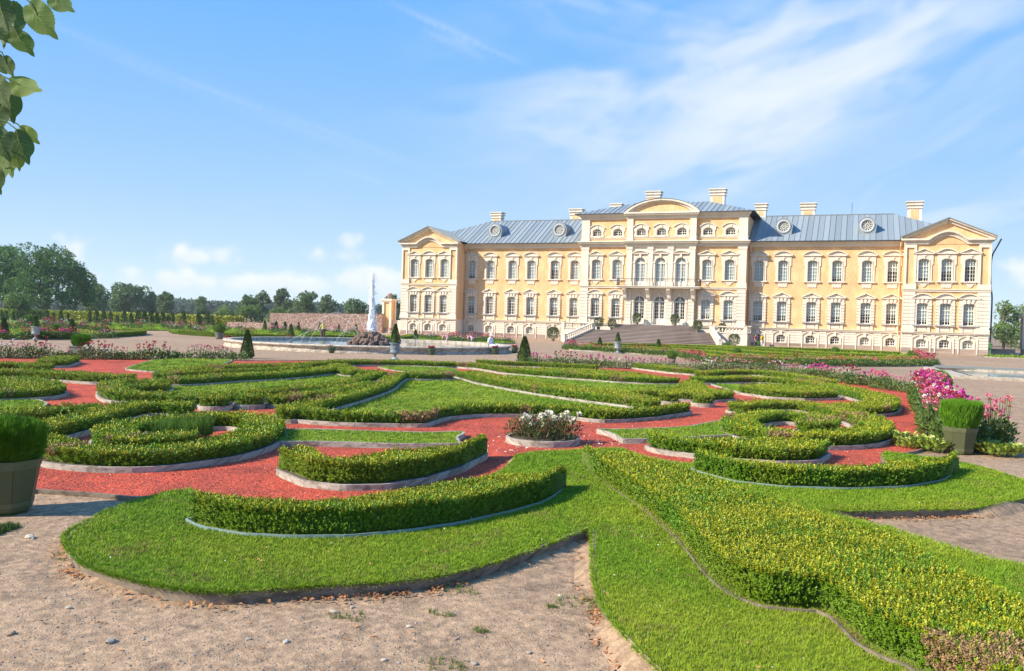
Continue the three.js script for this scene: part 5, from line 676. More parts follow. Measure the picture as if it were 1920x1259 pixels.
{
  const L = ['round green bush behind the large pink flower clump', 'round clipped bush in a grey tub right of the flower border', 'round clipped bush in a tub before the right bed', 'small round bush in the bed below the right wing', 'round bush in the pink flowers at the end of the right bed', 'second round bush in the pink flowers at the end of the right bed', 'round bush at the foot of the stair balustrade', 'round bush in the flower bed below the left pavilion', 'small round bush right of the kneeling gardeners', 'clipped bush in a tub left of the fountain basin', 'round clipped bush in a red tub on the far left', 'dark round bush before the far left thujas', 'small bush in a tub beside the two walking visitors'];
  DATA.ROUNDS.forEach(([x, z, h], i) => {
    const tub = [1, 2, 9, 10, 12].includes(i), b = thing('round_bush', L[i], 'topiary', [x, tub ? h * 0.32 : -0.04, z], i, 'round clipped bushes'); const s = tub ? h * 0.70 : h * 1.04; b.scale.set(s, s, s); part('inner_branches', ballC, M.darkGreen, b); part('foliage', ballF, M.leaf, b);
    if (tub) { const p = thing('plant_tub', ['', 'grey tub under the round bush right of the flower border', 'grey tub under the round bush before the right bed', '', '', '', '', '', '', 'tub under the clipped bush left of the fountain', 'reddish tub under the round bush on the far left', '', 'tub beside the two walking visitors'][i], 'tub', [x, 0, z], 0, 'tubs of the clipped bushes'); p.scale.setScalar(h * 0.68); part('vessel', roundPot, i === 10 ? std(lin(0.25, 0.06, 0.03), 0.8) : M.potGrey, p); const so = new THREE.CircleGeometry(0.36, 12); so.rotateX(-Math.PI / 2); so.translate(0, 0.52, 0); part('soil', so, M.soil, p); }
  });
  const [x, z] = DATA.PT.planterBox, p = thing('planter_box', 'square dark planter box in the flower border on the left', 'planter', [x, 0, z], 0.3); part('box', merge([bx(-0.38, 0.38, 0.04, 0.44, -0.38, -0.34), bx(-0.38, 0.38, 0.04, 0.44, 0.34, 0.38), bx(-0.38, -0.34, 0.04, 0.44, -0.34, 0.34), bx(0.34, 0.38, 0.04, 0.44, -0.34, 0.34)]), M.potGrey, p); part('rim', merge([bx(-0.41, 0.41, 0.44, 0.49, -0.41, -0.33), bx(-0.41, 0.41, 0.44, 0.49, 0.33, 0.41), bx(-0.41, -0.33, 0.44, 0.49, -0.33, 0.33), bx(0.33, 0.41, 0.44, 0.49, -0.33, 0.33)]), M.potGrey, p); part('soil', bx(-0.34, 0.34, 0.05, 0.42, -0.34, 0.34), M.soil, p);
  const b = broomPlant('bright green rounded broom bush in the square planter box', x, 0.42, z, 1.12, 66, 3000);
}
// clipped box balls on pale round kerbs
DATA.BALL.forEach(({ p, r }, i) => {
  const t = thing('box_ball', ['low round box cushion on a pale kerb at the left hedge bar', 'low round box cushion half hidden behind the left spiral hedge', 'low round box cushion at the end of the right hedge arm', 'low round box cushion alone on the red gravel right of centre'][i], 'hedge', [0, 0, 0], 0, 'small round box cushions'), o = [];
  for (let k = 0; k < 28; k++) { const a = -k / 28 * Math.PI * 2; o.push([p[0] + r * Math.cos(a), p[1] + r * Math.sin(a)]); } if (signed(o) > 0) o.reverse();
  part('hedge_core', slab(offset(o, -0.08), 0.02, 0.30), M.core, t); part('soil_bed', slab(o, 0, 0.1), M.soil, t); part('kerb', kerbGeo(o, 0.01, 0.05, 0, 0.14), M.kerb, t); fillHedge(offset(o, -0.02), 0.1, 0.36, t, 900 + i);
});
// ---------------------------------------------------------------- urns
M.urn = std(lin(0.40, 0.47, 0.50), 0.55, { map: reps(texStone, 2) }); M.urnBlue = std(lin(0.20, 0.31, 0.40), 0.55, { map: reps(texStone, 2) });
const urnBody = lathe([[0, 0.20], [0.09, 0.20], [0.075, 0.28], [0.10, 0.33], [0.12, 0.36], [0.22, 0.42], [0.27, 0.50], [0.25, 0.56], [0.235, 0.60], [0.245, 0.80], [0.27, 0.90], [0.33, 0.95], [0.33, 0.99], [0.28, 0.99], [0.26, 0.94], [0, 0.92]], 28), urnFoot = merge([bx(-0.26, 0.26, 0, 0.06, -0.26, 0.26), lathe([[0, 0.06], [0.2, 0.06], [0.2, 0.1], [0.12, 0.15], [0.09, 0.2], [0, 0.2]], 24)]);
const gad = (() => { const L = []; for (let k = 0; k < 16; k++) { const g = new THREE.SphereGeometry(0.05, 6, 6); g.scale(0.9, 1.7, 0.7); g.translate(0, 0.47, 0.245); g.rotateY(k * Math.PI / 8); L.push(g); } return merge(L); })();
const relief = (() => { const L = [], R = rng(4); for (let k = 0; k < 46; k++) { const g = new THREE.SphereGeometry(0.028, 5, 4); g.scale(1, 1 + R(), 0.6); g.translate(0, 0.63 + R() * 0.22, 0.243); g.rotateY(R() * 6.283); L.push(g); } for (let k = 0; k < 2; k++) { const h = new THREE.TorusGeometry(0.09, 0.02, 6, 12, Math.PI); h.rotateZ(-Math.PI / 2); h.translate(0.25, 0.7, 0); h.rotateY(k * Math.PI); L.push(h); } return merge(L); })();
function urn(label, x, z, s, blue) { const t = thing('garden_urn', label, 'urn', [x, 0, z], 0.4, 'garden urns'); t.scale.setScalar(s); part('body', urnBody, blue ? M.urnBlue : M.urn, t); part('fluting', gad, M.urn, t); part('relief', relief, M.urn, t); part('foot', urnFoot, M.urn, t); return t; }
{
  const P = DATA.PT; urn('large blue and white urn at the near side of the fountain', ...P.urn740, 0.96, true); coneThing(coneBig, 'cone topiary growing in the blue urn before the fountain', ...P.urn740, 1.05, 0.87, null, 'urn_topiary').scale.set(1.15, 1.08, 1.15);
  urn('pale urn on the lawn at the far left', ...P.urn65, 0.98, false); coneThing(coneMid, 'round topped topiary in the far left urn', ...P.urn65, 0.9, 0.88, null, 'urn_topiary').scale.set(1.2, 0.82, 1.2);
  urn('white urn on a plinth below the palace stair', ...P.urn1158, 0.93, false); coneThing(coneMid, 'small cone topiary in the urn below the palace stair', ...P.urn1158, 0.8, 0.84, null, 'urn_topiary').scale.set(0.95, 0.78, 0.95);
}
// ---------------------------------------------------------------- flowers
const petals = {
  dark: [[0.16, 0.012, 0.03], [0.26, 0.015, 0.05]], red: [[0.50, 0.03, 0.05], [0.38, 0.02, 0.05]], pink: [[0.68, 0.20, 0.30], [0.72, 0.33, 0.38]], magenta: [[0.62, 0.03, 0.30], [0.50, 0.03, 0.28]], white: [[0.78, 0.73, 0.60], [0.76, 0.68, 0.62]], coral: [[0.66, 0.10, 0.12], [0.68, 0.18, 0.16]], rose: [[0.62, 0.10, 0.20], [0.7, 0.2, 0.3]]
};
function blossom(pos, col, at, r, c, R, n = 14) { for (let k = 0; k < n; k++) { const d = rdir(R); d.y = d.y * 0.7 + 0.25; d.normalize(); const q = side(d).applyAxisAngle(d, R() * 3), a = pos.length; leafQuad(pos, at.clone().addScaledVector(d, r * 0.15), d, q, r, r * 0.75, 0.15); const v = 0.75 + R() * 0.5; for (let m = 0; m < 6; m++) col.push(c[0] * v, c[1] * v, c[2] * v); } }
function withCol(pos, col) { const g = triGeo(pos); g.setAttribute('color', new THREE.BufferAttribute(new Float32Array(col), 3)); return g; }
M.petal = new THREE.MeshStandardMaterial({ color: lin(1, 1, 1), roughness: 0.7, vertexColors: true });
function clumpGeo(seed, kinds, h, r, stems, head, leaves, leafL, heads = 1, gcols = [[0.08, 0.16, 0.025], [0.12, 0.20, 0.03], [0.06, 0.12, 0.025], [0.15, 0.2, 0.04]]) {
  const R = rng(seed), fp = [], bp = [], bc = [], sp = [];
  for (let k = 0; k < leaves; k++) { const a = R() * 6.283, q = Math.sqrt(R()) * r, y = R() * h * 0.68 * (1 - 0.35 * q / r), d = V(Math.cos(a) * 0.6 + (R() - 0.5), 0.5 + (R() - 0.3), Math.sin(a) * 0.6 + (R() - 0.5)).normalize(); leafQuad(fp, V(Math.cos(a) * q, y, Math.sin(a) * q), d, side(d).applyAxisAngle(d, (R() - 0.5) * 1.5), leafL * (0.7 + R() * 0.6), leafL * 0.5); }
  for (let k = 0; k < stems; k++) { const a = R() * 6.283, q = Math.sqrt(R()) * r * 0.85, hh = h * (0.72 + R() * 0.32), x = Math.cos(a) * q, z = Math.sin(a) * q, w = 0.008; sp.push(...quad([x * 0.6 - w, 0, z * 0.6], [x * 0.6 + w, 0, z * 0.6], [x + w * 0.6, hh, z], [x - w * 0.6, hh, z]), ...quad([x * 0.6, 0, z * 0.6 - w], [x * 0.6, 0, z * 0.6 + w], [x, hh, z + w * 0.6], [x, hh, z - w * 0.6])); const kk = petals[kinds[Math.floor(R() * kinds.length)]]; for (let m = 0; m < heads; m++) blossom(bp, bc, V(x + (R() - 0.5) * head * 1.6 * (heads > 1), hh - R() * head * (heads > 1), z + (R() - 0.5) * head * 1.6 * (heads > 1)), head * (0.8 + R() * 0.4), kk[Math.floor(R() * kk.length)], R, heads > 1 ? 9 : 16); }
  return { f: colourLeaves(triGeo(fp), seed, gcols), s: triGeo(sp), b: withCol(bp, bc) };
}
function clump(G, label, x, z, s, turn, group, name = 'flowering_plant') { const t = thing(name, label, 'flowers', [x, 0, z], turn, group); t.scale.setScalar(s); part('foliage', G.f, M.leaf, t); part('stems', G.s, M.stem, t); part('blossoms', G.b, M.petal, t); return t; }
const CL = { // two variants of each
  dark: [1, 2].map(i => clumpGeo(200 + i, ['dark', 'dark', 'red'], 0.70, 0.42, 9, 0.05, 260, 0.10)), red: [1, 2].map(i => clumpGeo(210 + i, ['red', 'coral', 'rose'], 0.60, 0.42, 10, 0.05, 270, 0.10)), pink: [1, 2].map(i => clumpGeo(220 + i, ['pink', 'rose', 'pink'], 0.58, 0.45, 12, 0.034, 230, 0.09, 2)), magenta: [1, 2].map(i => clumpGeo(230 + i, ['magenta', 'magenta', 'rose'], 0.64, 0.42, 11, 0.045, 280, 0.10, 2)), white: [1, 2].map(i => clumpGeo(240 + i, ['white', 'pink', 'white'], 0.58, 0.42, 11, 0.042, 250, 0.09)), green: [1, 2].map(i => clumpGeo(250 + i, ['pink'], 0.45, 0.42, 4, 0.04, 260, 0.11))
};
const clLabel = { dark: 'tall dark red flowering plant', red: 'red flowering plant', pink: 'pale pink flowering plant', magenta: 'magenta flowering plant', white: 'white and pink flowering plant', green: 'leafy green plant with few flowers' };
function along(pts, step, fn) { const c = new THREE.CatmullRomCurve3(pts.map(p => V(p[0], 0, p[1]))), n = Math.round(c.getLength() / step); for (let i = 0; i <= n; i++) { const p = c.getPointAt(i / n), t = c.getTangentAt(i / n); fn(p, t, i / n, i); } }
{
  let R = rng(91);
  const put = (k, p, t, where, group, s, o) => clump(CL[k][R() < 0.5 ? 0 : 1], clLabel[k] + ' ' + where, p.x - t.z * o, p.z + t.x * o, s * (0.85 + R() * 0.35), R() * 6, group);
  const seq = ['pink', 'pink', 'white', 'dark', 'pink', 'dark', 'red', 'pink', 'green', 'dark', 'dark', 'red', 'red', 'dark', 'green', 'red', 'dark', 'red', 'green', 'dark', 'green', 'pink', 'green', 'red', 'pink', 'green'];
  along(DATA.FB.left, 0.62, (p, t, f, i) => put(seq[Math.floor(f * (seq.length - 0.01))], p, t, 'in the border at the left before the fountain', 'flower border on the left', 1.22, (R() - 0.5) * 0.7));
  const seq2 = ['magenta', 'dark', 'red', 'magenta', 'white', 'magenta', 'magenta', 'pink', 'pink', 'white', 'pink', 'pink', 'dark', 'white', 'pink', 'white', 'magenta', 'magenta', 'pink', 'white', 'dark', 'green', 'magenta', 'red', 'pink', 'pink'];
  along(DATA.FB.right, 0.62, (p, t, f, i) => put(seq2[Math.floor(f * (seq2.length - 0.01))], p, t, 'in the border behind the right hedges', 'flower border on the right', f > 0.55 ? 1.05 : 1.1, (R() - 0.5) * 0.7));
  // beds farther off
  const rim = (poly, step, set, where, group, s) => { const o = outline(poly, step, 0.2); o.forEach(([x, z], i) => { if (R() >= 0.75) return; const kd = set[Math.floor(R() * set.length)]; clump(CL[kd][i % 2], 'low ' + clLabel[kd] + ' ' + where, x, z, s * (0.8 + R() * 0.5), R() * 6, group, 'bed_flower'); }); };
  const farTop = outline(DATA.FARLAWN, 1.2, 0.2), R2 = rng(7); farTop.forEach(([x, z], i) => { });
  const scatterIn = (poly, n, set, where, group, s) => { const o = outline(poly, 0.5, 0.2), b = boundsOf(o); let k = 0, g = 0; while (k < n && g++ < 4000) { const x = mixn(b[0], b[1], R()), z = mixn(b[2], b[3], R()); if (!inside(o, x, z)) continue; k++; const kd = set[Math.floor(R() * set.length)]; clump(CL[kd][k % 2], clLabel[kd] + ' ' + where, x, z, s * (0.7 + R() * 0.6), R() * 6, group, 'bed_flower'); } };
  scatterIn(DATA.FARLAWN, 95, ['pink', 'white', 'green', 'red', 'green', 'pink'], 'on the far lawn before the thuja row', 'flowers on the far left lawn', 1.5);
  rim(DATA.BEDLEFT, 0.9, ['red', 'magenta', 'dark', 'green'], 'round the far left lawn bed', 'flowers of the far left bed', 1.15);
  scatterIn(DATA.BEDPAV, 60, ['white', 'green', 'red', 'pink', 'green'], 'in the bed below the left pavilion', 'flowers below the left pavilion', 1.3);
  const frontR = [[-1.5, 33], [0.96, 41], [5.3, 43.4], [9.2, 45.4], [12.5, 50], [15.2, 56.2], [20.2, 53.6], [28.0, 44], [28.9, 34], [28.9, 20]]; along(frontR, 0.6, (p, t, f, i) => { const k = ['red', 'pink', 'green', 'dark', 'green', 'red', 'pink', 'green'][Math.floor(R() * 8)]; const kd = f > 0.86 && R() < 0.6 ? 'red' : k; clump(CL[kd][i % 2], 'low ' + clLabel[kd] + ' edging the right bed before the palace', p.x, p.z, 0.95 + R() * 0.3, R() * 6, 'flowers edging the right bed', 'bed_flower'); });
}
// the tall flower clump round the right planter
{
  const R = rng(131), big = ['magenta', 'red', 'white', 'rose', 'dark'].map((k, i) => clumpGeo(300 + i, k === 'white' ? ['white', 'white', 'magenta'] : k === 'rose' ? ['coral', 'pink', 'rose'] : [k, k === 'magenta' ? 'pink' : 'magenta', k], 1.0, 0.34, k === 'magenta' || k === 'white' ? 9 : 17, k === 'magenta' || k === 'white' ? 0.034 : 0.046, 420, 0.10, k === 'magenta' || k === 'white' ? 5 : 1));
  const nm = ['magenta phlox in the tall clump behind the octagonal planter', 'crimson dahlia in the tall clump behind the octagonal planter', 'white phlox in the tall clump behind the octagonal planter', 'coral spider flower in the tall clump behind the octagonal planter', 'deep red dahlia in the tall clump behind the octagonal planter'];
  const seq = [2, 0, 4, 1, 1, 2, 4, 1, 4, 3, 1, 1, 3, 0, 3, 3, 2, 3]; let i = 0;
  along(DATA.FB.corner, 0.36, (p, t, f) => { for (let m = 0; m < 2; m++) { const k = seq[i++ % seq.length]; clump(big[k], nm[k], p.x + (R() - 0.2) * 0.5, p.z + (R() - 0.5) * 0.6 - 0.1, 0.78 + R() * 0.3, R() * 6, 'tall flower clump on the right', 'tall_flower'); } });
  const host = (() => { const r2 = rng(5), p = []; for (let k = 0; k < 150; k++) { const a = r2() * 6.283, q = 0.02 + r2() * 0.2, el = 0.3 + r2() * 0.9, d = V(Math.cos(a) * Math.cos(el), Math.sin(el), Math.sin(a) * Math.cos(el)), s = V(-Math.sin(a), 0, Math.cos(a)); leafQuad(p, V(Math.cos(a) * q, 0.02 + r2() * 0.14, Math.sin(a) * q), d, s, 0.075 + r2() * 0.03, 0.07, 0.18); } return colourLeaves(triGeo(p), 6, [[0.26, 0.34, 0.04], [0.32, 0.38, 0.06], [0.16, 0.28, 0.04], [0.36, 0.40, 0.10]]); })();
  const [px, pz] = DATA.PT.planterR; for (const [dx, dz] of [[-0.75, -0.35], [-0.55, -0.1], [-0.42, 0.12], [-0.85, -0.05], [0.5, -0.15], [0.72, -0.3], [0.62, 0.02], [0.92, -0.1], [-1.0, -0.7], [0.4, -0.5]]) { const t = thing('leafy_plant', 'low yellow green leafy plant at the foot of the octagonal planter', 'plant', [px + dx, 0, pz + dz], R() * 6, 'yellow green leafy plants'); t.scale.setScalar(0.95 + R() * 0.4); part('leaves', host, M.leaf, t); }
}
// round bed of white roses
{
  const [x, z] = DATA.ROSE, t = thing('rose_bed', 'round kerbed bed of white roses in the red gravel', 'flower bed'), o = []; for (let k = 0; k < 40; k++) { const a = -k / 40 * Math.PI * 2; o.push([x + 0.66 * Math.cos(a), z + 0.66 * Math.sin(a)]); } if (signed(o) > 0) o.reverse();
  part('kerb', kerbGeo(o, -0.02, 0.035, 0, 0.14), M.kerb, t); part('soil', slab(offset(o, -0.015), 0, 0.11), M.soil, t);
  const R = rng(19), gc = [[0.07, 0.13, 0.03], [0.10, 0.15, 0.035], [0.16, 0.10, 0.04], [0.06, 0.11, 0.03], [0.20, 0.11, 0.05]];
  const bush = (label, bx0, bz0, n, h, seed, nb, grp) => { const r = rng(seed), G = clumpGeo(seed, ['white'], h * 1.3, 0.30, 0.1, 0.05, n, 0.06, 1, gc), b = thing('white_rose_bush', label, 'roses', [bx0, 0.1, bz0], 0, grp); part('foliage', G.f, M.leaf, b); const st = []; for (let k = 0; k < 7; k++) { const a = r() * 6.28; st.push(tube([[0, 0, 0], [Math.cos(a) * 0.1, h * 0.4, Math.sin(a) * 0.1], [Math.cos(a) * 0.22, h * 0.85, Math.sin(a) * 0.22]], 0.006, 5, 4)); } part('stems', merge(st), M.stem, b); for (let k = 0; k < nb; k++) { const a = r() * 6.28, q = 0.08 + r() * 0.22, bp = [], bc = []; blossom(bp, bc, V(0, 0, 0), 0.058, petals.white[0], r, 26); const m = part('rose_blossom', withCol(bp, bc), M.petal, b); m.position.set(Math.cos(a) * q, h * (0.50 + r() * 0.42), Math.sin(a) * q); } };
  const at = [[-0.42, 0.1], [-0.2, -0.25], [-0.05, 0.25], [0.15, -0.1], [0.38, 0.15], [0.35, -0.3], [-0.38, -0.2]], w = ['leftmost', 'back left', 'front', 'middle', 'rightmost', 'back right', 'rear left']; at.forEach(([dx, dz], i) => bush(w[i] + ' white rose bush in the round kerbed bed', x + dx, z + dz, 420, 0.46 + R() * 0.12, 400 + i, i === 5 ? 2 : 4, 'white roses of the round bed'));
  const rx = gp(-7.3, 82.9); bush('white rose bush in the red gravel on the far left', -7.0, 83.6, 220, 0.75, 460, 7, 'white roses on the far left'); bush('second white rose bush in the red gravel on the far left', -6.5, 83.1, 220, 0.6, 461, 6, 'white roses on the far left');
  // fallen petals
  const it = []; for (let k = 0; k < 90; k++) { const a = R() * 6.28, q = 0.75 + R() * R() * 1.1; it.push({ x: x + Math.cos(a) * q + 0.25, y: 0.045, z: z + Math.sin(a) * q + 0.1, r: R() * 6, rx: R() * 0.5, s: 0.6 + R() * 0.6, c: [0.75, 0.68, 0.62] }); } const pp = []; leafQuad(pp, V(0, 0, 0), V(1, 0.1, 0).normalize(), V(0, 0, 1), 0.04, 0.03); const pm = scatter('fallen_petals', triGeo(pp), M.grass, it, scene, 'white rose petals fallen on the red gravel'); pm.userData.category = 'petals';
}
function gp(x, z) { return [x, z]; }

// ---------------------------------------------------------------- fountain
{
  const FX = -10.2, FZ = 55.3, FR = 10.5;
  M.rim = std(lin(0.62, 0.55, 0.47), 0.85, { map: reps(texStone, 1) }); M.basin = std(lin(0.20, 0.22, 0.22), 0.9); M.rock = [0, 1, 2].map(i => std(lin(0.115 + i * 0.04, 0.075 + i * 0.025, 0.055 + i * 0.018), 0.95));
  const f = thing('fountain_basin', 'wide round stone fountain basin before the palace', 'fountain', [FX, 0, FZ]);
  for (let k = 0; k < 40; k++) { const g = new THREE.LatheGeometry([[FR - 0.55, 0.02], [FR - 0.55, 0.46], [FR - 0.5, 0.50], [FR - 0.06, 0.50], [FR + 0.02, 0.46], [FR + 0.03, 0.40], [FR - 0.03, 0.34], [FR - 0.12, 0.28], [FR - 0.14, 0.16], [FR - 0.05, 0.12], [FR - 0.03, 0.0]].map(p => new THREE.Vector2(...p)), 3, k / 40 * Math.PI * 2 + 0.001, Math.PI * 2 / 40 - 0.002); part('rim_stone', g, M.rim, f); }
  const fl = new THREE.CircleGeometry(FR - 0.56, 64); fl.rotateX(-Math.PI / 2); fl.translate(0, 0.02, 0); part('basin_floor', fl, M.basin, f);
  const w = new THREE.RingGeometry(0.0, FR - 0.56, 96, 24); w.rotateX(-Math.PI / 2); const wp = w.attributes.position; for (let i = 0; i < wp.count; i++) { const x = wp.getX(i), z = wp.getZ(i), r = Math.hypot(x, z); wp.setY(i, 0.27 + 0.018 * Math.sin(r * 5.2) * Math.exp(-r * 0.16) + 0.02 * (noise3(x * 1.6, 2, z * 1.6) - 0.5) + 0.012 * (noise3(x * 5, 7, z * 5) - 0.5)); } w.computeVertexNormals();
  M.water = new THREE.MeshPhysicalMaterial({ color: lin(0.75, 0.85, 0.86), roughness: 0.06, transmission: 1, thickness: 0.25, ior: 1.33, attenuationColor: lin(0.35, 0.45, 0.45), attenuationDistance: 0.8 });
  const wm = part(numbered('fountain_water'), w, std(lin(0.10, 0.125, 0.125), 0.08), scene); wm.position.set(FX, 0, FZ); wm.userData = { kind: 'structure', label: 'rippled grey water of the fountain basin' };
  // rock pile
  const R = rng(55), rp = thing('rock_pile', 'mound of brown stones in the middle of the fountain', 'rocks', [FX, 0.2, FZ]), base = [1, 2, 3, 4].map(s => { const g = new THREE.DodecahedronGeometry(0.3, 0), p = g.attributes.position; const map = {}; for (let i = 0; i < p.count; i++) { const k = [p.getX(i), p.getY(i), p.getZ(i)].map(v => v.toFixed(3)).join(); const q = map[k] || (map[k] = 0.75 + hash3(Math.round(p.getX(i) * 99), Math.round(p.getY(i) * 99), Math.round(p.getZ(i) * 99) + s) * 0.5); p.setXYZ(i, p.getX(i) * q * 1.35, p.getY(i) * q * 0.8, p.getZ(i) * q); } g.computeVertexNormals(); return g; });
  for (let k = 0; k < 150; k++) { const a = R() * 6.283, q = Math.sqrt(R()) * 1.6, m = part('rock', base[k % 4], M.rock[k % 3], rp); m.position.set(Math.cos(a) * q, Math.max(0, (1.0 - q / 1.7) * 1.15) * (0.75 + R() * 0.3), Math.sin(a) * q); m.rotation.set(R() * 3, R() * 6, R() * 3); m.scale.setScalar(0.45 + R() * 0.45); }
  // the tall jet: a foaming core and thrown drops
  M.foam = new THREE.MeshPhysicalMaterial({ color: lin(0.95, 0.955, 0.96), roughness: 0.9, transmission: 0.15, thickness: 0 });
  const j = thing('fountain_jet', 'tall white foaming water jet of the fountain', 'water jet', [FX, 1.2, FZ]);
  const H = 4.4, cg = new THREE.CylinderGeometry(1, 1, 1, 20, 90, true), cp = cg.attributes.position; for (let i = 0; i < cp.count; i++) { const t = cp.getY(i) + 0.5, a = Math.atan2(cp.getZ(i), cp.getX(i)), r = mixn(0.26, 0.12, Math.pow(t, 0.6)) * (0.55 + 0.9 * fbm(Math.cos(a) * 2, t * 16, Math.sin(a) * 2, 4)) * (t > 0.78 ? Math.sqrt(Math.max(0, (1 - t) / 0.22)) : 1); cp.setXYZ(i, Math.cos(a) * r, t * H, Math.sin(a) * r); } cg.computeVertexNormals(); part('foam_core', cg, M.foam, j);
  const dg = new THREE.IcosahedronGeometry(0.022, 0), it = []; for (let k = 0; k < 2200; k++) { const t = Math.pow(R(), 1.25), a = R() * 6.283, r = mixn(0.34, 0.12, Math.pow(t, 0.6)) * (0.3 + 0.9 * R()) * (0.7 + 0.6 * noise3(t * 9, a, 3)) + (R() < 0.15 ? R() * 0.3 : 0); it.push({ x: Math.cos(a) * r + 0.06 * (1 - t), y: t * H * (0.93 + 0.12 * R()), z: Math.sin(a) * r, r: R() * 6, s3: [0.6 + R() * 0.6, 0.8 + R() * 1.6, 0.6 + R() * 0.6], c: [1, 1, 1] }); } scatter('spray', dg, M.foam, it, j);
  // thin side jets falling back into the basin
  const toCam = V(23.4 - FX, 0, 110.7 - FZ).normalize(), rt = V(-toCam.z, 0, toCam.x).negate();
  [[1.0, 0.2, 3.9, 2.2, 'left arching thin water jet with a high curve'], [0.95, -0.5, 5.4, 2.0, 'long thin water jet arching far to the left'], [1.0, 0.6, 6.2, 1.0, 'low thin water jet thrown to the left'], [-1.0, 0.2, 3.2, 1.1, 'short thin water jet thrown to the right'], [0.9, 0.9, 3.0, 1.0, 'low thin water jet falling towards the viewer'], [-0.8, 0.7, 2.6, 0.9, 'thin water jet falling to the front right'], [0.5, -1, 4.4, 2.1, 'thin water jet arching behind the rocks']].forEach(([a, b, len, hh, label]) => {
    const d = rt.clone().multiplyScalar(-a).addScaledVector(toCam, b).normalize(), pts = [], it2 = [], q = thing('side_jet', label, 'water jet', [FX, 0, FZ], 0, 'thin side jets of the fountain'); for (let k = 0; k <= 20; k++) { const t = k / 20; pts.push([d.x * (0.7 + len * t), 0.55 + 4 * hh * t * (1 - t) - 0.3 * t, d.z * (0.7 + len * t)]); }
    part('stream', tube(pts, 0.0065, 40, 5), M.foam, q); for (let k = 0; k < 60; k++) { const t = Math.sqrt(R()), s = 0.04 * t; it2.push({ x: d.x * (0.7 + len * t) + (R() - 0.5) * s * 4, y: 0.55 + 4 * hh * t * (1 - t) - 0.3 * t + (R() - 0.5) * s * 4, z: d.z * (0.7 + len * t) + (R() - 0.5) * s * 4, r: 0, s: 0.25 + R() * 0.3, c: [1, 1, 1] }); } scatter('drops', dg, M.foam, it2, q);
  });
  // flower bowls on the ground round the rim
  const bowl = lathe([[0, 0], [0.14, 0], [0.2, 0.12], [0.27, 0.34], [0.31, 0.36], [0.31, 0.40], [0.25, 0.40], [0, 0.3]], 18), G = clumpGeo(610, ['red', 'red', 'coral'], 0.26, 0.27, 46, 0.05, 150, 0.08), G2 = clumpGeo(611, ['coral'], 0.2, 0.27, 6, 0.04, 150, 0.08);
  const P = DATA.PT; [[P.bowl518, 'green bowl with faded plants before the fountain rim', 'faded plants growing in the leftmost fountain bowl', 1], [P.bowl795, 'green bowl of red flowers right of the blue urn', 'red flowers in the bowl right of the blue urn', 0], [P.bowl910, 'green bowl left of the seated person in white', 'orange red flowers in the bowl beside the seated person', 0], [P.bowl953, 'green bowl at the right end of the fountain rim', 'red flowers in the bowl at the right end of the rim', 0], [[-23.0, 59.4], 'grey bowl at the left end of the fountain rim', 'pink red flowers in the bowl at the left end of the rim', 0], [[-21.4, 51.0], 'bowl on the far left side of the fountain rim', 'red flowers in the bowl on the far left rim', 0]].forEach(([p0, l, l2, k]) => { const rr = Math.hypot(p0[0] - FX, p0[1] - FZ), p = [FX + (p0[0] - FX) / rr * 10.95, FZ + (p0[1] - FZ) / rr * 10.95], t = thing('flower_bowl', l, 'flower pot', [p[0], 0, p[1]], 0, 'flower bowls round the fountain'); t.scale.setScalar(0.95); part('vessel', bowl, M.potGreen, t); const c = clump(k ? G2 : G, l2, p[0], p[1], 0.95, 0.5, 'flowers in the fountain bowls', 'bowl_flowers'); c.position.y = 0.3; });
}
// low canal basin at the right
{
  const q = DATA.PT, P = [q.pool0, q.pool1, q.pool2, q.pool3], o = [[27.6, 50.0], [46, 51.5], [46, 60.5], [28.2, 61.2]], oo = signed(o) > 0 ? o.slice().reverse() : o, t = thing('canal_basin', 'shallow rectangular basin with a pale kerb at the right', 'basin');
  const den = []; for (let i = 0; i < 4; i++) for (let k = 0; k < 12; k++) den.push([mixn(oo[i][0], oo[(i + 1) % 4][0], k / 12), mixn(oo[i][1], oo[(i + 1) % 4][1], k / 12)]);
  part('kerb', kerbGeo(den, -0.45, 0.05, 0, 0.16), M.rim, t); part('floor', sheet(oo, 0.02), M.rim, t); part('dark_cover', bx(28.2, 35.6, 0.16, 0.30, 50.1, 50.7), M.basin, t);
  const w = part(numbered('canal_water'), sheet(offset(den, -1.4), 0.06), std(lin(0.20, 0.23, 0.19), 0.1), scene); w.userData = { kind: 'structure', label: 'still shallow water in the right basin' };
}

const twig = (() => { const R = rng(71), p = []; for (let k = 0; k < 9; k++) { const d = rdir(R), b = rdir(R).multiplyScalar(0.18 * R()); leafQuad(p, b, d, side(d).applyAxisAngle(d, R() * 3), 0.26, 0.17, 0.12); } return triGeo(p); })();
// ---------------------------------------------------------------- lawns and hedges farther off
for (const [p, l, y] of [[DATA.FARLAWN, 'far lawn with flowers before the thuja row', 0.05], [DATA.BEDLEFT, 'lawn bed at the far left', 0.07], [DATA.BEDRIGHT, 'lawn of the right bed before the palace stair', 0.06], [DATA.BEDPAV, 'flower bed ground below the left pavilion', 0.06], [[[36.6, 9.5], [60, 12], [60, 4], [38, 5]], 'lawn patch beside the iron fence on the right', 0.06], [[[-90, 40], [-86, 8], [-100, -40], [-420, -220], [-560, -100], [-300, 60]], 'wide meadow far off on the left', 0.03]]) {
  const o = outline(p, 0.8, 0.15), s = struct('lawn', sheet(o, y, 1 / 1.7), M.lawn, l); if (y > 0.05) part('edging', kerbGeo(o, -0.02, 0.08, 0, y + 0.03), M.kerb, s); if (y > 0.04) fillGrass(o, y, s, 700, 2.6, 1.5);
}
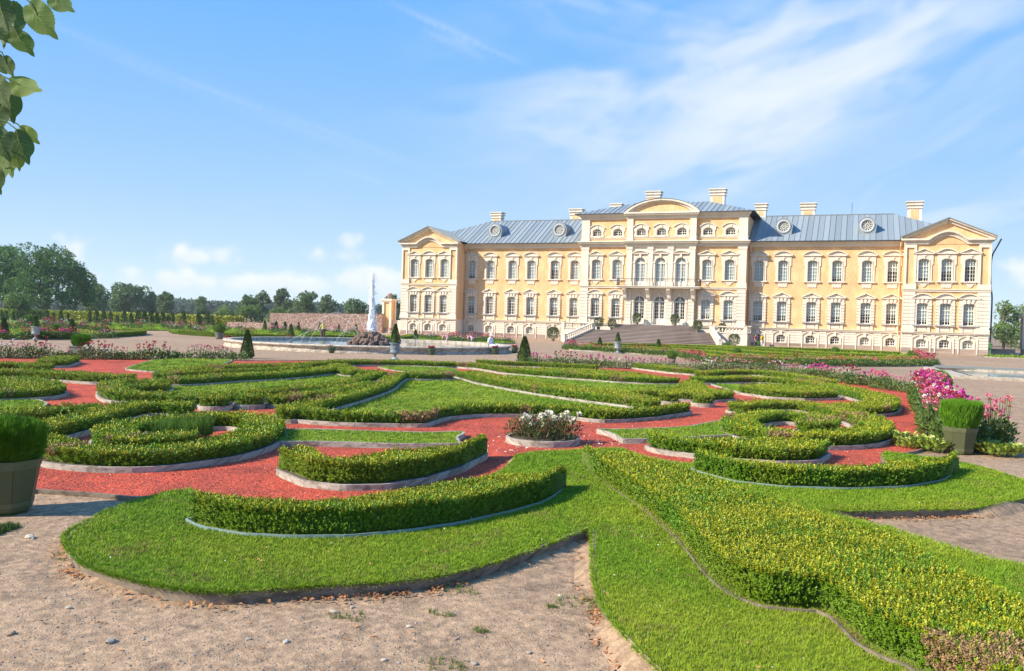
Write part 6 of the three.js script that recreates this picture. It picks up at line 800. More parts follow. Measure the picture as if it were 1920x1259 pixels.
{
  const B = [[[[3, 41], [8, 43.4], [12, 47.4], [15, 54]], 1.1, 'front row of box hedge in the right bed'], [[[15.5, 53.5], [20, 51], [24, 46.5], [27.4, 43]], 1.2, 'front right row of box hedge in the right bed'], [[[4, 36], [10, 39], [15, 46], [18, 49]], 1.2, 'second row of box hedge in the right bed'], [[[18, 47], [22, 45], [25.5, 40.5], [27, 36]], 1.3, 'curved row of box hedge in the right bed'], [[[6, 30], [12, 32], [18, 40], [22, 40]], 1.3, 'middle row of box hedge in the right bed'], [[[10, 25], [16, 27], [22, 33], [26, 33]], 1.3, 'back row of box hedge in the right bed'], [[[8, 21], [14, 19], [21, 17], [27.5, 20.5]], 1.3, 'rearmost box hedge of the right bed near the palace'], [[[0, 31], [6, 24], [12, 21]], 1.0, 'box hedge of the right bed at the stair foot'], [[[-40, 43], [-32, 45.4], [-27, 43]], 0.9, 'box hedge left of and behind the fountain'], [[[-27, 40], [-22, 35], [-20, 36]], 0.9, 'box hedge behind the fountain rocks'], [[[-48, 42], [-40, 48], [-34, 57]], 0.8, 'low box hedge across the far left bed'], [[[-20, 33], [-26, 19]], 0.8, 'box hedge beside the left pavilion']];
  B.forEach(([c, w, l], i) => { const p = bandOutline(c, w, 0.4), t = thing('far_box_hedge', l, 'hedge', [0, 0, 0], 0, 'box hedges of the farther beds'); part('hedge_core', slab(offset(p, -0.1), 0.02, 0.36), M.core, t); fillHedge(p, 0.05, 0.45, t, 950 + i); });
  // long yellow green hedge behind the thuja row
  const p = bandOutline([[-150, -13], [-120, -14], [-100, -14.5], [-80, -15]], 2.2, 1.0), t = thing('vine_hedge', 'long yellow green hedge behind the row of thujas', 'hedge'); part('hedge_core', slab(offset(p, -0.2), 0, 1.6), std(lin(0.20, 0.22, 0.03), 1), t); const R = rng(44), it = []; for (let k = 0; k < 9000; k++) { const i = Math.floor(R() * p.length), q = p[i], e = p[(i + 1) % p.length], f = R(), y = R() < 0.35 ? 1.7 : R() * 1.75; const o = y > 1.69 ? -R() * 1.1 : -0.05; const n = [-(e[1] - q[1]), e[0] - q[0]], l = Math.hypot(...n) || 1; it.push({ x: mixn(q[0], e[0], f) + n[0] / l * o, y, z: mixn(q[1], e[1], f) + n[1] / l * o, d: V((R() - 0.5), 0.8, (R() - 0.5)).normalize(), r: R() * 6, s: 0.9 + R() * 0.7, c: (v => [0.36 * v, 0.37 * v, 0.04 * v])(0.7 + R() * 0.6) }); } scatter('foliage', twig, M.box, it, t);
}
// ---------------------------------------------------------------- trees
const treeCols = [[[0.085, 0.19, 0.03], [0.115, 0.235, 0.035], [0.07, 0.16, 0.03]], [[0.135, 0.22, 0.06], [0.16, 0.245, 0.065], [0.115, 0.195, 0.055]], [[0.15, 0.25, 0.04], [0.13, 0.21, 0.04], [0.18, 0.27, 0.045]], [[0.15, 0.22, 0.08], [0.175, 0.245, 0.085], [0.13, 0.195, 0.075]]];
function tree(x, z, h, w, kind, label, seed, dist) {
  const R = rng(seed), t = thing('broadleaf_tree', label, 'tree', [x, 0, z], 0, 'trees on the horizon'), th = h * (kind === 2 ? 0.12 : 0.25), tr = Math.max(0.12, w * 0.03), tg = [tube([[0, -0.2, 0], [0.1, th, 0.05], [0.05 * w * (R() - 0.5), h * 0.6, 0], [0, h * 0.9, 0.1]], tr, 8, 7)], blobs = [];
  const nb = kind === 2 ? 9 : 16; for (let k = 0; k < nb; k++) { const a = R() * 6.283, v = k / nb, y = kind === 2 ? h * (0.15 + 0.62 * R()) : h * (0.30 + 0.58 * v), rr = w * 0.36 * Math.sin(Math.PI * clamp(0.16 + 0.80 * (y / h - 0.15), 0.05, 0.97)) * (0.4 + 0.7 * R()), b = V(Math.cos(a) * rr, y, Math.sin(a) * rr), s = w * (0.13 + 0.12 * R()) * (kind === 3 ? 0.85 : 1.1); blobs.push([b, s]); if (k % 2 === 0) tg.push(tube([[0, Math.max(th * 0.8, y - s * 1.6), 0], [b.x * 0.5, y - s * 0.6, b.z * 0.5], [b.x, y, b.z]], tr * 0.4, 5, 5)); }
  blobs.push([V(0, h - w * 0.16, 0), w * 0.16]);
  part('trunk', merge(tg), M.bark, t); const it = [], leafS = clamp(dist / 200, 0.55, 1.6) * 1.05, cols = treeCols[kind];
  const cnt = Math.round(clamp(w * h * 14, 700, 4200)); for (let k = 0; k < cnt; k++) { const [b, s] = blobs[Math.floor(R() * blobs.length)], d = rdir(R), q = s * (0.5 + 0.55 * Math.pow(R(), 0.4)), px = b.x + d.x * q, py = b.y + d.y * q * 0.85, pz = b.z + d.z * q; if (py < 0.2) continue; const c = cols[Math.floor(R() * 3)], v = 0.75 + R() * 0.5; it.push({ x: px, y: py, z: pz, d: rdir(R), r: R() * 6, s: leafS * (0.7 + R() * 0.7), c: [c[0] * v, c[1] * v, c[2] * v] }); }
  scatter('crown', twig, M.treeLeaf, it, t);
}
M.treeLeaf = new THREE.MeshPhysicalMaterial({ color: lin(1, 1, 1), roughness: 0.9, transmission: 0.25, thickness: 0 });
DATA.TREES.forEach(([x, z, h, w, k, l], i) => tree(x, z, h, w, k, l, 1000 + i * 3, far(x, z)));
{ // wood on the horizon, one mass
  const R = rng(8), it = [], F = DATA.FOREST, c = new THREE.CatmullRomCurve3(F.map(p => V(p[0], p[2], p[1]))); for (let k = 0; k < 15000; k++) { const p = c.getPoint(R()), crown = 1 + 0.28 * (noise3(p.x * 0.05, 1, p.z * 0.05) - 0.5) * 2 + 0.15 * (noise3(p.x * 0.2, 4, p.z * 0.2) - 0.5) * 2, y = p.y * crown * Math.pow(R(), 0.6), o = (R() - 0.5) * 40, v = 0.7 + R() * 0.6; it.push({ x: p.x + (R() - 0.5) * 10 - 0.45 * o, y, z: p.z + o, d: rdir(R), r: R() * 6, s: 5 + R() * 4, c: [0.10 * v, 0.155 * v, 0.07 * v] }); }
  const w = scatter('far_wood', twig, M.treeLeaf, it, scene, 'wood along the left horizon'); w.userData.category = 'wood';
}
// ---------------------------------------------------------------- rubble wall, gate pillars, iron fence
{
  M.rubble = [[0.42, 0.26, 0.20], [0.50, 0.33, 0.26], [0.36, 0.21, 0.165], [0.46, 0.36, 0.31], [0.30, 0.2, 0.17]].map(c => std(lin(...c), 0.95));
  M.mortar = std(lin(0.36, 0.26, 0.21), 1);
  const wall = (pts, name, label, seed, thick) => {
    const t = thing(name, label, 'wall'), R = rng(seed), L = []; const st = [0, 1, 2, 3, 4].map(() => []), moss = [];
    for (let i = 0; i + 1 < pts.length; i++) { const a = pts[i], b = pts[i + 1], dx = b[0] - a[0], dz = b[1] - a[1], l = Math.hypot(dx, dz), g = new THREE.BoxGeometry(l + 0.02, Math.max(a[2], b[2]) - 0.05, thick), ang = Math.atan2(-dz, dx); g.rotateY(ang); g.translate((a[0] + b[0]) / 2, (Math.max(a[2], b[2]) - 0.05) / 2, (a[1] + b[1]) / 2); L.push(g); const nx = -dz / l, nz = dx / l, sg = nx * (camX - a[0]) + nz * (camZ - a[1]) > 0 ? 1 : -1; for (let s = 0; s < l; s += 0.26) for (let y = 0.1; y < mixn(a[2], b[2], s / l); y += 0.21) { if (R() < 0.06) continue; const g2 = new THREE.IcosahedronGeometry(0.5, 0); g2.scale(0.18 + R() * 0.2, 0.14 + R() * 0.12, 0.16); g2.rotateZ((R() - 0.5) * 0.6); g2.rotateY(ang + R()); const q = (s + R() * 0.2) / l; g2.translate(a[0] + dx * q + nx * sg * thick * 0.5, y + R() * 0.08, a[1] + dz * q + nz * sg * thick * 0.5); st[Math.floor(R() * 5)].push(g2); } for (let s = 0; s < l; s += 0.05) { const q = s / l; moss.push({ x: a[0] + dx * q + (R() - 0.5) * thick, y: mixn(a[2], b[2], q) - 0.08, z: a[1] + dz * q + (R() - 0.5) * thick, r: R() * 6, s: 2.5 + R() * 4, c: R() < 0.5 ? [0.14, 0.13, 0.05] : [0.20, 0.13, 0.07] }); } }
    part('mortar', merge(L), M.mortar, t); st.forEach((s, i) => { if (s.length) { const m = part('stones', merge(s), M.rubble[i], t); m.userData.kind = 'stuff'; } }); scatter('grass_top', tuft, M.grass, moss, t);
  };
  wall(DATA.WALL, 'rubble_wall', 'reddish rubble stone wall behind the fountain', 3, 0.6); wall(DATA.WALL2, 'low_rubble_wall', 'low ruined rubble wall left of the tall rubble wall', 4, 0.6);
  const pillar = (label, x, z, h, s, urnOn) => { const t = thing('gate_pillar', label, 'pillar', [x, 0, z]); part('base', bx(-0.75 * s, 0.75 * s, 0, h * 0.16, -0.75 * s, 0.75 * s), M.plinth, t); part('shaft', bx(-0.62 * s, 0.62 * s, h * 0.16, h * 0.9, -0.62 * s, 0.62 * s), M.cream, t); part('corner_strips', merge([-1, 1].flatMap(a => [-1, 1].map(b => bx(a * 0.66 * s - 0.16, a * 0.66 * s + 0.16, h * 0.16, h * 0.9, b * 0.66 * s - 0.16, b * 0.66 * s + 0.16)))), M.white, t); part('capital', merge([bx(-0.86 * s, 0.86 * s, h * 0.9, h * 0.94, -0.86 * s, 0.86 * s), bx(-0.98 * s, 0.98 * s, h * 0.94, h, -0.98 * s, 0.98 * s)]), M.white, t); if (urnOn) part('trophy', merge([lathe([[0, h], [0.35, h], [0.2, h + 0.2], [0.42, h + 0.55], [0.3, h + 0.75], [0, h + 0.95]], 10)]), M.plinth, t); return t; };
  pillar('cream and white gate pillar left of the palace', DATA.PILLAR[0], DATA.PILLAR[1], DATA.PILLAR[2], 0.95, true); pillar('tall pale gate pillar at the right edge of the picture', DATA.PILLARR[0] + 0.8, DATA.PILLARR[1], DATA.PILLARR[2], 1.0, false);
  const lw = thing('low_wall', 'low white wall joining gate pillar and palace', 'wall'); part('wall_body', bx(-42.5, -37.35, 0, 2.0, -4.2, -3.9), M.white, lw);
  const fence = thing('iron_fence', 'wrought iron fence on a low dark wall right of the palace', 'fence', [37.6, 0, -4.2]), L = []; part('base_wall', bx(0, 3.4, 0, 0.75, -0.2, 0.2), M.plinth, fence); part('rail', merge([bx(0, 3.4, 1.0, 1.06, -0.03, 0.03), bx(0, 3.4, 2.6, 2.66, -0.03, 0.03)]), M.iron, fence); for (let k = 0; k < 24; k++) part('bar', barGeo(), M.iron, fence).position.set(0.08 + k * 0.14, 0.75, 0);
  function barGeo() { return fence.userData_bar || (fence.userData_bar = merge([bx(-0.015, 0.015, 0, 2.2, -0.015, 0.015), (() => { const g = new THREE.ConeGeometry(0.04, 0.16, 4); g.translate(0, 2.28, 0); return g; })()])); }
  const [gx, gz] = DATA.PT.postgreen, lp = thing('lamp_post', 'short green garden post on the grass at the right', 'lamp', [gx + 0.3, 0, gz]); M.postGreen = std(lin(0.05, 0.16, 0.05), 0.5); part('stand', lathe([[0, 0], [0.3, 0], [0.22, 0.15], [0.08, 0.3], [0.06, 0.9], [0, 0.9]], 8), M.postGreen, lp); part('lamp_head', merge([bx(-0.14, 0.14, 0.9, 1.35, -0.14, 0.14), lathe([[0, 1.55], [0.2, 1.36], [0.2, 1.33], [0, 1.33]], 8)]), M.postGreen, lp);
}
// leafy potted shrubs on the stair
{
  const G = colourLeaves(shrubGeo(77, 1, t => 0.5 * Math.sqrt(Math.max(0, 1 - Math.pow(1.7 * t - 0.75, 2))), 900, 0.13, 0.3), 77, [[0.09, 0.14, 0.04], [0.12, 0.17, 0.05], [0.07, 0.11, 0.035], [0.16, 0.18, 0.06]]);
  [[-11.7, 9.3, 0, 1.7, 'leafy potted shrub left of the stair balustrade'], [-6.9, 5.6, 1.6, 1.45, 'leafy potted shrub at the top left of the stair'], [-5.4, 4.6, 1.6, 1.3, 'second leafy potted shrub at the top left of the stair'], [-2.6, 2.9, 2.36, 1.35, 'potted shrub before the left garden door'], [2.3, 2.9, 2.36, 1.3, 'potted shrub before the right garden door'], [5.6, 5.5, 1.6, 1.35, 'leafy potted shrub at the top right of the stair'], [10.4, 8.4, 0, 1.5, 'leafy potted shrub right of the stair foot'], [8.6, 5.6, 1.6, 1.1, 'leafy potted shrub on the right terrace']].forEach(([x, z, y, h, l], i) => { const t = thing('potted_shrub', l, 'potted plant', [x, y, z], i, 'potted shrubs round the stair'); part('pot', (() => { const g = roundPot.clone(); g.scale(0.6, 0.6, 0.6); return g; })(), M.potGrey, t); const f = part('foliage', G, M.leaf, t); f.position.y = 0.34; f.scale.set(h * 0.86, h * 0.8, h * 0.86); part('stem', bx(-0.03, 0.03, 0.3, 0.8, -0.03, 0.03), M.bark, t); });
}

// ---------------------------------------------------------------- people: smooth surfaces round posed bones
function skin(bones, cell, k = 0.035) { // bones: [ax,ay,az,ar,bx,by,bz,br]
  const lo = [1e9, 1e9, 1e9], hi = [-1e9, -1e9, -1e9]; for (const b of bones) for (const o of [0, 4]) for (let i = 0; i < 3; i++) { lo[i] = Math.min(lo[i], b[o + i] - b[o + 3] - cell * 2.5); hi[i] = Math.max(hi[i], b[o + i] + b[o + 3] + cell * 2.5); }
  const n = lo.map((v, i) => Math.ceil((hi[i] - v) / cell) + 1), S = new Float32Array(n[0] * n[1] * n[2]), id = (x, y, z) => (z * n[1] + y) * n[0] + x;
  const sd = (x, y, z) => { let d = 1e3; for (const b of bones) { const vx = b[4] - b[0], vy = b[5] - b[1], vz = b[6] - b[2], l = vx * vx + vy * vy + vz * vz || 1e-9, t = clamp(((x - b[0]) * vx + (y - b[1]) * vy + (z - b[2]) * vz) / l, 0, 1), q = Math.hypot(x - b[0] - vx * t, y - b[1] - vy * t, z - b[2] - vz * t) - mixn(b[3], b[7], t), h = clamp(0.5 + 0.5 * (d - q) / k, 0, 1); d = mixn(d, q, h) - k * h * (1 - h); } return d; };
  for (let z = 0; z < n[2]; z++) for (let y = 0; y < n[1]; y++) for (let x = 0; x < n[0]; x++) S[id(x, y, z)] = sd(lo[0] + x * cell, lo[1] + y * cell, lo[2] + z * cell);
  const vid = new Int32Array(S.length).fill(-1), P = [], I = []; // surface nets
  for (let z = 0; z < n[2] - 1; z++) for (let y = 0; y < n[1] - 1; y++) for (let x = 0; x < n[0] - 1; x++) { let c = 0, sx = 0, sy = 0, sz = 0; for (const [a, b] of EDG) { const p = CRN[a], q = CRN[b], f = S[id(x + p[0], y + p[1], z + p[2])], g = S[id(x + q[0], y + q[1], z + q[2])]; if ((f < 0) !== (g < 0)) { const t = f / (f - g); sx += p[0] + (q[0] - p[0]) * t; sy += p[1] + (q[1] - p[1]) * t; sz += p[2] + (q[2] - p[2]) * t; c++; } } if (c) { vid[id(x, y, z)] = P.length / 3; P.push(lo[0] + (x + sx / c) * cell, lo[1] + (y + sy / c) * cell, lo[2] + (z + sz / c) * cell); } }
  for (let z = 1; z < n[2] - 1; z++) for (let y = 1; y < n[1] - 1; y++) for (let x = 1; x < n[0] - 1; x++) { const s0 = S[id(x, y, z)] < 0; const q = (dx, a, b, c, d) => { if (s0 !== dx) s0 ? I.push(a, b, c, a, c, d) : I.push(a, c, b, a, d, c); }; q(S[id(x + 1, y, z)] < 0, vid[id(x, y, z)], vid[id(x, y - 1, z)], vid[id(x, y - 1, z - 1)], vid[id(x, y, z - 1)]); q(S[id(x, y + 1, z)] < 0, vid[id(x, y, z)], vid[id(x, y, z - 1)], vid[id(x - 1, y, z - 1)], vid[id(x - 1, y, z)]); q(S[id(x, y, z + 1)] < 0, vid[id(x, y, z)], vid[id(x - 1, y, z)], vid[id(x - 1, y - 1, z)], vid[id(x, y - 1, z)]); }
  const g = new THREE.BufferGeometry(); g.setAttribute('position', new THREE.BufferAttribute(new Float32Array(P), 3)); g.setIndex(I); g.computeVertexNormals(); return g;
}
const CRN = [[0, 0, 0], [1, 0, 0], [0, 1, 0], [1, 1, 0], [0, 0, 1], [1, 0, 1], [0, 1, 1], [1, 1, 1]], EDG = [[0, 1], [2, 3], [4, 5], [6, 7], [0, 2], [1, 3], [4, 6], [5, 7], [0, 4], [1, 5], [2, 6], [3, 7]];
M.skin = std(lin(0.55, 0.32, 0.22), 0.6);
// joints of a pose -> bones; z is the way the person faces
function person(label, pos, turn, J, wear, group) {
  const t = thing('person', label, 'person', pos, turn, group), B = (a, ra, b, rb) => [...J[a], ra, ...J[b], rb], mir = n => ['l', 'r'].map(s => s + n), body = [];
  const head = J.head, fwd = J.face || [0, 0, 1];
  body.push([...J.neck, 0.055, ...head.map((v, i) => v - [0, 0.06, 0][i]), 0.06], [head[0], head[1] - 0.02, head[2], 0.088, head[0], head[1] + 0.05, head[2] - 0.01, 0.10], [head[0] + fwd[0] * 0.07, head[1] - 0.06 + fwd[1] * 0.07, head[2] + fwd[2] * 0.07, 0.04, head[0] + fwd[0] * 0.10, head[1] - 0.01, head[2] + fwd[2] * 0.10, 0.015], B('neck', 0.09, 'waist', 0.12), B('waist', 0.125, 'hip', 0.145), [...J.lsh, 0.07, ...J.rsh, 0.07]);
  for (const s of ['l', 'r']) { body.push(B(s + 'sh', 0.058, s + 'el', 0.042), B(s + 'el', 0.042, s + 'wr', 0.03), B(s + 'hp', 0.09, s + 'kn', 0.06), B(s + 'kn', 0.058, s + 'an', 0.038), [...J[s + 'an'], 0.04, ...J[s + 'to'], 0.032]); const w = J[s + 'wr'], e = J[s + 'el'], d = V(w[0] - e[0], w[1] - e[1], w[2] - e[2]).normalize(), sd = side(d); const pt = (a, b) => [w[0] + d.x * a + sd.x * b, w[1] + d.y * a + sd.y * b, w[2] + d.z * a + sd.z * b]; body.push([...pt(0, 0), 0.028, ...pt(0.075, 0), 0.034]); for (let k = 0; k < 4; k++) body.push([...pt(0.08, (k - 1.5) * 0.02), 0.011, ...pt(0.155 - Math.abs(k - 1.4) * 0.012, (k - 1.5) * 0.024), 0.009]); body.push([...pt(0.03, 0.03), 0.012, ...pt(0.085, 0.062), 0.010]); }
  part('body', skin(body, 0.022), M.skin, t);
  const eyes = [-1, 1].map(s => { const g = new THREE.SphereGeometry(0.013, 6, 5), q = V(...fwd).cross(V(0, 1, 0)).multiplyScalar(s * 0.034); g.translate(head[0] + fwd[0] * 0.088 + q.x, head[1] + 0.012, head[2] + fwd[2] * 0.088 + q.z); return g; }); part('eyes', merge(eyes), M.iron, t);
  for (const [name, c, list, cell] of wear) part(name, skin(list(B, J), cell || 0.024, 0.05), std(lin(...c), 0.85), t);
  return t;
}
const shirtOf = (sl = 1, o = 0.022) => (B, J) => [B('neck', 0.085 + o, 'waist', 0.125 + o), B('waist', 0.125 + o, 'hip', 0.15 + o), [...J.lsh, 0.07 + o, ...J.rsh, 0.07 + o], ...['l', 'r'].map(s => [...J[s + 'sh'], 0.062 + o, ...J[s + 'sh'].map((v, i) => mixn(v, J[s + 'el'][i], sl)), 0.05 + o])];
const trousersOf = (o = 0.022, len = 0.92) => (B, J) => ['l', 'r'].flatMap(s => [B(s + 'hp', 0.10 + o, s + 'kn', 0.066 + o), [...J[s + 'kn'], 0.064 + o, ...J[s + 'kn'].map((v, i) => mixn(v, J[s + 'an'][i], len)), 0.045 + o]]).concat([[...J.lhp, 0.11 + o, ...J.rhp, 0.11 + o], [...J.hip, 0.14 + o, ...J.hip, 0.14 + o]]);
const hairOf = (long = 0) => (B, J) => [[J.head[0] - (J.face || [0, 0, 1])[0] * 0.03, J.head[1] + 0.05, J.head[2] - (J.face || [0, 0, 1])[2] * 0.03, 0.108, J.head[0] - (J.face || [0, 0, 1])[0] * 0.05, J.head[1] - 0.03 - long, J.head[2] - (J.face || [0, 0, 1])[2] * 0.05, 0.075]];
const shoesOf = (B, J) => ['l', 'r'].map(s => [...J[s + 'an'].map((v, i) => v - [0, 0.02, 0][i]), 0.05, ...J[s + 'to'], 0.042]);
const stand = { neck: [0, 1.42, 0], head: [0, 1.56, 0.02], waist: [0, 1.08, 0], hip: [0, 0.94, 0], lsh: [0.17, 1.36, 0], rsh: [-0.17, 1.36, 0], lel: [0.22, 1.09, -0.03], rel: [-0.22, 1.09, -0.03], lwr: [0.22, 0.86, 0.05], rwr: [-0.22, 0.86, 0.05], lhp: [0.09, 0.9, 0], rhp: [-0.09, 0.9, 0], lkn: [0.10, 0.48, 0.02], rkn: [-0.10, 0.48, 0.02], lan: [0.10, 0.07, 0], ran: [-0.10, 0.07, 0], lto: [0.11, 0.035, 0.15], rto: [-0.11, 0.035, 0.15] };
const P7 = DATA.PT;
// seated on the rim, seen from behind, all in white with a hat
person('person in white with a white cap sitting on the fountain rim', [-0.08, 0, 56.15], 1.48, { neck: [0, 1.08, -0.02], head: [0, 1.23, 0.02], face: [0, 0, 1], waist: [0, 0.76, -0.04], hip: [0, 0.60, 0], lsh: [0.17, 1.02, -0.02], rsh: [-0.17, 1.02, -0.02], lel: [0.24, 0.78, 0.06], rel: [-0.26, 0.76, -0.05], lwr: [0.16, 0.66, 0.26], rwr: [-0.24, 0.55, -0.06], lhp: [0.09, 0.59, 0.02], rhp: [-0.09, 0.59, 0.02], lkn: [0.13, 0.58, 0.44], rkn: [-0.12, 0.57, 0.43], lan: [0.14, 0.10, 0.46], ran: [-0.14, 0.09, 0.52], lto: [0.15, 0.04, 0.60], rto: [-0.15, 0.04, 0.66] }, [['shirt', [0.78, 0.78, 0.78], shirtOf(0.7)], ['trousers', [0.62, 0.66, 0.72], trousersOf()], ['hair', [0.35, 0.3, 0.25], hairOf()], ['cap', [0.8, 0.78, 0.74], (B, J) => [[0, J.head[1] + 0.07, J.head[2], 0.11, 0, J.head[1] + 0.09, J.head[2], 0.10], [0, J.head[1] + 0.06, J.head[2] + 0.1, 0.05, 0, J.head[1] + 0.055, J.head[2] + 0.16, 0.04]]], ['shoes', [0.1, 0.12, 0.16], shoesOf]]);
// woman behind the basin, hands raised to her face
person('woman in a yellow green top raising her hands behind the basin', [P7.person605[0], 0, P7.person605[1]], 0.55, { ...stand, lel: [0.30, 1.28, 0.16], rel: [-0.32, 1.12, 0.04], lwr: [0.10, 1.50, 0.20], rwr: [-0.42, 0.92, 0.14] }, [['top', [0.50, 0.56, 0.16], shirtOf(0.2)], ['trousers', [0.12, 0.085, 0.06], trousersOf(0.05, 0.8)], ['hair', [0.10, 0.045, 0.03], hairOf(0.16)], ['shoes', [0.08, 0.06, 0.05], shoesOf]]);
person('person in a white and blue dress behind the fountain rocks', [P7.person695[0] + 0.5, 0, P7.person695[1] + 1.5], 0.9, stand, [['shirt', [0.66, 0.70, 0.78], shirtOf(0.6)], ['skirt', [0.20, 0.30, 0.50], (B, J) => [[0, 0.95, 0, 0.17, 0, 0.55, 0, 0.24]]], ['hair', [0.14, 0.08, 0.05], hairOf(0.06)], ['shoes', [0.15, 0.15, 0.2], shoesOf]]);
const kneel = { neck: [0, 0.74, 0.30], head: [0, 0.80, 0.45], face: [0, -0.3, 0.95], waist: [0, 0.62, 0.02], hip: [0, 0.52, -0.12], lsh: [0.17, 0.70, 0.27], rsh: [-0.17, 0.70, 0.27], lel: [0.22, 0.45, 0.36], rel: [-0.22, 0.45, 0.38], lwr: [0.15, 0.20, 0.46], rwr: [-0.16, 0.22, 0.50], lhp: [0.10, 0.50, -0.12], rhp: [-0.10, 0.50, -0.12], lkn: [0.13, 0.10, 0.02], rkn: [-0.13, 0.10, 0.02], lan: [0.13, 0.09, -0.38], ran: [-0.13, 0.09, -0.38], lto: [0.13, 0.045, -0.52], rto: [-0.13, 0.045, -0.52] };
person('gardener in a lilac shirt bending over the bed by the left pavilion', [P7.kneel875[0], 0, P7.kneel875[1] - 1.5], -1.6, kneel, [['shirt', [0.60, 0.36, 0.50], shirtOf(0.6)], ['trousers', [0.5, 0.42, 0.5], trousersOf()], ['hair', [0.2, 0.12, 0.08], hairOf()]]);
person('gardener in pink crouching left of the gardener in lilac', [P7.kneel825[0] - 0.2, 0, P7.kneel825[1] - 1.6], -1.2, kneel, [['shirt', [0.62, 0.30, 0.28], shirtOf(0.6)], ['trousers', [0.40, 0.33, 0.33], trousersOf()], ['hair', [0.3, 0.2, 0.12], hairOf()]]);
const walk = { ...stand, lkn: [0.09, 0.49, 0.14], lan: [0.09, 0.09, 0.22], lto: [0.09, 0.045, 0.38], rkn: [-0.09, 0.48, -0.02], ran: [-0.09, 0.11, -0.24], rto: [-0.09, 0.04, -0.12], lel: [0.23, 1.10, -0.12], lwr: [0.22, 0.90, -0.04], rel: [-0.23, 1.10, 0.05], rwr: [-0.22, 0.92, 0.18] };
person('person in dark clothes with a pink top walking below the palace', [13.2, 0, 12.4], 1.2, walk, [['shirt', [0.30, 0.06, 0.09], shirtOf(0.6)], ['trousers', [0.05, 0.05, 0.06], trousersOf()], ['hair', [0.05, 0.03, 0.03], hairOf(0.1)], ['shoes', [0.04, 0.04, 0.04], shoesOf]]);
person('person in a yellow jacket and white trousers walking below the palace', [13.9, 0, 12.0], 1.0, walk, [['jacket', [0.72, 0.50, 0.03], shirtOf(0.95)], ['trousers', [0.72, 0.68, 0.66], trousersOf()], ['hair', [0.08, 0.05, 0.03], hairOf(0.05)], ['shoes', [0.3, 0.3, 0.3], shoesOf]]);

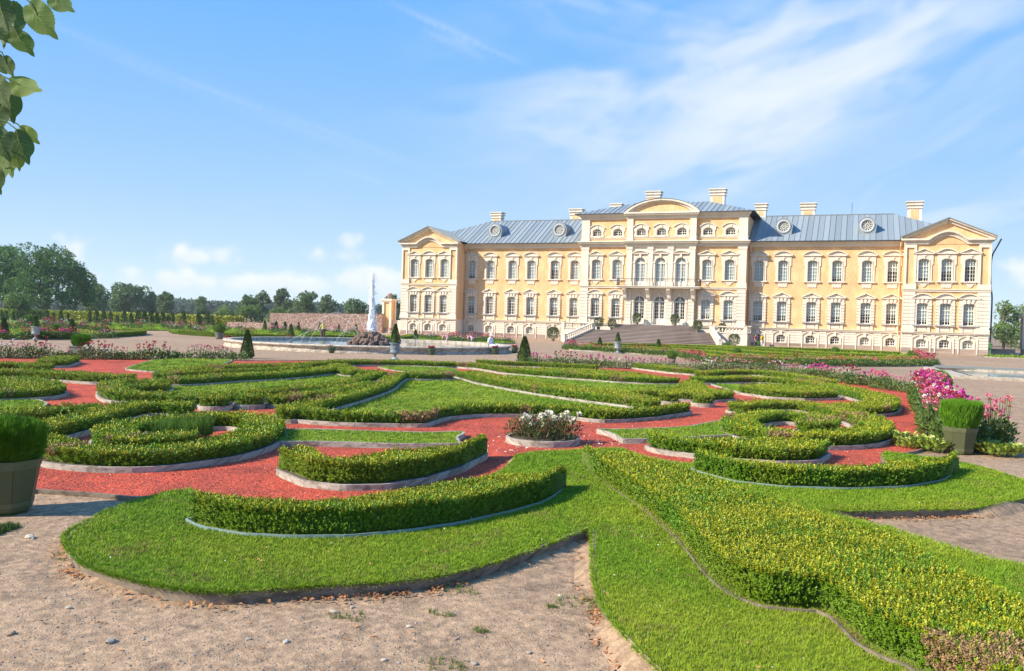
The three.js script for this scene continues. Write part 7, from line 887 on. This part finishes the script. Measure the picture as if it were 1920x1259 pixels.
// ---------------------------------------------------------------- stones, fallen leaves, chips, weeds
const nearLawn = outline(DATA.LAWN[0].p, 0.18, 0.25);
{
  const R = rng(303), peb = new THREE.IcosahedronGeometry(1, 1), pp = peb.attributes.position; for (let i = 0; i < pp.count; i++) { const q = 0.62 + 0.75 * noise3(pp.getX(i) * 1.7 + 4, pp.getY(i) * 1.7, pp.getZ(i) * 1.7); pp.setXYZ(i, pp.getX(i) * q, pp.getY(i) * q * 0.62, pp.getZ(i) * q * 0.85); } peb.computeVertexNormals();
  const it = []; for (let k = 0; k < 26000; k++) { const d = 4.2 + 16 * Math.pow(R(), 1.6), a = -0.381 + (R() - 0.5) * 1.5, x = camX + Math.sin(a) * d, z = camZ - Math.cos(a) * d; if (inside(nearLawn, x, z) || inside(red, x, z)) continue; const s = (0.0022 + 0.007 * Math.pow(R(), 3.5)) * (1 + d * 0.03), g = 0.55 + R() * 0.7; it.push({ x, y: s * 0.15, z, r: R() * 6, rx: (R() - 0.5) * 0.8, s, c: R() < 0.5 ? [0.36 * g, 0.27 * g, 0.20 * g] : [0.28 * g, 0.25 * g, 0.225 * g] }); }
  const m = scatter('pebbles', peb, M.chip, it, scene, 'small pebbles strewn over the sandy path'); m.userData.category = 'pebbles';
  // larger single stones
  const st = [[626, 1150, 0.028], [208, 1206, 0.03], [296, 1058, 0.026], [535, 1205, 0.022], [128, 1142, 0.02], [134, 1060, 0.026], [850, 1061, 0.022], [1050, 1119, 0.018], [992, 1226, 0.017], [890, 1247, 0.02], [855, 1200, 0.016], [55, 1010, 0.04], [1620, 965, 0.02], [1690, 967, 0.018], [20, 1190, 0.024], [768, 1177, 0.02], [660, 1140, 0.017], [465, 1200, 0.018]];
  const SP = [[19.74, 105.16, 0.028], [18.73, 106.33, 0.032], [17.63, 104.78, 0.026], [19.78, 105.81, 0.022], [17.92, 105.97, 0.022], [17.0, 105.15, 0.026], [20.0, 103.6, 0.022], [21.17, 103.99, 0.018], [21.37, 105.25, 0.019], [21.11, 105.58, 0.022], [20.81, 105.24, 0.016], [15.91, 104.69, 0.045], [23.55, 99.24, 0.022], [23.98, 99.06, 0.02], [18.01, 106.52, 0.028], [20.4, 105.17, 0.02], [19.8, 105.0, 0.017], [19.52, 105.88, 0.018], [21.63, 104.74, 0.018], [20.55, 105.79, 0.02]]; SP.forEach(([x, z, s], i) => { const t = thing('loose_stone', ['pale', 'grey', 'brownish', 'whitish'][i % 4] + ' loose stone on the sandy path in the foreground', 'stone', [x, s * 0.25, z], i * 1.7, ['pale', 'grey', 'brownish', 'whitish'][i % 4] + ' loose stones on the path'); part('stone', peb, [M.stoneA, M.stoneB, M.stoneC, M.stoneD][i % 4] || (M['stone' + 'ABCD'[i % 4]] = std(lin(...[[0.42, 0.34, 0.26], [0.30, 0.26, 0.22], [0.34, 0.23, 0.15], [0.48, 0.42, 0.34]][i % 4]), 0.9)), t).scale.set(s * 1.25, s * 0.9, s); });
  // crushed brick chips on the near red gravel
  const chip = new THREE.TetrahedronGeometry(1, 0), ci = []; for (let k = 0; k < 60000; k++) { const d = 8 + 14 * Math.pow(R(), 1.25), a = -0.381 + (R() - 0.5) * 1.3, x = camX + Math.sin(a) * d, z = camZ - Math.cos(a) * d; if (!inside(red, x, z) || inside(nearLawn, x, z)) continue; const g = 0.6 + R() * 0.75, s = (0.007 + R() * 0.009) * (0.55 + d * 0.045); ci.push({ x, y: 0.032, z, r: R() * 6, rx: R() * 3, rz: R() * 3, s3: [s, s * 0.6, s * 0.8], c: R() < 0.02 ? [0.6, 0.5, 0.45] : [0.40 * g, 0.105 * g, 0.064 * g] }); }
  const cm = scatter('brick_chips', chip, M.chip, ci, scene, 'loose crushed brick chips on the red gravel'); cm.userData.category = 'gravel';
  // fallen leaves along the lawn edge and on the grass
  const lf = []; { const p = []; leafQuad(p, V(-0.5, 0, 0), V(1, 0.08, 0).normalize(), V(0, 0, 1), 1, 0.62, 0.25); lf.push(triGeo(p)); }
  const li = [], n = nearLawn.length; for (let i = 0; i < n; i++) { const q = nearLawn[i], e = nearLawn[(i + 1) % n], d = far(q[0], q[1]); if (d > 13 || inside(red, q[0], q[1])) continue; const f = fbm(q[0] * 1.1, 3, q[1] * 1.1, 3), cnt = f > 0.5 ? 16 : 3, nx = -(e[1] - q[1]), nz = e[0] - q[0], l = Math.hypot(nx, nz) || 1; for (let k = 0; k < cnt; k++) { const o = 0.03 + R() * R() * 0.22, t = R(), v = 0.6 + R() * 0.7; li.push({ x: mixn(q[0], e[0], t) + nx / l * o, y: 0.012 + R() * 0.02, z: mixn(q[1], e[1], t) + nz / l * o, r: R() * 6, rx: (R() - 0.5) * 1.2, rz: (R() - 0.5) * 0.8, s: 0.025 + R() * 0.03, c: [0.38 * v, 0.17 * v, 0.07 * v] }); } }
  for (let k = 0; k < 420; k++) { const d = 5 + 7 * R(), a = -0.381 + (R() - 0.5) * 1.3, x = camX + Math.sin(a) * d, z = camZ - Math.cos(a) * d, v = 0.7 + R() * 0.6, on = inside(nearLawn, x, z), wh = on && R() < 0.5; li.push({ x, y: on ? 0.15 : 0.008, z, r: R() * 6, rx: (R() - 0.5), rz: (R() - 0.5), s: wh ? 0.018 : 0.022 + R() * 0.022, c: wh ? [0.7, 0.7, 0.62] : [0.42 * v, 0.20 * v, 0.08 * v] }); }
  const lm = scatter('fallen_leaves', lf[0], M.chip, li, scene, 'dry brown leaves along the lawn edge'); lm.userData.category = 'leaves';
  // weeds in the path
  const wi = []; for (let c = 0; c < 46; c++) { const d = 5 + 7 * R(), a = -0.381 + (R() - 0.62) * 0.95, cx = camX + Math.sin(a) * d, cz = camZ - Math.cos(a) * d, r = 0.03 + R() * 0.13; if (inside(nearLawn, cx, cz) || inside(red, cx, cz)) continue; for (let k = 0; k < 10 + r * 260; k++) { const b = R() * 6.28, q = r * Math.sqrt(R()), v = 0.7 + R() * 0.5; wi.push({ x: cx + Math.cos(b) * q * 1.6, y: 0, z: cz + Math.sin(b) * q, r: R() * 6, rx: (R() - 0.5) * 1.2, rz: (R() - 0.5) * 1.2, s: 0.35 + R() * 0.5, c: [0.15 * v, 0.20 * v, 0.04 * v] }); } }
  for (let k = 0; k < 900; k++) { const b = R() * 6.28, q = Math.sqrt(R()), v = 0.6 + R() * 0.5; wi.push({ x: 15.35 + Math.cos(b) * q * 0.22, y: 0, z: 104.95 + Math.sin(b) * q * 0.55, r: R() * 6, rx: (R() - 0.5) * 1.4, rz: (R() - 0.5) * 1.4, s: 0.6 + R() * 0.8, c: [0.08 * v, 0.14 * v, 0.03 * v] }); }
  const wm = scatter('path_weeds', tuft, M.grass, wi, scene, 'small weeds growing through the sandy path'); wm.userData.category = 'weeds';
  // tall grass in the eye of the left spiral hedge
  const gi = []; for (let k = 0; k < 500; k++) { const b = R() * 6.28, q = Math.sqrt(R()), v = 0.7 + R() * 0.5; gi.push({ x: 12.55 + Math.cos(b) * q * 0.35, y: 0.1, z: 99.0 + Math.sin(b) * q * 0.6, r: R() * 6, rx: (R() - 0.5) * 0.4, rz: (R() - 0.5) * 0.4, s3: [1.2, 5 + R() * 3, 1.2], c: [0.10 * v, 0.2 * v, 0.025 * v] }); } const gm = scatter('tall_grass', tuft, M.grass, gi, scene, 'tall grass growing in the eye of the left spiral hedge'); gm.userData.category = 'grass';
}
// ---------------------------------------------------------------- linden branch reaching in at the upper left
{
  const t = thing('linden_branch', 'overhanging linden branch with heart shaped leaves at the upper left', 'branch'), LV = [[21.13, 3.115, 108.911, 0.1147, 0.87, 0], [21.081, 3.199, 108.8, 0.0764, 0.52, 0], [20.835, 3.195, 108.769, 0.1115, 1.4, 1], [21.031, 3.063, 108.887, 0.0828, 0.84, 0], [20.876, 3.132, 108.818, 0.0828, 1.66, 1], [21.031, 3.127, 108.95, 0.0955, 1.22, 1], [20.894, 3.12, 108.876, 0.0955, 0.7, 1], [20.827, 3.041, 108.775, 0.0637, 1.05, 1], [21.035, 2.928, 108.887, 0.0955, 0.26, 2], [20.896, 2.908, 108.814, 0.0924, 1.4, 1], [21.029, 2.903, 108.955, 0.0955, 1.05, 1], [20.914, 2.86, 108.872, 0.0955, 1.22, 1], [20.891, 2.822, 108.753, 0.0733, 0.61, 2], [21.038, 2.756, 108.889, 0.0955, 1.13, 1], [20.889, 2.742, 108.819, 0.1051, 1.22, 0], [21.035, 2.752, 108.955, 0.0955, 1.05, 1], [20.98, 2.716, 108.848, 0.0478, 1.4, 2], [20.822, 2.705, 108.782, 0.0637, 1.48, 0], [20.97, 2.656, 108.918, 0.0796, 1.22, 1], [20.833, 3.039, 108.837, 0.0955, 0.7, 1]];
  M.linden = [[0.11, 0.20, 0.012], [0.065, 0.135, 0.014], [0.19, 0.27, 0.02]].map(c => new THREE.MeshPhysicalMaterial({ color: lin(...c), roughness: 0.75, transmission: 0.55, thickness: 0, side: THREE.DoubleSide }));
  const bend = v => (x, y, o = 0) => [x, 0.12 * (v - 1) * x * x - 0.16 * Math.abs(y) * (0.6 + v * 0.3) + 0.012 * Math.sin(x * 14 + Math.abs(y) * 9) + o, y];
  const rim = k => { const a = -Math.PI + 2 * Math.PI * k / 60, u = Math.abs(a) / Math.PI; let r = 0.5 * (0.9 + 0.12 * Math.cos(a * 2 + 0.2)) * (1 - 0.34 * Math.pow(u, 12)); if (u < 0.1) r += 0.26 * Math.pow(1 - u / 0.1, 1.6); r *= 1 + (k % 2 ? 0.025 : -0.015); return [r * Math.cos(a), r * Math.sin(a) * 0.94]; };
  const geo = [0, 1, 2].map(v => { const B = bend(v), pos = []; for (let k = 0; k < 60; k++) { const a = rim(k), b = rim(k + 1), P = (q, f) => B(-0.1 + (q[0] + 0.1) * f, q[1] * f); pos.push(...P(a, 0), ...P(a, 0.35), ...P(b, 0.35), ...quad(P(a, 0.35), P(a, 0.7), P(b, 0.7), P(b, 0.35)), ...quad(P(a, 0.7), P(a, 1), P(b, 1), P(b, 0.7))); } let g = triGeo(pos); g.deleteAttribute('normal'); g = mergeVertices(g, 1e-4); g.computeVertexNormals(); return g; });
  const veins = [0, 1, 2].map(v => { const B = bend(v), pos = [], line = (x0, y0, x1, y1, w) => { const n = 6, l = Math.hypot(x1 - x0, y1 - y0), nx = -(y1 - y0) / l * w, ny = (x1 - x0) / l * w; for (let k = 0; k < n; k++) for (const o of [0.006, -0.006]) { const a = k / n, b = (k + 1) / n, q = (t, s) => B(mixn(x0, x1, t) + nx * s * (1 - t * 0.7), mixn(y0, y1, t) + ny * s * (1 - t * 0.7), o); pos.push(...quad(q(a, -1), q(a, 1), q(b, 1), q(b, -1))); } }; line(-0.34, 0, 0.66, 0, 0.009); for (let k = 0; k < 5; k++) for (const s of [-1, 1]) line(-0.30 + k * 0.15, 0, -0.30 + k * 0.15 + 0.24 - k * 0.01, s * (0.34 - 0.055 * Math.abs(k - 1.2)), 0.005); return triGeo(pos); });
  M.vein = std(lin(0.26, 0.33, 0.06), 0.8);
  const right = V(0.928, 0, -0.372), fw = V(-0.372, 0, -0.928);
  LV.forEach(([x, y, z, s, ang, k], i) => { const m = part('leaf', geo[i % 3], M.linden[k], t); part('veins', veins[i % 3], M.vein, m); m.position.set(x, y, z); const X = right.clone().multiplyScalar(Math.cos(ang)).addScaledVector(V(0, 1, 0), -Math.sin(ang)), n = fw.clone().multiplyScalar(-1).addScaledVector(V(0, 1, 0), 0.25 + 0.3 * ((i * 37 % 10) / 10)).addScaledVector(right, ((i * 53 % 10) / 10 - 0.5) * 0.9); n.addScaledVector(X, -n.dot(X)).normalize(); const Z = V().crossVectors(X, n); m.quaternion.setFromRotationMatrix(new THREE.Matrix4().makeBasis(X, n, Z)); m.scale.setScalar(s); });
  const b0 = LV[0], tw = []; const root = V(b0[0], b0[1], b0[2]).addScaledVector(right, -0.9).add(V(0, 0.7, 0)); part('bough', tube([[root.x - 1.2 * right.x, root.y + 1.4, root.z - 1.2 * right.z], root.toArray(), [b0[0] - 0.30 * right.x, b0[1] + 0.1, b0[2] - 0.30 * right.z], [20.915, 2.714, 108.874]].map(q => Array.isArray(q) ? q : q), 0.012, 20, 5), M.bark, t);
  for (const [x, y, z, s, ang] of LV) tw.push(tube([[x - right.x * 0.16 - 0.05, y + 0.08, z - right.z * 0.16], [x - 0.5 * s * Math.cos(ang) * right.x, y + 0.5 * s * Math.sin(ang) + 0.01, z - 0.5 * s * Math.cos(ang) * right.z], [x, y, z]], 0.0022, 6, 4)); part('leaf_stalks', merge(tw), M.stem, t);
}

renderer.render(scene, camera);
